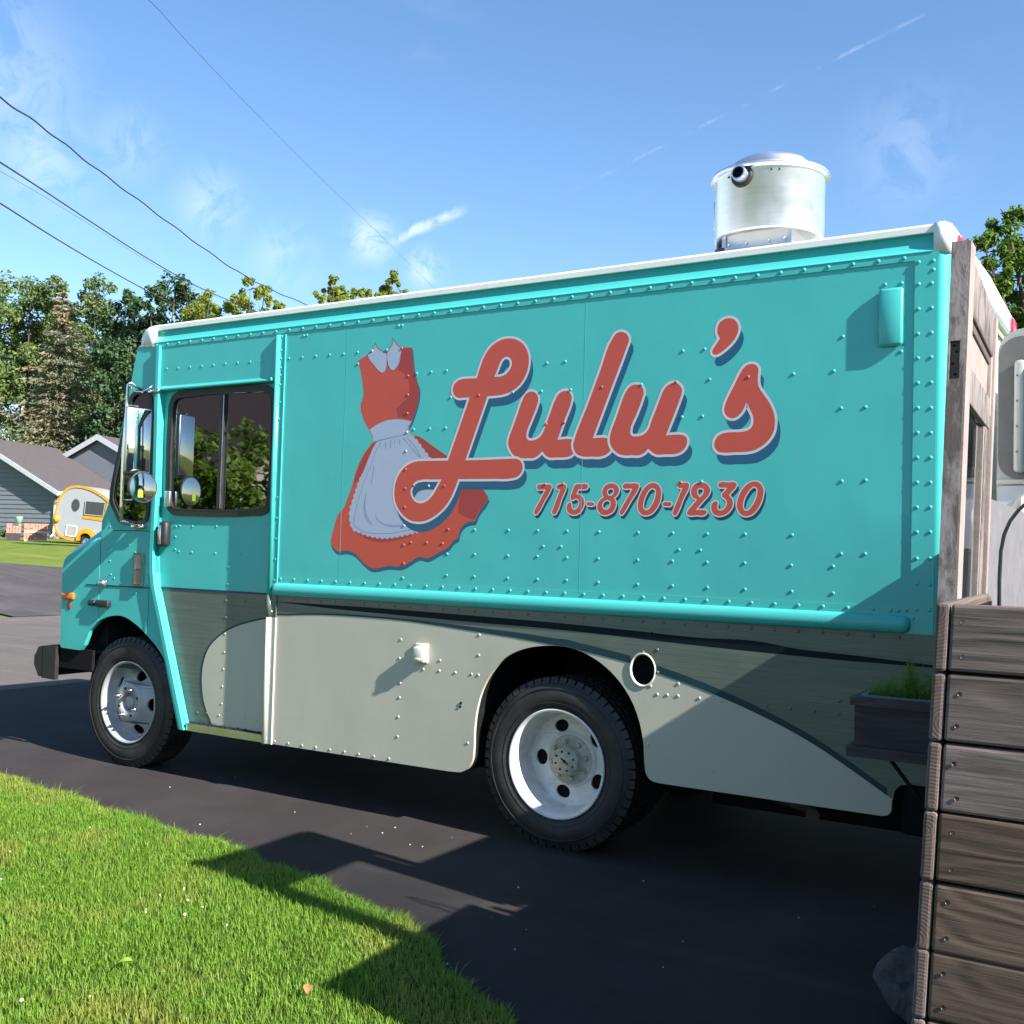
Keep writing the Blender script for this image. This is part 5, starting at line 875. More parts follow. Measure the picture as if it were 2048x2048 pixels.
def rear_wheel():
    c = (0, .040, ZC); ty = tyre('rear_tyre', c, .412, .225, .262); tread(ty, c, .412, .225)
    b = B(); b.lathe([(.262, .014), (.268, -.002), (.262, -.006), (.252, .002), (.246, .018), (.238, .05), (.233, .125), (.226, .160)], c, 'Y', 72)
    disc_with_holes(b, c, .112, .226, .172, .160, .172, 5, .040, .031, R(111))
    b.lathe([(.140, .168), (.128, .150), (.112, .146), (.112, .175)], c, 'Y', 48)
    rim = part(b, 'rear_rim', 'wheelwhite', fixn=True)
    b = B(); b.lathe([(.124, .149), (.112, .140), (.080, .136), (.074, .118), (.071, .098), (.066, .090), (0, .088)], c, 'Y', 40)
    for k in range(8):
        t = 2 * math.pi * k / 8 + .2; b.lathe([(.013, .145), (.013, .126), (.006, .120), (0, .120)], (c[0] + .0985 * math.cos(t), c[1], c[2] + .0925 * math.sin(t)), 'Y', 6)
    part(b, 'rear_hub', 'hubgrime', rim, fixn=True)
    b = B()
    for k in range(8):
        t = 2 * math.pi * k / 8 + .3; b.lathe([(.0055, .0885), (.0055, .0865), (0, .086)], (c[0] + .052 * math.cos(t), c[1], c[2] + .047 * math.sin(t)), 'Y', 8)
    m = Matrix.Translation((c[0], c[1], c[2])) @ Matrix.Rotation(R(32), 4, 'Y')
    b.box((-.024, .0855, -.0035), (.024, .0875, .0035), 0, m).lathe([(.008, .0878), (.008, .085), (0, .085)], c, 'Y', 12)
    part(b, 'hub_bolts', 'hole', rim, fixn=True)
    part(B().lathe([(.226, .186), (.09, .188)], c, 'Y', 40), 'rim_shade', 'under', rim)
    tyre('inner_rear_tyre', (0, .295, ZC), .412, .225, .262); tyre('far_rear_tyre', (0, TW - .265, ZC), .412, .225, .262); tyre('far_inner_rear_tyre', (0, TW - .52, ZC), .412, .225, .262)
rear_wheel()
def front_wheel():
    c = (-3.158, .040, .408); ty = tyre('front_tyre', c, .408, .215, .258); tread(ty, c, .408, .215)
    b = B(); b.lathe([(.258, .014), (.264, -.002), (.259, -.006), (.250, .002), (.245, .02), (.236, .06), (.222, .082)], c, 'Y', 72)
    disc_with_holes(b, c, .118, .222, .012, .082, .180, 5, .042, .032, R(70))
    b.lathe([(.122, .012), (.112, .006), (.062, .006), (.060, .05)], c, 'Y', 48)
    rim = part(b, 'front_rim', 'wheelgrey', fixn=True)
    b = B()
    for k in range(8):
        t = 2 * math.pi * k / 8 + .35; cc = (c[0] + .090 * math.cos(t), c[1], c[2] + .090 * math.sin(t))
        if k % 2: b.lathe([(.013, .006), (.013, -.014), (.007, -.020), (.006, -.032), (0, -.032)], cc, 'Y', 6)
        else: b.lathe([(.009, .0058), (.009, .0035), (0, .0035)], cc, 'Y', 10, 1)
    b.lathe([(.060, .045), (.04, .03), (.038, .012), (.022, .010), (0, .010)], c, 'Y', 24, 2)
    part(b, 'front_hub', ('chrome', 'hole', 'wheelgrey'), rim, fixn=True)
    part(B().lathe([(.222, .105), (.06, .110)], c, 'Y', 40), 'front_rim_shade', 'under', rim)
    tyre('far_front_tyre', (-3.158, TW - .255, .408), .408, .215, .258)
front_wheel()
# ---- rooftop exhaust fan
FC = (.765, .80, 0)
b = B(); b.lathe([(.252, 3.088), (.272, 3.082), (.279, 3.092), (.279, 3.392), (.283, 3.398), (.298, 3.400), (.304, 3.410), (.300, 3.420), (.288, 3.424), (.26, 3.430)], FC, 'Z', 72)
fan = part(b, 'exhaust_fan', 'stainless', fixn=True)
b = B(); b.lathe([(.262, 3.425), (.225, 3.437), (.215, 3.446), (.205, 3.475), (.185, 3.496), (.15, 3.510), (.08, 3.518), (0, 3.520)], FC, 'Z', 64); part(b, 'fan_cap', 'stainless', fan, fixn=True)
b = B(); b.lathe([(.252, 3.089), (.20, 3.10), (.0, 3.10)], FC, 'Z', 48); part(b, 'fan_throat', 'alu', fan)
b = B(); k0, k1 = .155, .275
vs = [(FC[0] + sx * .17, FC[1] + sy * .17, 3.10) for sx, sy in ((-1, -1), (1, -1), (1, 1), (-1, 1))] + [(FC[0] + sx * .185, FC[1] + sy * .185, 2.85) for sx, sy in ((-1, -1), (1, -1), (1, 1), (-1, 1))]
b.add(vs, [(0, 1, 5, 4), (1, 2, 6, 5), (2, 3, 7, 6), (3, 0, 4, 7)]); b.box((FC[0] - .185, FC[1] - .186, 3.035), (FC[0] - .165, FC[1] - .178, 3.10)).box((FC[0] + .165, FC[1] - .186, 3.03), (FC[0] + .178, FC[1] - .176, 3.10))
for x in (-.15, -.06, .06, .14): b.lathe([(.006, -.1835), (.005, -.189), (0, -.189)], (FC[0] + x, FC[1], 3.045), 'Y', 8)
part(b, 'fan_curb', 'alu', fan, fixn=True)
b = B(); b.box((FC[0] - .25, FC[1] - .25, 2.84), (FC[0] + .25, FC[1] + .25, 2.875)); part(b, 'fan_flashing', 'white', fan)
nose = B(); nose.lathe([(.001, -.30), (.03, -.285), (.05, -.25), (.055, -.20), (.055, -.10)], (FC[0], FC[1], 3.055), 'X', 16); part(nose, 'fan_conduit', 'cabdark', fan)
pd = Vector((-.10, -.985, .12)).normalized(); p0 = Vector((FC[0] - .050, FC[1] - .274, 3.355))
b = B(); b.tube([p0, p0 + pd * .055], .037, 24, cap=False); b.tube([p0 + pd * .055, p0 + pd * .002], .030, 24, cap=False, mi=1); b.tube([p0 + pd * .020, p0 + pd * .018], .031, 24, mi=1)
a1 = pd.cross(Vector((0, 0, 1))).normalized(); a2 = pd.cross(a1)
vs = [p0 + pd * .055 + (a1 * math.cos(t) + a2 * math.sin(t)) * r_ for r_ in (.037, .030) for t in [2 * math.pi * k / 24 for k in range(24)]]
b.add(vs, [(k, (k + 1) % 24, 24 + (k + 1) % 24, 24 + k) for k in range(24)]); part(b, 'fan_spout', ('stainless', 'hole'), fan)
b = B(); b.lathe([(.030, -.010), (.054, -.010), (.056, -.004), (.056, .03)], (0, 0, 0), 'Y', 28); b.v = [tuple(p0 + Vector((v[0], v[1] - .006, v[2]))) for v in b.v]; part(b, 'spout_collar', 'rubber', fan)
part(B().rbox((FC[0] - .300, FC[1] - .02, 3.19), (FC[0] - .272, FC[1] + .035, 3.34), .006), 'fan_hinge', 'alu', fan)
b = B()
for t in (-118, -95, -70, -62): b.lathe([(.006, 0), (.005, -.004), (0, -.004)], (FC[0] + .281 * math.cos(R(t)), FC[1] + .281 * math.sin(R(t)), 3.372), 'Y', 8)
part(b, 'fan_screws', 'screw', fan)
# ------------------------------------------------------------------ ground, road, lawns
def gz(x):
    return float(np.interp(-x, [-1e6, 14.2, 15.6, 20.8, 27, 33, 43, 1e6], [0, 0, .12, .86, 1.28, 1.36, 1.55, 1.6]))
def strip_sheet(name, xs, lo, hi, dz, mat, ny=1):
    b = B()
    for x0, x1 in zip(xs[:-1], xs[1:]):
        for j in range(ny):
            def y(x, t): return lo(x) + (hi(x) - lo(x)) * t
            q = [(x0, y(x0, j / ny)), (x1, y(x1, j / ny)), (x1, y(x1, (j + 1) / ny)), (x0, y(x0, (j + 1) / ny))]
            b.add([(x, yy, gz(x) + dz) for x, yy in q], [(0, 1, 2, 3)])
    o = b.obj(name, MT[mat], None, 'structure', fixn=False); o['label'] = name.replace('_', ' '); del o['label']; return o
gx = [600, 100, 12, 0, -6.9, -14.2, -15.6, -17, -19, -20.8, -24, -27, -33, -43, -80, -200, -700]
strip_sheet('ground', gx[::-1], lambda x: -700, lambda x: 700, -.03, 'farlawn')
strip_sheet('road', [-14.9, -14.2, -6.9], lambda x: -80, lambda x: 90, -.004, 'road')
strip_sheet('far_driveway', [-21.9, -21, -20.2, -18.5, -16.5, -15.6, -14.9], lambda x: 7.0 + .045 * (x + 15) * 0, lambda x: float(np.interp(x, [-21.9, -21, -20.2, -17.5, -14.9], [9.0, 10.6, 11.9, 16.6, 24])), .004, 'asphalt2')
EDGE = [(-6.9, -.42), (-5.2, -.52), (-3.43, -.647), (-2.6, -.74), (-1.855, -.84), (-1.122, -.912), (-.556, -1.055), (-.09, -1.170), (.216, -1.316), (.484, -1.526), (.80, -1.70), (1.05, -2.0), (1.2, -2.5), (1.3, -3.4), (1.4, -12)]
ex = [p[0] for p in EDGE]; ey = [p[1] for p in EDGE]
def edge_y(x): return float(np.interp(x, ex, ey)) + .02 * math.sin(x * 9.1) + .014 * math.sin(x * 23 + 1)
dxs = [-6.9 + .1 * k for k in range(84)] + [1.5, 2.5, 4, 8, 14]
strip_sheet('driveway', dxs, lambda x: (edge_y(x) - .12) if x < 1.0 else -14, lambda x: 7.5, 0, 'asphalt')
lx = [-6.9 + .06 * k for k in range(139)]
b = B(); pr = None
for x in lx:
    e = edge_y(x); row = [(x, e, .002), (x, e - .05, .016), (x, e - .3, .026), (x, e - 1.2, .03), (x, -12, .03)]
    if pr: b.add(pr + row, [(i, i + 5, i + 6, i + 1) for i in range(4)], 0, True)
    pr = row
o = b.obj('lawn', MT['soil'], None, 'structure')
# grass blades, thickest where the camera can see them
rs = np.random.RandomState(7)
def blades(n, xr, yr, hmin, hmax, wd, keep):
    x = rs.uniform(xr[0], xr[1], n); y = rs.uniform(yr[0], yr[1], n); e = np.array([edge_y(v) for v in x])
    k = (y < e + .015) & keep(x, y); x, y, e = x[k], y[k], e[k]; n = len(x)
    cl = np.sin(x * 3.1 + 1) * np.sin(y * 4.3) * .5 + np.sin(x * 7.7 - y * 6.1) * .5
    h = rs.uniform(hmin, hmax, n) * (1 + .22 * cl) * np.where(rs.rand(n) < .035, 1.7, 1); a = rs.uniform(0, 2 * np.pi, n); ln = rs.uniform(.15, .95, n) * h
    near = np.clip((y - e + .06) / .075, 0, 1); ln = ln * (1 + .5 * near); ady = np.where(near > .3, np.abs(np.sin(a)), np.sin(a))
    w = wd * rs.uniform(.7, 1.3, n); z0 = np.interp(e - y, [-.02, 0, .05, .3, 1.2], [0, .0, .012, .022, .026])
    px_, py_ = -np.sin(a) * w / 2, np.cos(a) * w / 2; dx, dy = np.cos(a), ady
    P = np.zeros((n, 5, 3))
    P[:, 0] = np.stack([x - px_, y - py_, z0], 1); P[:, 1] = np.stack([x + px_, y + py_, z0], 1)
    mx, my, mz = x + dx * ln * .35, y + dy * ln * .35, z0 + h * .62
    P[:, 2] = np.stack([mx + px_ * .8, my + py_ * .8, mz], 1); P[:, 3] = np.stack([mx - px_ * .8, my - py_ * .8, mz], 1)
    P[:, 4] = np.stack([x + dx * ln, y + dy * ln, z0 + h * .95], 1)
    return P
def mesh_np(name, V, quads, tris, mat, kind=None, parent=None):
    me = bpy.data.meshes.new(name); nv = len(V); me.vertices.add(nv); me.vertices.foreach_set('co', V.astype(np.float32).ravel())
    nq, ntr = len(quads), len(tris); me.loops.add(nq * 4 + ntr * 3); me.polygons.add(nq + ntr)
    li = np.concatenate([quads.ravel(), tris.ravel()]).astype(np.int32) if ntr else quads.ravel().astype(np.int32)
    me.loops.foreach_set('vertex_index', li)
    me.polygons.foreach_set('loop_start', np.concatenate([np.arange(nq) * 4, nq * 4 + np.arange(ntr) * 3]).astype(np.int32))
    for m in (mat if isinstance(mat, list) else [mat]): me.materials.append(m)
    me.update(calc_edges=True); me.validate(); o = link(name, me, parent)
    if kind: o['kind'] = kind
    return o
kp = lambda x, y: (y > -3.4) & (x < 1.4)
P1 = np.concatenate([blades(215000, (-2.6, 1.35), (-3.3, -.7), .016, .038, .0028, lambda x, y: (y > -3.3)), blades(70000, (-4.6, -2.4), (-2.2, -.5), .018, .040, .0036, kp), blades(9000, (-6.9, -4.4), (-3, -.4), .03, .055, .009, kp)])
n = len(P1); base = np.arange(n)[:, None] * 5
mesh_np('grass', P1.reshape(-1, 3), base + np.array([0, 1, 2, 3]), base + np.array([3, 2, 4]), MT['grass'], 'stuff')
# clover leaves lying among the blades, and their flowers
def clover_patch(n):
    x = rs.uniform(-4.2, 1.3, n); y = rs.uniform(-3.2, -.6, n); e = np.array([edge_y(v) for v in x])
    dens = .5 + .5 * np.sin(x * 2.3 + y * 1.7) * np.sin(y * 2.9 - x * .8 + 2); k = (y < e - .03) & (rs.rand(n) < dens ** 2); x, y = x[k], y[k]; n = len(x)
    V = []; c = np.stack([x, y, rs.uniform(.020, .036, n)], 1)
    for j in range(3):
        a = rs.uniform(0, 6.28, n) if j == 0 else a + 2.094
        s = .0075; d = np.stack([np.cos(a), np.sin(a), np.full(n, .25)], 1) * s; q = np.stack([-np.sin(a), np.cos(a), np.zeros(n)], 1) * s * .75
        V.append(np.stack([c, c + d * .8 + q, c + d * 1.7, c + d * .8 - q], 1))
    return np.concatenate(V)
cv = clover_patch(16000); n = len(cv)
mesh_np('clover', cv.reshape(-1, 3), np.arange(n)[:, None] * 4 + np.arange(4), np.zeros((0, 3), int), MT['clover'], 'stuff')
random.seed(11); b = B()
fl0 = [(-3.072, -.70), (-2.418, -1.257), (-2.125, -1.396), (-1.849, -1.616), (-.853, -1.623), (-.725, -1.596), (-.275, -2.377), (-.399, -2.525), (.089, -2.324), (-.629, -1.607), (-2.282, -1.085), (-1.939, -1.133), (-2.9, -.75), (-2.55, -1.0), (-.6, -1.72), (-.78, -1.75), (-.4, -1.7)] + [(random.uniform(-3.3, .6), random.uniform(-2.7, -1.2)) for _ in range(12)]
for x, y in fl0:
    if y > edge_y(x) - .04: continue
    r_ = random.uniform(.004, .0068); z = random.uniform(.032, .044)
    b.lathe([(0, -r_), (r_ * .8, -r_ * .6), (r_, 0), (r_ * .75, r_ * .6), (0, r_)], (x, y, z), 'Z', 7); b.tube([(x, y, .02), (x, y, z - r_)], .0012, 4, cap=False)
b.obj('clover_flowers', MT['flower'], None, 'stuff')
def leaf(name, p, s, ang, mat, label):
    b = B(); c = Vector(p); n = 6; vs = []
    for i in range(n + 1):
        t = i / n; w = s * .33 * math.sin(math.pi * t) ** .8; zc = .012 * math.sin(math.pi * t)
        for sgn in (-1, 0, 1): vs.append((t * s, sgn * w, zc + (abs(sgn) * .006)))
    b.add(vs, [(3 * i + j, 3 * i + 3 + j, 3 * i + 4 + j, 3 * i + 1 + j) for i in range(n) for j in (0, 1)], 0, True)
    m = Matrix.Translation(c) @ Matrix.Rotation(ang, 4, 'Z') @ Matrix.Rotation(R(-18), 4, 'Y'); b.v = [tuple(m @ Vector(v)) for v in b.v]
    return tag(b.obj(name, MT[mat]), label, 'leaf')
leaf('fallen_leaf', (-.37, -2.21, .050), .062, .5, 'leafgreen', 'single broad green leaf lying on top of the short lawn')
leaf('fallen_leaf', (.29, -2.02, .052), .045, 2.2, 'leafbrown', 'small dry brown leaf lying in the lawn near the shadow')
# pebbles and grit on the drive
random.seed(5); b = B()
pb = [(-1.477, -.188), (-.836, -.237), (-.852, -.113), (-.598, -.321), (-.529, -.313), (.175, -.575), (.573, -.164), (.418, -1.45), (-2.46, -.195), (-1.673, -.676), (.538, -1.195)] + [(random.uniform(-4, 1.6), random.uniform(-1.2, .3)) for _ in range(22)]
for x, y in pb:
    if y < edge_y(x) + .02: continue
    r_ = random.uniform(.0015, .004) if (x, y) not in pb[:11] else random.uniform(.004, .0065)
    vs = [(x + r_ * random.uniform(.7, 1.2) * math.cos(t) * math.cos(u), y + r_ * math.sin(t) * math.cos(u), r_ * .55 + r_ * .55 * math.sin(u)) for u in (-1.2, 0, 1.2) for t in (0, 1.25, 2.5, 3.8, 5.0)]
    b.add(vs, [(5 * k + j, 5 * k + (j + 1) % 5, 5 * k + 5 + (j + 1) % 5, 5 * k + 5 + j) for k in (0, 1) for j in range(5)] + [(10, 11, 12, 13, 14)], 0, True)
b.obj('pebbles', MT['pebble'], None, 'stuff')

# ------------------------------------------------------------------ plank planter in the foreground
pl = thing('plank_planter', (2.6, -1.7, 0), 'weathered grey timber planter box of stacked planks in the right foreground', 'planter')
random.seed(3)
def board(name, a, c, mats, parent, r=.006, sh=0, endmat=None, seed=0):
    """one rounded plank; its own origin at its centre"""
    ctr = Vector([(a[i] + c[i]) / 2 for i in range(3)]); h = [(c[i] - a[i]) / 2 for i in range(3)]
    b = B().rbox([-h[i] for i in range(3)], h, r); b.v = [(v[0] + sh * v[2], v[1], v[2]) for v in [tuple(q) for q in b.v]]
    b.sm = [False] * len(b.f)
    if endmat:
        for i, f in enumerate(b.f):
            q = [Vector(b.v[k]) for k in f]; nrm = (q[1] - q[0]).cross(q[2] - q[0])
            if nrm.length > 0 and abs(nrm.normalized().y) > .8: b.mi[i] = 1
    me = bpy.data.meshes.new(name); me.from_pydata(b.v, [], b.f)
    for m in mats: me.materials.append(MT[m])
    me.polygons.foreach_set('material_index', b.mi)
    o = link(name, me, parent); o.matrix_basis = Matrix.Translation(ctr); return o
LEAN = .045
ztop = [1.355, 1.2105, 1.0665, .924, .779, .640, .497, .353, .209]
screws = B()
def lean2(b): b.v = [(v[0] + LEAN * (v[2] - 1.3), v[1], v[2]) for v in b.v]; return b
for i, zt in enumerate(ztop):
    zb = zt - .1385; xo = (zt - .07 - 1.3) * LEAN
    board('front_plank', (2.166 + xo, -2.2 + .001 * (i % 3), zb), (4.3, -2.171, zt), ['plankB' if i in (3, 4, 5, 6, 7) else 'plank'], pl, .007, LEAN)
    y1 = -1.16 if i == 0 else -.93
    o = board('side_plank', (2.137 + xo, -2.203 + .0015 * ((i * 2) % 3), zb - .002), (2.1635 + xo, y1, zt + .0005), ['plankY', 'plankend'], pl, .007, LEAN, True)
    # the side wall splays a little away from square
    o.matrix_basis = Matrix.Translation((2.15 + xo, -2.2, 0)) @ Matrix.Rotation(R(3.2), 4, 'Z') @ Matrix.Translation((-2.15 - xo, 2.2, 0)) @ o.matrix_basis
    for dz in (.036, .108):
        x = 2.166 + xo + .027 + random.uniform(-.004, .004); z = zt - dz + random.uniform(-.004, .004)
        screws.lathe([(.0048, -.0004), (.004, .0006), (.0015, .0012), (0, .0014)], (x, -2.2, z), 'Y', 10)
    if i < 6:
        b = screws
screws.obj('screw_heads', MT['screw'], pl, 'stuff', fixn=True)
for k in range(7): board('back_plank', (2.22 + k * .145, -1.16, .5), (2.36 + k * .145, -1.135, 1.39 - .01 * (k % 2)), ['plank'], pl, .004)
part(B().box((2.2, -2.165, 1.10), (4.2, -1.17, 1.16)), 'planter_soil', 'soil', pl)
part(lean2(B().box((2.168, -2.1705, .02), (4.2, -2.166, 1.335))), 'plank_gap_light_block', 'under', pl)  # unseen dark sheet added behind the planks so no sun passes their gaps
b = lean2(B().box((2.165, -2.165, .02), (2.169, -1.20, 1.335))); m_ = Matrix.Translation((2.15, -2.2, 0)) @ Matrix.Rotation(R(3.2), 4, 'Z') @ Matrix.Translation((-2.15, 2.2, 0)); b.v = [tuple(m_ @ Vector(v)) for v in b.v]; part(b, 'plank_gap_light_block', 'under', pl)  # second added sheet, blocking sun through the side wall gaps
part(B().box((2.172, -2.166, .0), (2.23, -2.11, 1.30)).box((3.9, -2.166, .0), (3.96, -2.11, 1.30)), 'corner_post', 'plankY', pl)

# weathered old door frame standing on the side wall
fr = thing('old_door_frame', (2.1, -1.35, 1.2), 'weathered grey wooden door frame with a glass pane standing beside the truck rear', 'door frame')
FL = .027
def lean(b, z0=2.25): b.v = [(v[0] + FL * (v[2] - z0), v[1], v[2]) for v in [tuple(q) for q in b.v]]; return b
b = B(); rec = [(2.0865, 1.902), (2.1105, 1.902), (2.1105, 1.998), (2.0865, 1.998)]
b.plate([[(2.081, 1.20), (2.1215, 1.20), (2.1215, 2.25), (2.081, 2.25)], rec[::-1]], -1.72, -1.705)
b.box((2.0812, -1.705, 1.20), (2.1210, -1.645, 2.2495))
post = part(lean(b), 'frame_post', 'peel', fr, fixn=True)
part(lean(B().box((2.0868, -1.7068, 1.9022), (2.1102, -1.7055, 1.9978))), 'mortise_plate', 'trimbrown', post)
b = B()
for x, z in ((2.095, 1.988), (2.101, 1.972), (2.093, 1.942), (2.099, 1.915)): b.lathe([(.0038, -1.7074), (0, -1.7073)], (x, 0, z), 'Y', 10)
part(lean(b), 'screw_hole', 'hole', post)
part(lean(B().box((2.1217, -1.719, 1.20), (2.1268, -1.648, 2.2485))), 'post_edge', 'palewood', post)
# the frame itself lies along Y, splayed 3.2 degrees
FM = Matrix.Translation((2.106, -1.645, 0)) @ Matrix.Rotation(R(3.2), 4, 'Z')
def fbox(y0, y1, z0, z1, x0, x1, name, mat, parent=fr, r=0):
    b = B()
    if r: b.rbox((x0, y0, z0), (x1, y1, z1), r, 0, FM)
    else: b.box((x0, y0, z0), (x1, y1, z1), 0, FM)
    return part(lean(b), name, mat, parent)
fbox(0, .70, 2.105, 2.235, -.016, .012, 'top_rail', 'peelrail', r=.003)
fbox(.002, .69, 2.062, 2.104, -.012, .008, 'moulding', 'trimbrown', r=.004); fbox(.002, .69, 2.085, 2.104, -.012, .015, 'moulding', 'trimbrown', r=.004)
fbox(.001, .69, 1.958, 2.0615, -.014, .002, 'wood_panel', 'palewood')
fbox(0, .70, 1.862, 1.957, -.016, .012, 'middle_rail', 'peelrail', r=.003)
fbox(0.001, .69, 1.30, 1.8615, -.006, -.002, 'window_pane', 'glass2')
fbox(.0005, .035, 1.20, 1.861, -.012, .008, 'near_stile', 'trimbrown')
fbox(.60, .69, 1.20, 1.861, -.016, .010, 'far_stile', 'peelrail', r=.003); fbox(.575, .599, 1.25, 1.860, -.010, .006, 'glazing_bead', 'palewood')
fbox(.701, .745, 1.20, 2.215, -.022, .022, 'far_post', 'palewood', r=.003); fbox(.67, .6995, 1.90, 2.10, -.013, .014, 'far_moulding', 'palewood', r=.003)
# low screen wall between the frame and the truck
scn = thing('deck_screen', (2.03, -.45, 0), 'low grey board screen wall behind the old door frame', 'screen wall')
for k in range(12): board('screen_board', (2.018, -.99 + k * .1225, .0), (2.040, -.8685 + k * .1225, 1.66), ['screen'], scn, .001)
part(B().box((2.0405, -.985, .0), (2.046, .48, 1.64)), 'screen_backing', 'screen', scn)
# moulded grey cabin at the right edge
cb = thing('moulded_cabin', (2.5, 1.1, 0), 'grey and white moulded plastic cabin with a rounded top corner at the right edge', 'cabin')
X0 = 1.905; X1 = 3.1
part(B().plate([rrect(X0, .05, X1, 2.47, .10)], .5, 1.9), 'cabin_body', 'cabpale', cb, fixn=True)
part(B().plate([rrect(X0 + .004, 1.815, X1 - .03, 2.435, .085)], .492, .4995), 'upper_panel', 'cabgrey', cb, fixn=True)
rib = [(.0, .492)]
b = B().rbox((1.972, .462, 1.84), (2.022, .495, 2.33), .018); part(b, 'window_rib', 'cabpale', cb)
b = B().rbox((2.022, .455, 1.86), (2.5, .49, 2.31), .02); part(b, 'window_surround', 'tglass', cb)
b = B()
for z in (1.93, 2.04, 2.15, 2.26): b.lathe([(.005, .462), (.004, .459), (0, .459)], (1.987, 0, z), 'Y', 8)
part(b, 'rib_screws', 'screw', cb)
part(B().rbox((X0, .485, 1.79), (X1, .4985, 1.812), .005), 'waist_rail', 'cabpale', cb)
part(B().plate([rrect(X0 + .006, 1.50, X1 - .03, 1.785, .02)], .490, .4995), 'lower_panel', 'cabwhite', cb, fixn=True)
b = B(); b.lathe([(.118, .492), (.112, .480), (.095, .474), (0, .473)], (2.045, 0, 1.645), 'Y', 40, sx=.72); part(b, 'oval_boss', 'cabpale', cb)
part(B().rbox((2.005, .462, 1.575), (2.018, .49, 1.735), .005), 'pull_handle', 'white', cb)
part(B().plate([rrect(X0 + .006, .3, X1 - .03, 1.485, .02)], .491, .4995), 'dark_skirt', 'cabdark', cb, fixn=True)
hs = B().tube(smooth3 := [Vector(p) for p in ((2.150, -1.30, 1.10), (2.146, -1.30, 1.316), (2.146, -1.30, 1.40), (2.149, -1.30, 1.478), (2.157, -1.30, 1.525), (2.172, -1.30, 1.563), (2.192, -1.30, 1.592), (2.222, -1.30, 1.622), (2.27, -1.30, 1.650), (2.34, -1.30, 1.66), (2.42, -1.30, 1.62), (2.47, -1.30, 1.50), (2.49, -1.30, 1.17))], .0052, 10)
tag(hs.obj('black_hose', MT['hosem']), 'thin black hose arching up out of the plank planter', 'hose')
# flower box on the side wall with a feathery herb
fbx = thing('flower_box', (1.93, -1.3, .88), 'dark stained wooden flower box bracketed to the planter side in shade', 'flower box')
def hbox(x0, x1, y0, y1, z0, z1, t, name, mat):
    part(B().box((x0, y0, z0), (x1, y0 + t, z1)).box((x0, y1 - t, z0), (x1, y1, z1)).box((x0, y0 + t, z0), (x0 + t, y1 - t, z1)).box((x1 - t, y0 + t, z0), (x1, y1 - t, z1)), name, mat, fbx)
hbox(1.777, 2.085, -1.39, -1.21, .909, 1.024, .012, 'box_side', 'darkwood'); hbox(1.766, 2.092, -1.40, -1.20, 1.0245, 1.048, .024, 'top_rim', 'darkwood'); hbox(1.759, 2.092, -1.407, -1.193, .878, .9085, .02, 'base_trim', 'darkwood')
hbox(1.792, 2.064, -1.374, -1.226, .96, 1.054, .009, 'planter_liner', 'bluegrey')
part(B().box((1.80, -1.37, .93), (2.06, -1.23, 1.02)), 'box_soil', 'soil', fbx)
b = B().tube([(1.86, -1.35, .885), (2.072, -1.30, .60)], .0065, 6); part(b, 'strut', 'under', fbx)
def herb():
    r0 = np.random.RandomState(2); n = 4200
    cx = r0.uniform(1.805, 2.055, n); cy = r0.uniform(-1.365, -1.235, n); h = r0.uniform(.02, .115, n) * (.55 + .6 * np.clip((cx - 1.80) / .12, 0, 1)); t = r0.rand(n) < .10
    cx[t] = 1.912 + r0.normal(0, .006, t.sum()); cy[t] = -1.30 + r0.normal(0, .01, t.sum()); h[t] = r0.uniform(.05, .17, t.sum())
    a = r0.uniform(0, 6.28, n); z0 = 1.02 + h * r0.uniform(.2, .9, n); L = r0.uniform(.012, .035, n)
    d = np.stack([np.cos(a) * .7, np.sin(a) * .7, r0.uniform(.2, 1.1, n)], 1); d /= np.linalg.norm(d, axis=1)[:, None]; q = np.stack([-np.sin(a), np.cos(a), 0 * a], 1) * .0011; c = np.stack([cx, cy, z0], 1)
    V = np.stack([c - q, c + q, c + d * L[:, None]], 1); st = r0.rand(n) < .12; s0 = np.stack([cx, cy, np.full(n, 1.01)], 1)
    V2 = np.stack([s0 - q, s0 + q, c], 1)[st]; V = np.concatenate([V, V2]); m = len(V)
    return mesh_np('herb_plant', V.reshape(-1, 3), np.zeros((0, 4), int), np.arange(m)[:, None] * 3 + np.arange(3), MT['dill'])
tag(herb(), 'feathery bright green herb growing in the dark flower box', 'herb')
# rock at the foot of the planter
bm = bmesh.new(); bmesh.ops.create_icosphere(bm, subdivisions=4, radius=1)
from mathutils import noise as mn
for v in bm.verts:
    d = v.co.normalized(); k = 1 + .30 * mn.noise(d * 1.6 + Vector((3, 1, 7))) + .16 * mn.noise(d * 4.1) + .06 * mn.noise(d * 11)
    v.co = Vector((d.x * .21 * k, d.y * .17 * k, max(-.03, d.z * .22 * k)))
    v.co = Matrix.Rotation(R(28), 3, 'Y') @ v.co + Vector((1.955, -.93, .03))
me = bpy.data.meshes.new('rock'); bm.to_mesh(me); bm.free(); me.materials.append(MT['rockm'])
tag(link('rock', me), 'rough grey streaked rock on the dark driveway at the foot of the planter', 'rock')

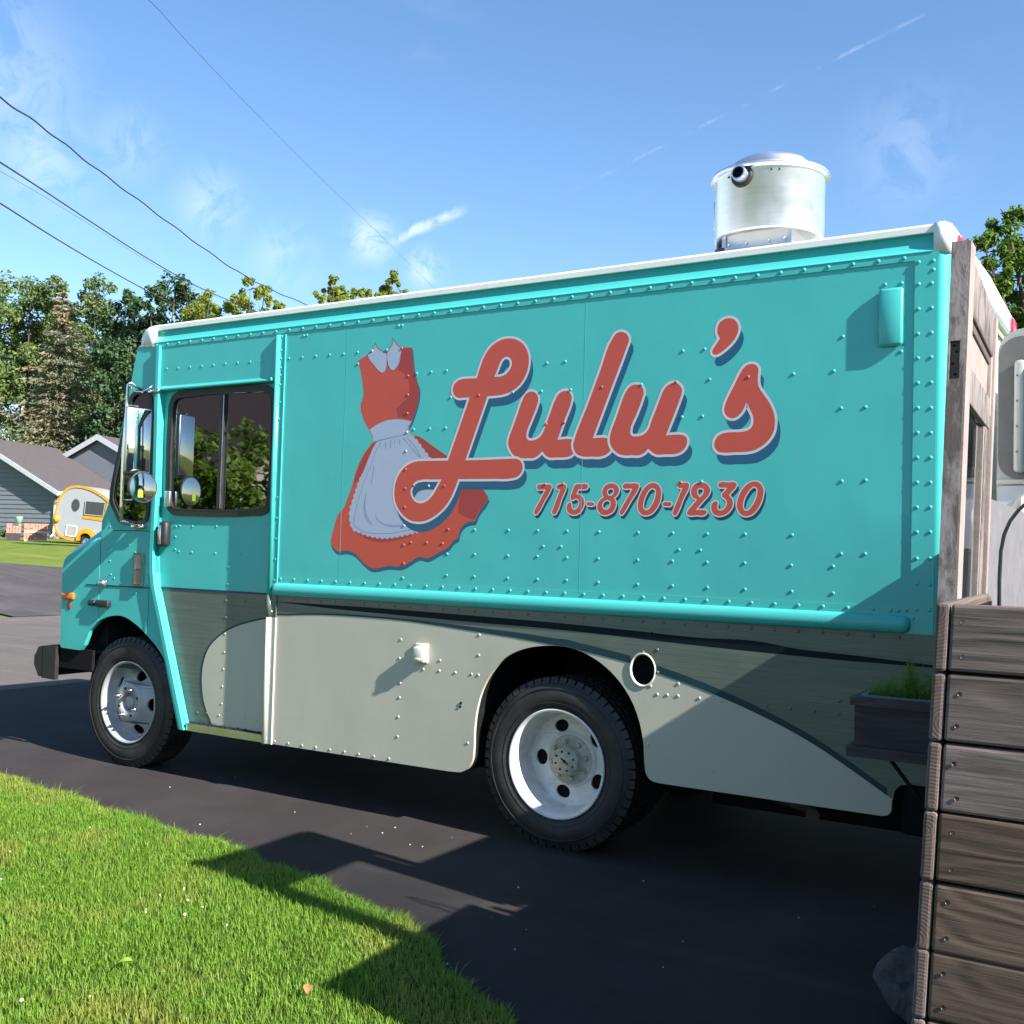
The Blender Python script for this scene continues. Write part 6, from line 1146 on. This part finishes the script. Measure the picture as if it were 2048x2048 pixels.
# ------------------------------------------------------------------ house, trailer, bricks across the road
hd = Vector((.966, .259, 0)).normalized(); he = Vector((-.259, .966, 0)).normalized()      # along the gable wall (receding), along the eave
HC = Vector((-42.44, 27.07, 1.50))                                # near corner at the downspout
hs_ = thing('grey_house', HC, 'low grey sided house with a grey shingle roof and white gutter across the road', 'house')
def HP(a, e, z): return HC + hd * a + he * e + Vector((0, 0, z))    # a<0 towards the left of the picture
EZ, OV = 2.33, .55; SL = .52; HW = 4.6
def poly(b, pts, mi=0): b.add(pts, [tuple(range(len(pts)))], mi); return b
nb = 13; bh = .215
for k in range(nb + 4):
    z0 = .12 + k * bh; z1 = z0 + bh - .012
    amax = 0 if z1 <= EZ else -(z1 - EZ) / SL
    amin = -HW - (0 if z1 <= EZ else 0)
    if amax - .1 <= amin: break
    b = B(); o1, o0 = he * -.0, he * -.030
    A0, A1 = HP(amin, 0, z0), HP(amax if z1 > EZ else 0, 0, z0); C0, C1 = HP(amin, 0, z1), HP(amax, 0, z1); off = -he
    vs = [A0 + off * .04, A1 + off * .04, C1 + off * .012, C0 + off * .012, A0, A1, C1, C0]
    b.add(vs, [(0, 1, 2, 3), (4, 7, 6, 5), (0, 4, 5, 1), (1, 5, 6, 2), (2, 6, 7, 3), (3, 7, 4, 0)]); b.obj('siding_board', MT['siding'], hs_, fixn=True)
b = B(); poly(b, [HP(0, 0, -.3), HP(0, 0, EZ), HP(-HW, 0, EZ + HW * SL), HP(-HW, 0, -.3)]); poly(b, [HP(-.02, 0, -.3), HP(-.02, 5.2, -.3), HP(-.02, 5.2, EZ), HP(-.02, 0, EZ)]); part(b, 'wall', 'soffit', hs_)
# a real slab for the roof, with the eave overhang
ez = EZ - OV * SL + .16
b = B(); r0, r1 = HP(OV, -.5, ez), HP(OV, 5.4, ez); t0, t1 = HP(-HW, -.5, ez + (HW + OV) * SL), HP(-HW, 5.4, ez + (HW + OV) * SL); dn = Vector((0, 0, -.14))
b.add([r0, r1, t1, t0, r0 + dn, r1 + dn, t1 + dn, t0 + dn], [(0, 1, 2, 3), (4, 7, 6, 5), (0, 4, 5, 1), (1, 5, 6, 2), (3, 7, 4, 0)]); rf = b.obj('roof', MT['roofing'], hs_, fixn=True)
b = B(); f0, f1 = HP(OV, -.53, ez + .03), HP(-HW, -.53, ez + .03 + (HW + OV) * SL); b.add([f0, f1, f1 + dn * 1.6, f0 + dn * 1.6, f0 + he * .05, f1 + he * .05, f1 + dn * 1.6 + he * .05, f0 + dn * 1.6 + he * .05], [(0, 1, 2, 3), (4, 7, 6, 5), (0, 4, 5, 1), (3, 2, 6, 7), (0, 3, 7, 4)]); b.obj('fascia_board', MT['fascia'], hs_, fixn=True)
def obox(b, o, ax, ay, az, mi=0):
    vs = [o, o + ax, o + ax + ay, o + ay, o + az, o + ax + az, o + ax + ay + az, o + ay + az]
    return b.add(vs, [(0, 3, 2, 1), (4, 5, 6, 7), (0, 1, 5, 4), (1, 2, 6, 5), (2, 3, 7, 6), (3, 0, 4, 7)], mi)
b = B(); obox(b, HP(OV + .01, -.5, ez - .15), he * 5.9, hd * .13, Vector((0, 0, .19))); b.obj('gutter', MT['trimwhite'], hs_, fixn=True)
b = B().tube([HP(OV + .02, -.3, ez - .1), HP(OV, -.3, ez - .22), HP(.08, -.12, ez - .42), HP(.06, -.10, ez - .55), HP(.06, -.10, .25), HP(.10, -.35, .08)], .055, 8); b.obj('downspout', MT['trimwhite'], hs_)
# second gable behind
gw = thing('rear_gable', (-45.4, 31.5, 1.5), 'small grey gable end with pale fascia rising behind the low house roof', 'house')
G0 = Vector((-45.42, 31.47, 6.94)); gs = .50
def GP(a, e, z): return G0 + hd * a + he * e + Vector((0, 0, z))
b = B(); poly(b, [GP(0, .25, -.15), GP(-4.5, .25, -4.5 * gs - .15), GP(-4.5, .25, -5.4), GP(4.5, .25, -5.4), GP(4.5, .25, -4.5 * gs - .15)]); b.obj('gable_wall', MT['siding'], gw)
b = B()
for sg in (-1, 1):
    q = [GP(0, 0, 0), GP(sg * 5, 0, -5 * gs), GP(sg * 5, 9, -5 * gs), GP(0, 9, 0)]; b.add(q + [p + Vector((0, 0, .10)) for p in q], [(0, 1, 2, 3), (7, 6, 5, 4), (0, 4, 5, 1), (1, 5, 6, 2), (3, 2, 6, 7)])
b.obj('roof', MT['roofing'], gw, fixn=True)
b = B()
for sg in (-1, 1):
    q = [GP(0, -.04, .12), GP(sg * 5.05, -.04, -5.05 * gs + .12), GP(sg * 5.05, -.04, -5.05 * gs - .18), GP(0, -.04, -.18)]; b.add(q + [p + he * .04 for p in q], [(0, 1, 2, 3), (7, 6, 5, 4), (0, 4, 5, 1), (2, 6, 7, 3)])
b.obj('fascia_board', MT['fascia'], gw, fixn=True)
# teardrop trailer
TM = Vector((-33.47, 20.69, 1.28)); tr = Vector((.914, .407, 0)).normalized(); tb = Vector((-.407, .914, 0)).normalized(); PXM = 44 / 2137 * 1.0
trailer = thing('teardrop_trailer', (-33, 21.3, 1.36), 'small white and yellow teardrop camping trailer parked beside the grey house', 'trailer')
pix = lambda pts: [((x - 105) * PXM * 1.15, (1089 - y + (x - 105) * .0276) * PXM) for x, y in pts]
prof_px = [(107, 1052), (106.5, 1042), (107.5, 1030), (110, 1016), (114, 1004), (120, 993), (128, 985), (138, 981), (148, 981), (160, 983.5), (174, 989.5), (188, 998.5), (200, 1009), (212, 1022), (224, 1037), (236, 1054), (243, 1068), (244, 1080), (238, 1086), (185, 1085), (178, 1074), (170, 1066), (162, 1064), (155, 1067), (150, 1075), (148, 1084), (140, 1082), (128, 1079), (116, 1073), (110, 1064)]
pf = smooth(pix(prof_px), 3)
def TP(u, d, z): return TM + tr * u + tb * d + Vector((0, 0, z))
def tplate(loops, d0, d1, name, mat, parent=trailer):
    t = B().plate(loops, d0, d1); t.v = [tuple(TP(v[0], v[1], v[2])) for v in t.v]; return t.obj(name, MT[mat], parent, fixn=True)
tplate([pf], 0, 1.5, 'trailer_body', 'tbody')
tplate([[(p[0], p[1]) for p in pf], inset(pf, .085)[::-1]], -.03, .06, 'yellow_trim', 'yellow')
wpx = pix([(160.5, 1008.5), (194.5, 1012), (191.5, 1038), (158.5, 1034.5)])
tplate([pix([(158, 1034), (191, 1038), (197, 1011), (212, 1024), (203, 1048), (155, 1041)])], -.022, -.002, 'yellow_panel', 'yellow'); w_ = tplate([wpx], -.04, -.023, 'side_window', 'tglass'); tplate([wpx, inset(wpx, .03)[::-1]], -.05, -.041, 'window_frame', 'chrome', w_)
c_ = pix([(143.5, 1016.5)])[0]; cir_ = [(c_[0] + .15 * math.cos(t), c_[1] + .225 * math.sin(t)) for t in [2 * math.pi * k / 24 for k in range(24)]]; tplate([cir_], -.03, -.002, 'round_window', 'tglass')
hp_ = pix([(129, 1053), (148, 1055.5), (146.5, 1076), (127.5, 1073)]); h_ = tplate([hp_], -.02, -.002, 'service_hatch', 'cabpale'); tplate([hp_, inset(hp_, .035)[::-1]], -.03, -.021, 'hatch_frame', 'trimwhite', h_)
kn = pix([(111.5, 1042)])[0]; k_ = B().lathe([(0, -.16), (.10, -.14), (.13, -.05), (.13, 0)], (0, 0, 0), 'Y', 16); k_.v = [tuple(TP(kn[0] + v[0], v[1], kn[1] + v[2] * 1.1)) for v in k_.v]; k_.obj('tail_lamp', MT['yellow'], trailer)
wc = pix([(163.5, 1083)])[0]
arc_ = [(wc[0] + .36 * math.cos(t), wc[1] + .40 * math.sin(t)) for t in [R(2 + 8.8 * k) for k in range(21)]]; arc2 = [(wc[0] + .27 * math.cos(t), wc[1] + .30 * math.sin(t)) for t in [R(2 + 8.8 * k) for k in range(21)]]
tplate([arc_ + arc2[::-1]], -.12, .05, 'wheel_arch', 'yellow')
w_ = B().lathe([(.13, .0), (.16, -.03), (.24, -.03), (.265, .0), (.265, .16), (.1, .16)], (0, 0, 0), 'Y', 32); w_.v = [tuple(TP(wc[0] + v[0], v[1], wc[1] - .02 + v[2])) for v in w_.v]; w_ = w_.obj('wheel', MT['tyre'], trailer)
h_ = B().lathe([(0, -.05), (.05, -.045), (.07, -.005), (.15, -.005), (.16, -.03)], (0, 0, 0), 'Y', 24); h_.v = [tuple(TP(wc[0] + v[0], v[1], wc[1] - .02 + v[2])) for v in h_.v]; h_.obj('rim', MT['chrome'], w_)
tplate([pix([(106, 1088), (244, 1092), (244, 1089), (106, 1085)])], .3, 1.5, 'trailer_frame', 'under')
# pallets of pavers
bo = Vector((-36.03, 20.48, 1.36)); bu = Vector((.553, .833, 0)).normalized(); bw = Vector((-.833, .553, 0))
def pallet(name, u0, z0, nu, nz, label, seed, wood_=True):
    t = thing(name, bo + bu * u0 + Vector((0, 0, z0)), label, 'pallet', 'pallets of pavers beside the grey house'); rr = random.Random(seed); me = None
    if wood_:
        b = B()
        for j in range(3): obox(b, bo + bu * (u0 + .02) + bw * j * .42 + Vector((0, 0, z0)), bu * (nu * .105 - .02), bw * .12, Vector((0, 0, .07)))
        b.obj('pallet_deck', MT['palletwood'], t)
    zb = z0 + (.075 if wood_ else 0)
    bb = B(); obox(bb, Vector((0, 0, 0)), Vector((.094, 0, 0)), Vector((0, .2, 0)), Vector((0, 0, .088))); me = bpy.data.meshes.new('paver'); me.from_pydata([tuple(v) for v in bb.v], [], bb.f); me.materials.append(MT['brick'])
    for i in range(nu):
        for k in range(nz):
            if k == nz - 1 and rr.random() < .12: continue
            for j in range(2):
                o = link('paver', me, t); p = bo + bu * (u0 + i * .105 + rr.uniform(-.006, .006)) + bw * (j * .5 + rr.uniform(0, .05)) + Vector((0, 0, zb + k * .0925))
                o.matrix_basis = Matrix.Translation(p) @ Matrix.Rotation(math.atan2(bu.y, bu.x) + rr.uniform(-.03, .03), 4, 'Z')
pallet('brick_pallet', .62, .0, 8, 3, 'lower pallet of pink pavers standing on the far lawn', 1)
pallet('brick_pallet', .62, .36, 9, 3, 'upper pallet of pink pavers stacked on the lower one', 2)
pallet('brick_pallet', .0, .32, 5, 4, 'ragged heap of pink pavers under the mint green bucket', 3, False)
b = B(); obox(b, bo + bu * .0 + Vector((0, 0, -.05)), bu * .5, bw * .8, Vector((0, 0, .365))); tag(b.obj('timber_base', MT['darkwood']), 'dark timber crate base under the ragged paver heap', 'crate')
b = B(); b.lathe([(.0, 0), (.11, 0), (.15, .26), (.155, .27), (.14, .27), (.10, .02)], bo + bu * .42 + bw * .15 + Vector((0, 0, .70)), 'Z', 20); tag(b.obj('bucket', MT['mint']), 'mint green bucket standing on the pavers by the house wall', 'bucket')

# ------------------------------------------------------------------ trees
def leaf_cloud(rsd, blobs, n, size, flat=.0, shell=.35, droop=0.0, asp=.6):
    """leaf-sized rhombs scattered through a crown made of uneven sub-clumps"""
    V = []; vol = np.array([b[3] ** 2.2 for b in blobs]); vol = vol / vol.sum()
    for b_, w in zip(blobs, vol):
        k = max(20, int(n * w)); c = np.array(b_[:3]); r_ = b_[3]
        ns = max(5, int(14 * r_ ** .5)); sd = rsd.normal(0, 1, (ns, 3)); sd /= np.linalg.norm(sd, axis=1)[:, None]
        sc_ = c + sd * r_ * (rsd.uniform(.15, 1, (ns, 1)) ** .45); sr = r_ * rsd.uniform(.22, .52, ns)
        i = rsd.randint(0, ns, k); d = rsd.normal(0, 1, (k, 3)); d /= np.linalg.norm(d, axis=1)[:, None]
        p = sc_[i] + d * sr[i][:, None] * (rsd.uniform(0, 1, (k, 1)) ** shell); p[:, 2] -= droop * rsd.rand(k) * sr[i]
        nrm = d * .7 + rsd.normal(0, .55, (k, 3)) + np.array([0, 0, .5]); nrm /= np.linalg.norm(nrm, axis=1)[:, None]
        a = np.cross(nrm, rsd.normal(0, 1, (k, 3))); a /= np.linalg.norm(a, axis=1)[:, None]; e = np.cross(nrm, a)
        s = size * rsd.uniform(.6, 1.35, (k, 1)); V.append(np.stack([p - a * s * .5, p + e * s * asp * .5, p + a * s * .5, p - e * s * asp * .5], 1))
    return np.concatenate(V)
def tree(name, blobs, base, mat, n, size, label, cat='tree', group=None, tr_r=.2, seed=0, **k):
    rsd = np.random.RandomState(seed + 100); t = thing(name, base, label, cat, group); rr = random.Random(seed)
    base = Vector(base); topc = Vector(blobs[0][:3]); b = B(); cen = sum((Vector(q[:3]) for q in blobs), Vector()) / len(blobs)
    lowz = min(q[2] - q[3] for q in blobs); fork = base.lerp(Vector((cen.x, cen.y, lowz)), .8)
    pts = [base - Vector((0, 0, .2)), base.lerp(fork, .5) + Vector((rr.uniform(-.1, .1), rr.uniform(-.1, .1), 0)), fork, fork.lerp(cen, .6)]
    b.tube(pts, tr_r, 8, rs=[tr_r * 1.25, tr_r, tr_r * .8, tr_r * .5])
    for q in blobs:
        c = Vector(q[:3]); st = fork.lerp(cen, rr.uniform(0, .5)); mid = st.lerp(c, .5) + Vector((rr.uniform(-.2, .2), rr.uniform(-.2, .2), -.1 * (c - st).length)) * .5
        b.tube([st, mid, c], tr_r * .4, 5, rs=[tr_r * .45, tr_r * .3, tr_r * .12])
        for _ in range(6):
            d = Vector((rr.gauss(0, 1), rr.gauss(0, 1), rr.gauss(.3, 1))).normalized() * q[3] * rr.uniform(.5, .95); b.tube([c, c + d * .5 + Vector((0, 0, .05)), c + d], tr_r * .1, 4, rs=[tr_r * .16, tr_r * .1, tr_r * .04])
    b.obj('trunk', MT['bark'], t); V = leaf_cloud(rsd, blobs, n, size, **k); m = len(V)
    mesh_np('crown', V.reshape(-1, 3), np.arange(m)[:, None] * 4 + np.arange(4), np.zeros((0, 3), int), MT[mat], None, t); return t
def fill(bl, down, r):  # hang fuller lower foliage under the traced crown tops
    out = list(bl); cx = sum(q[0] for q in bl) / len(bl); cy = sum(q[1] for q in bl) / len(bl); z0 = min(q[2] for q in bl)
    for i, d in enumerate(down): out.append([cx + (i % 3 - 1) * r * .7, cy + ((i * 2) % 3 - 1) * r * .7, z0 - d, r])
    return out
for i, (k, lab) in enumerate((('maple1', 'light green broadleaf tree at the left edge above the grey roof'), ('maple2', 'light green broadleaf tree second from the left edge behind the spruce'), ('maple3', 'slender light green tree whose top rises just behind the brown spruce tip'), ('maple4', 'light green broadleaf tree right of the brown spruce beside the dark tree'))):
    bl = fill([[CAM[0] + (q[0] - CAM[0]) * 1.13, CAM[1] + (q[1] - CAM[1]) * 1.13, CAM[2] + (q[2] - CAM[2]) * 1.13, q[3] * 1.2] for q in TREES[k]], (1.8, 3.6, 5.2), 1.9); c = bl[0]; tree('maple_tree', bl, (c[0], c[1], 1.6), 'leafA', 17000, .25, lab, group='light green trees behind the spruce', seed=i, tr_r=.22)
tree('dark_tree', fill(TREES['dark1'], (1.5, 3), 1.8), (-48.8, 36, 1.6), 'leafB', 17000, .25, 'tall dark green tree between the spruce and the truck cab', group='dark green trees left of the truck', seed=9, tr_r=.25)
tree('dark_tree', fill(TREES['dark2'], (1.6, 3.2, 4.8), 2.0), (-46.6, 36.6, 1.6), 'leafB', 18000, .25, 'broad dark green tree just above the front of the truck roof', group='dark green trees left of the truck', seed=12, tr_r=.25)
for i, (k, lab) in enumerate((('yel1', 'yellow green bushy tree top just above the front roof corner of the truck'), ('yel2', 'yellow green tree top beneath the lowest cable end over the truck roof'), ('yel3', 'tallest yellow green spray of leaves above the middle of the truck roof'), ('yel4', 'rightmost yellow green spray of leaves above the truck roof'))):
    bl = TREES[k] + [[q[0], q[1], q[2] - 1.2, q[3] * 1.6] for q in TREES[k][:3]]; c = bl[0]; tree('yellow_green_tree', bl, (c[0] - .2, c[1] + .2, .9), 'leafC', 9000, .115, lab, group='yellow green trees behind the truck', seed=20 + i, tr_r=.07, shell=.5, asp=.5)
bl = [[q[0], q[1], q[2], q[3] * 1.45] for q in TREES['locust']] + [[1.6, 13.6, 6.4, .6], [1.9, 13.4, 5.4, .7], [1.5, 13.5, 4.6, .6], [2.6, 13.8, 6.0, .8], [.75, 13.2, 4.1, .4]]
tree('locust_tree', bl, (1.5, 13.7, 0), 'leafD', 30000, .115, 'bright green feathery locust tree beyond the truck rear at the right edge', seed=31, tr_r=.12, droop=.8, asp=.4, shell=.5)
tree('shade_tree', [[-33.6, 27.8, 9.0, 1.4], [-34.4, 28.6, 8.0, 1.3], [-32.8, 26.9, 7.8, 1.4], [-33.8, 27.6, 6.4, 1.3]], (-33.6, 27.8, 1.35), 'leafA', 3500, .3, 'broadleaf tree hidden by the truck that shades the grey house roof', seed=40, tr_r=.2)
for i, (x, y, z, lab) in enumerate(((-5.4, 5.4, 1.9, 'leafy shrub on the far side of the truck seen through the front pane'), (-8.6, 8.2, 2.2, 'leafy shrub on the far side of the truck seen through the rear pane'))):
    tree('leafy_shrub', [[x, y, z, .9], [x - .9, y + .7, z - .3, .8], [x + .8, y - .6, z - .2, .8], [x, y, z - 1.0, 1.0], [x - 1.4, y + 1, z - 1, .8]], (x, y, 0), 'leafF', 5000, .13, lab, 'shrub', 'shrubs beyond the truck', .05, 50 + i)
def spruce(base, H, rad, label, seed, brown):
    rsd = np.random.RandomState(seed); t = thing('spruce_tree', base, label, 'tree', 'spruces behind the grey house'); b = B(); base = Vector(base)
    b.tube([base - Vector((0, 0, .2)), base + Vector((0, 0, H * .5)), base + Vector((0, 0, H))], .2, 7, rs=[.24, .15, .03]); V = []; nl = 34
    for L in range(nl):
        f = (L + .5) / nl; z = H * (.06 + .94 * f); R0 = rad * (1 - f) ** .82 * rsd.uniform(.78, 1.1) + .16; nbk = int(7 + 8 * (1 - f))
        for j in range(nbk):
            a = rsd.uniform(0, 6.28); Lr = R0 * rsd.uniform(.62, 1.12); k = int(16 + 42 * Lr / rad); s = np.linspace(.12, 1, k) + rsd.normal(0, .02, k)
            zz = z + Lr * (.14 * s - .30 * s ** 2 + .10 * s ** 3); c = np.stack([base.x + np.cos(a) * Lr * s, base.y + np.sin(a) * Lr * s, base.z + zz], 1); side = rsd.normal(0, .20, k) * Lr * (1.05 - s * .75)
            c += np.stack([-np.sin(a) * side, np.cos(a) * side, -np.abs(side) * .35 - rsd.uniform(0, .22, k)], 1)
            d = np.stack([np.cos(a) + rsd.normal(0, .5, k), np.sin(a) + rsd.normal(0, .5, k), -.45 + rsd.normal(0, .35, k)], 1); d /= np.linalg.norm(d, axis=1)[:, None]
            e = np.cross(d, rsd.normal(0, 1, (k, 3))); e /= np.linalg.norm(e, axis=1)[:, None]; sz = rsd.uniform(.22, .42, (k, 1))
            V.append(np.stack([c - d * sz * .5, c + e * sz * .17, c + d * sz * .5, c - e * sz * .17], 1))
            if j % 3 == 0: b.tube([base + Vector((0, 0, z)), Vector(c[k // 2]), Vector(c[-1])], .02, 3, rs=[.03, .02, .008], cap=False)
    b.obj('trunk', MT['bark'], t); V = np.concatenate(V); m = len(V)
    mesh_np('crown', V.reshape(-1, 3), np.arange(m)[:, None] * 4 + np.arange(4), np.zeros((0, 3), int), MT['leafE'], None, t)
spruce((-52.3, 33.9, 1.6), 14.4, 4.7, 'tall browning spruce tree directly behind the grey house roof', 3, True)
spruce((-54.6, 30.3, 1.6), 10.8, 3.6, 'shorter spruce tree at the left edge behind the grey house', 5, False)
b = B()
V = leaf_cloud(np.random.RandomState(8), [[-36.6, 20.3, 1.6, .4], [-36.9, 19.9, 1.55, .4]], 500, .16); tag(mesh_np('low_bush', V.reshape(-1, 3), np.arange(len(V))[:, None] * 4 + np.arange(4), np.zeros((0, 3), int), MT['leafF']), 'low green bush at the left edge beside the paver pallets', 'bush')
# ------------------------------------------------------------------ cables
CABLES = [('power_cable', 'wavy black cable running highest from the left edge down to the roof', .0105, [(-7.9, 1.6, 6.1), (-8.49, 2.29, 6.31), (-9.76, 3.75, 6.69), (-10.92, 5.32, 6.92), (-11.94, 7.05, 7.03), (-12.84, 8.86, 7.04), (-13.67, 10.71, 7.03), (-14.49, 12.54, 7.14), (-15.16, 14.47, 7.26), (-15.8, 16.4, 7.4)], .012),
    ('power_cable', 'thick straight black cable second from the top at the left edge', .011, [(-8.3, 1.85, 5.6), (-9.32, 2.85, 5.91), (-11.66, 5.12, 6.57), (-13.82, 7.6, 7.06), (-15.77, 10.31, 7.39), (-17.5, 13.21, 7.65), (-18.89, 16.41, 7.88), (-20.2, 19.6, 8.1)], 0),
    ('power_cable', 'very thin faint wire just below the thick straight cable', .0028, [(-9.3, 2.6, 5.85), (-10.17, 3.38, 6.12), (-12.65, 5.8, 6.84), (-14.94, 8.44, 7.38), (-17.01, 11.32, 7.73), (-18.85, 14.41, 8.03), (-20.42, 17.71, 8.25), (-22, 21, 8.4)], 0),
    ('power_cable', 'lowest black cable crossing in front of the dark trees', .010, [(-8.3, 1.9, 5.16), (-9.31, 2.87, 5.42), (-11.65, 5.14, 5.97), (-13.8, 7.63, 6.39), (-15.75, 10.33, 6.7), (-17.64, 13.06, 7.02), (-19.61, 15.65, 7.3), (-21.6, 18.2, 7.6)], 0),
    ('power_cable', 'long thin wire falling steeply from the top edge of the sky', .0026, [(-4.3, .4, 5.6), (-5.29, 1.63, 6.32), (-7.57, 4.11, 7.47), (-9.49, 6.96, 8.15), (-10.96, 10.18, 8.32), (-12.21, 13.51, 8.31), (-13.2, 16.95, 8.0), (-14.1, 20.4, 7.7)], 0)]
for nm, lab, r_, pts, wv in CABLES:
    P_ = [Vector(p) for p in pts]; out = []
    for i in range(len(P_) - 1):
        p0, p1, p2, p3 = P_[max(0, i - 1)], P_[i], P_[i + 1], P_[min(len(P_) - 1, i + 2)]
        for k in range(8):
            t = k / 8; q = .5 * ((2 * p1) + (p2 - p0) * t + (2 * p0 - 5 * p1 + 4 * p2 - p3) * t * t + (3 * p1 - p0 - 3 * p2 + p3) * t ** 3)
            if wv: q.z += wv * math.sin((i * 8 + k) * 1.05)
            out.append(q)
    out.append(P_[-1]); b = B().tube(out, r_, 6); tag(b.obj(nm, MT['cable']), lab, 'cable', 'overhead cables')
# ------------------------------------------------------------------ what the cab glass reflects: the tan house across the yard
th = thing('tan_house', (-13, -11, 0), 'tan sided house with a gable, seen reflected in the truck door glass', 'house')
for k in range(17): part(B().box((-10.02, -14.5 + max(0, k - 15) * .3, .05 + k * .16), (-9.99, -7.45, .195 + k * .16)), 'siding_board', 'housetan', th)
b = B().box((-16, -14.5, 0), (-10.02, -7.46, 2.6)); b.add([(-10.02, -7.46, 2.6), (-10.02, -14.5, 2.6), (-10.02, -11, 4.9)], [(0, 1, 2)]); part(b, 'wall', 'housetan', th)
b = B(); b.add([(-9.6, -7.0, 2.35), (-16, -7.0, 2.35), (-16, -11, 4.98), (-9.6, -11, 4.98), (-9.6, -15, 2.35), (-16, -15, 2.35)], [(0, 1, 2, 3), (3, 2, 5, 4)]); part(b, 'roof', 'brownroof', th)
part(B().add([(-9.62, -7.0, 2.28), (-9.62, -11, 4.91), (-9.62, -11, 5.08), (-9.62, -7.0, 2.45)], [(0, 1, 2, 3), (3, 2, 1, 0)][:1]), 'barge_board', 'palewood', th)
for q in (((-8.4, -5.0), 71), ((-9.6, -4.3), 72), ((-9.0, -6.4), 73)):
    (x, y), s_ = q; tree('yard_tree', [[x, y, 2.45, .62], [x + .4, y - .3, 1.9, .55], [x - .4, y + .4, 2.0, .6], [x, y, 1.3, .6]], (x, y, 0), 'leafF', 3600, .12, {71: 'leafy yard shrub nearest the truck, reflected in its door glass', 72: 'leafy yard shrub farther off, reflected in the front pane of the door', 73: 'leafy yard shrub beside the tan house, reflected in the rear pane'}[s_], 'shrub', 'yard shrubs behind the camera', seed=s_, tr_r=.05)
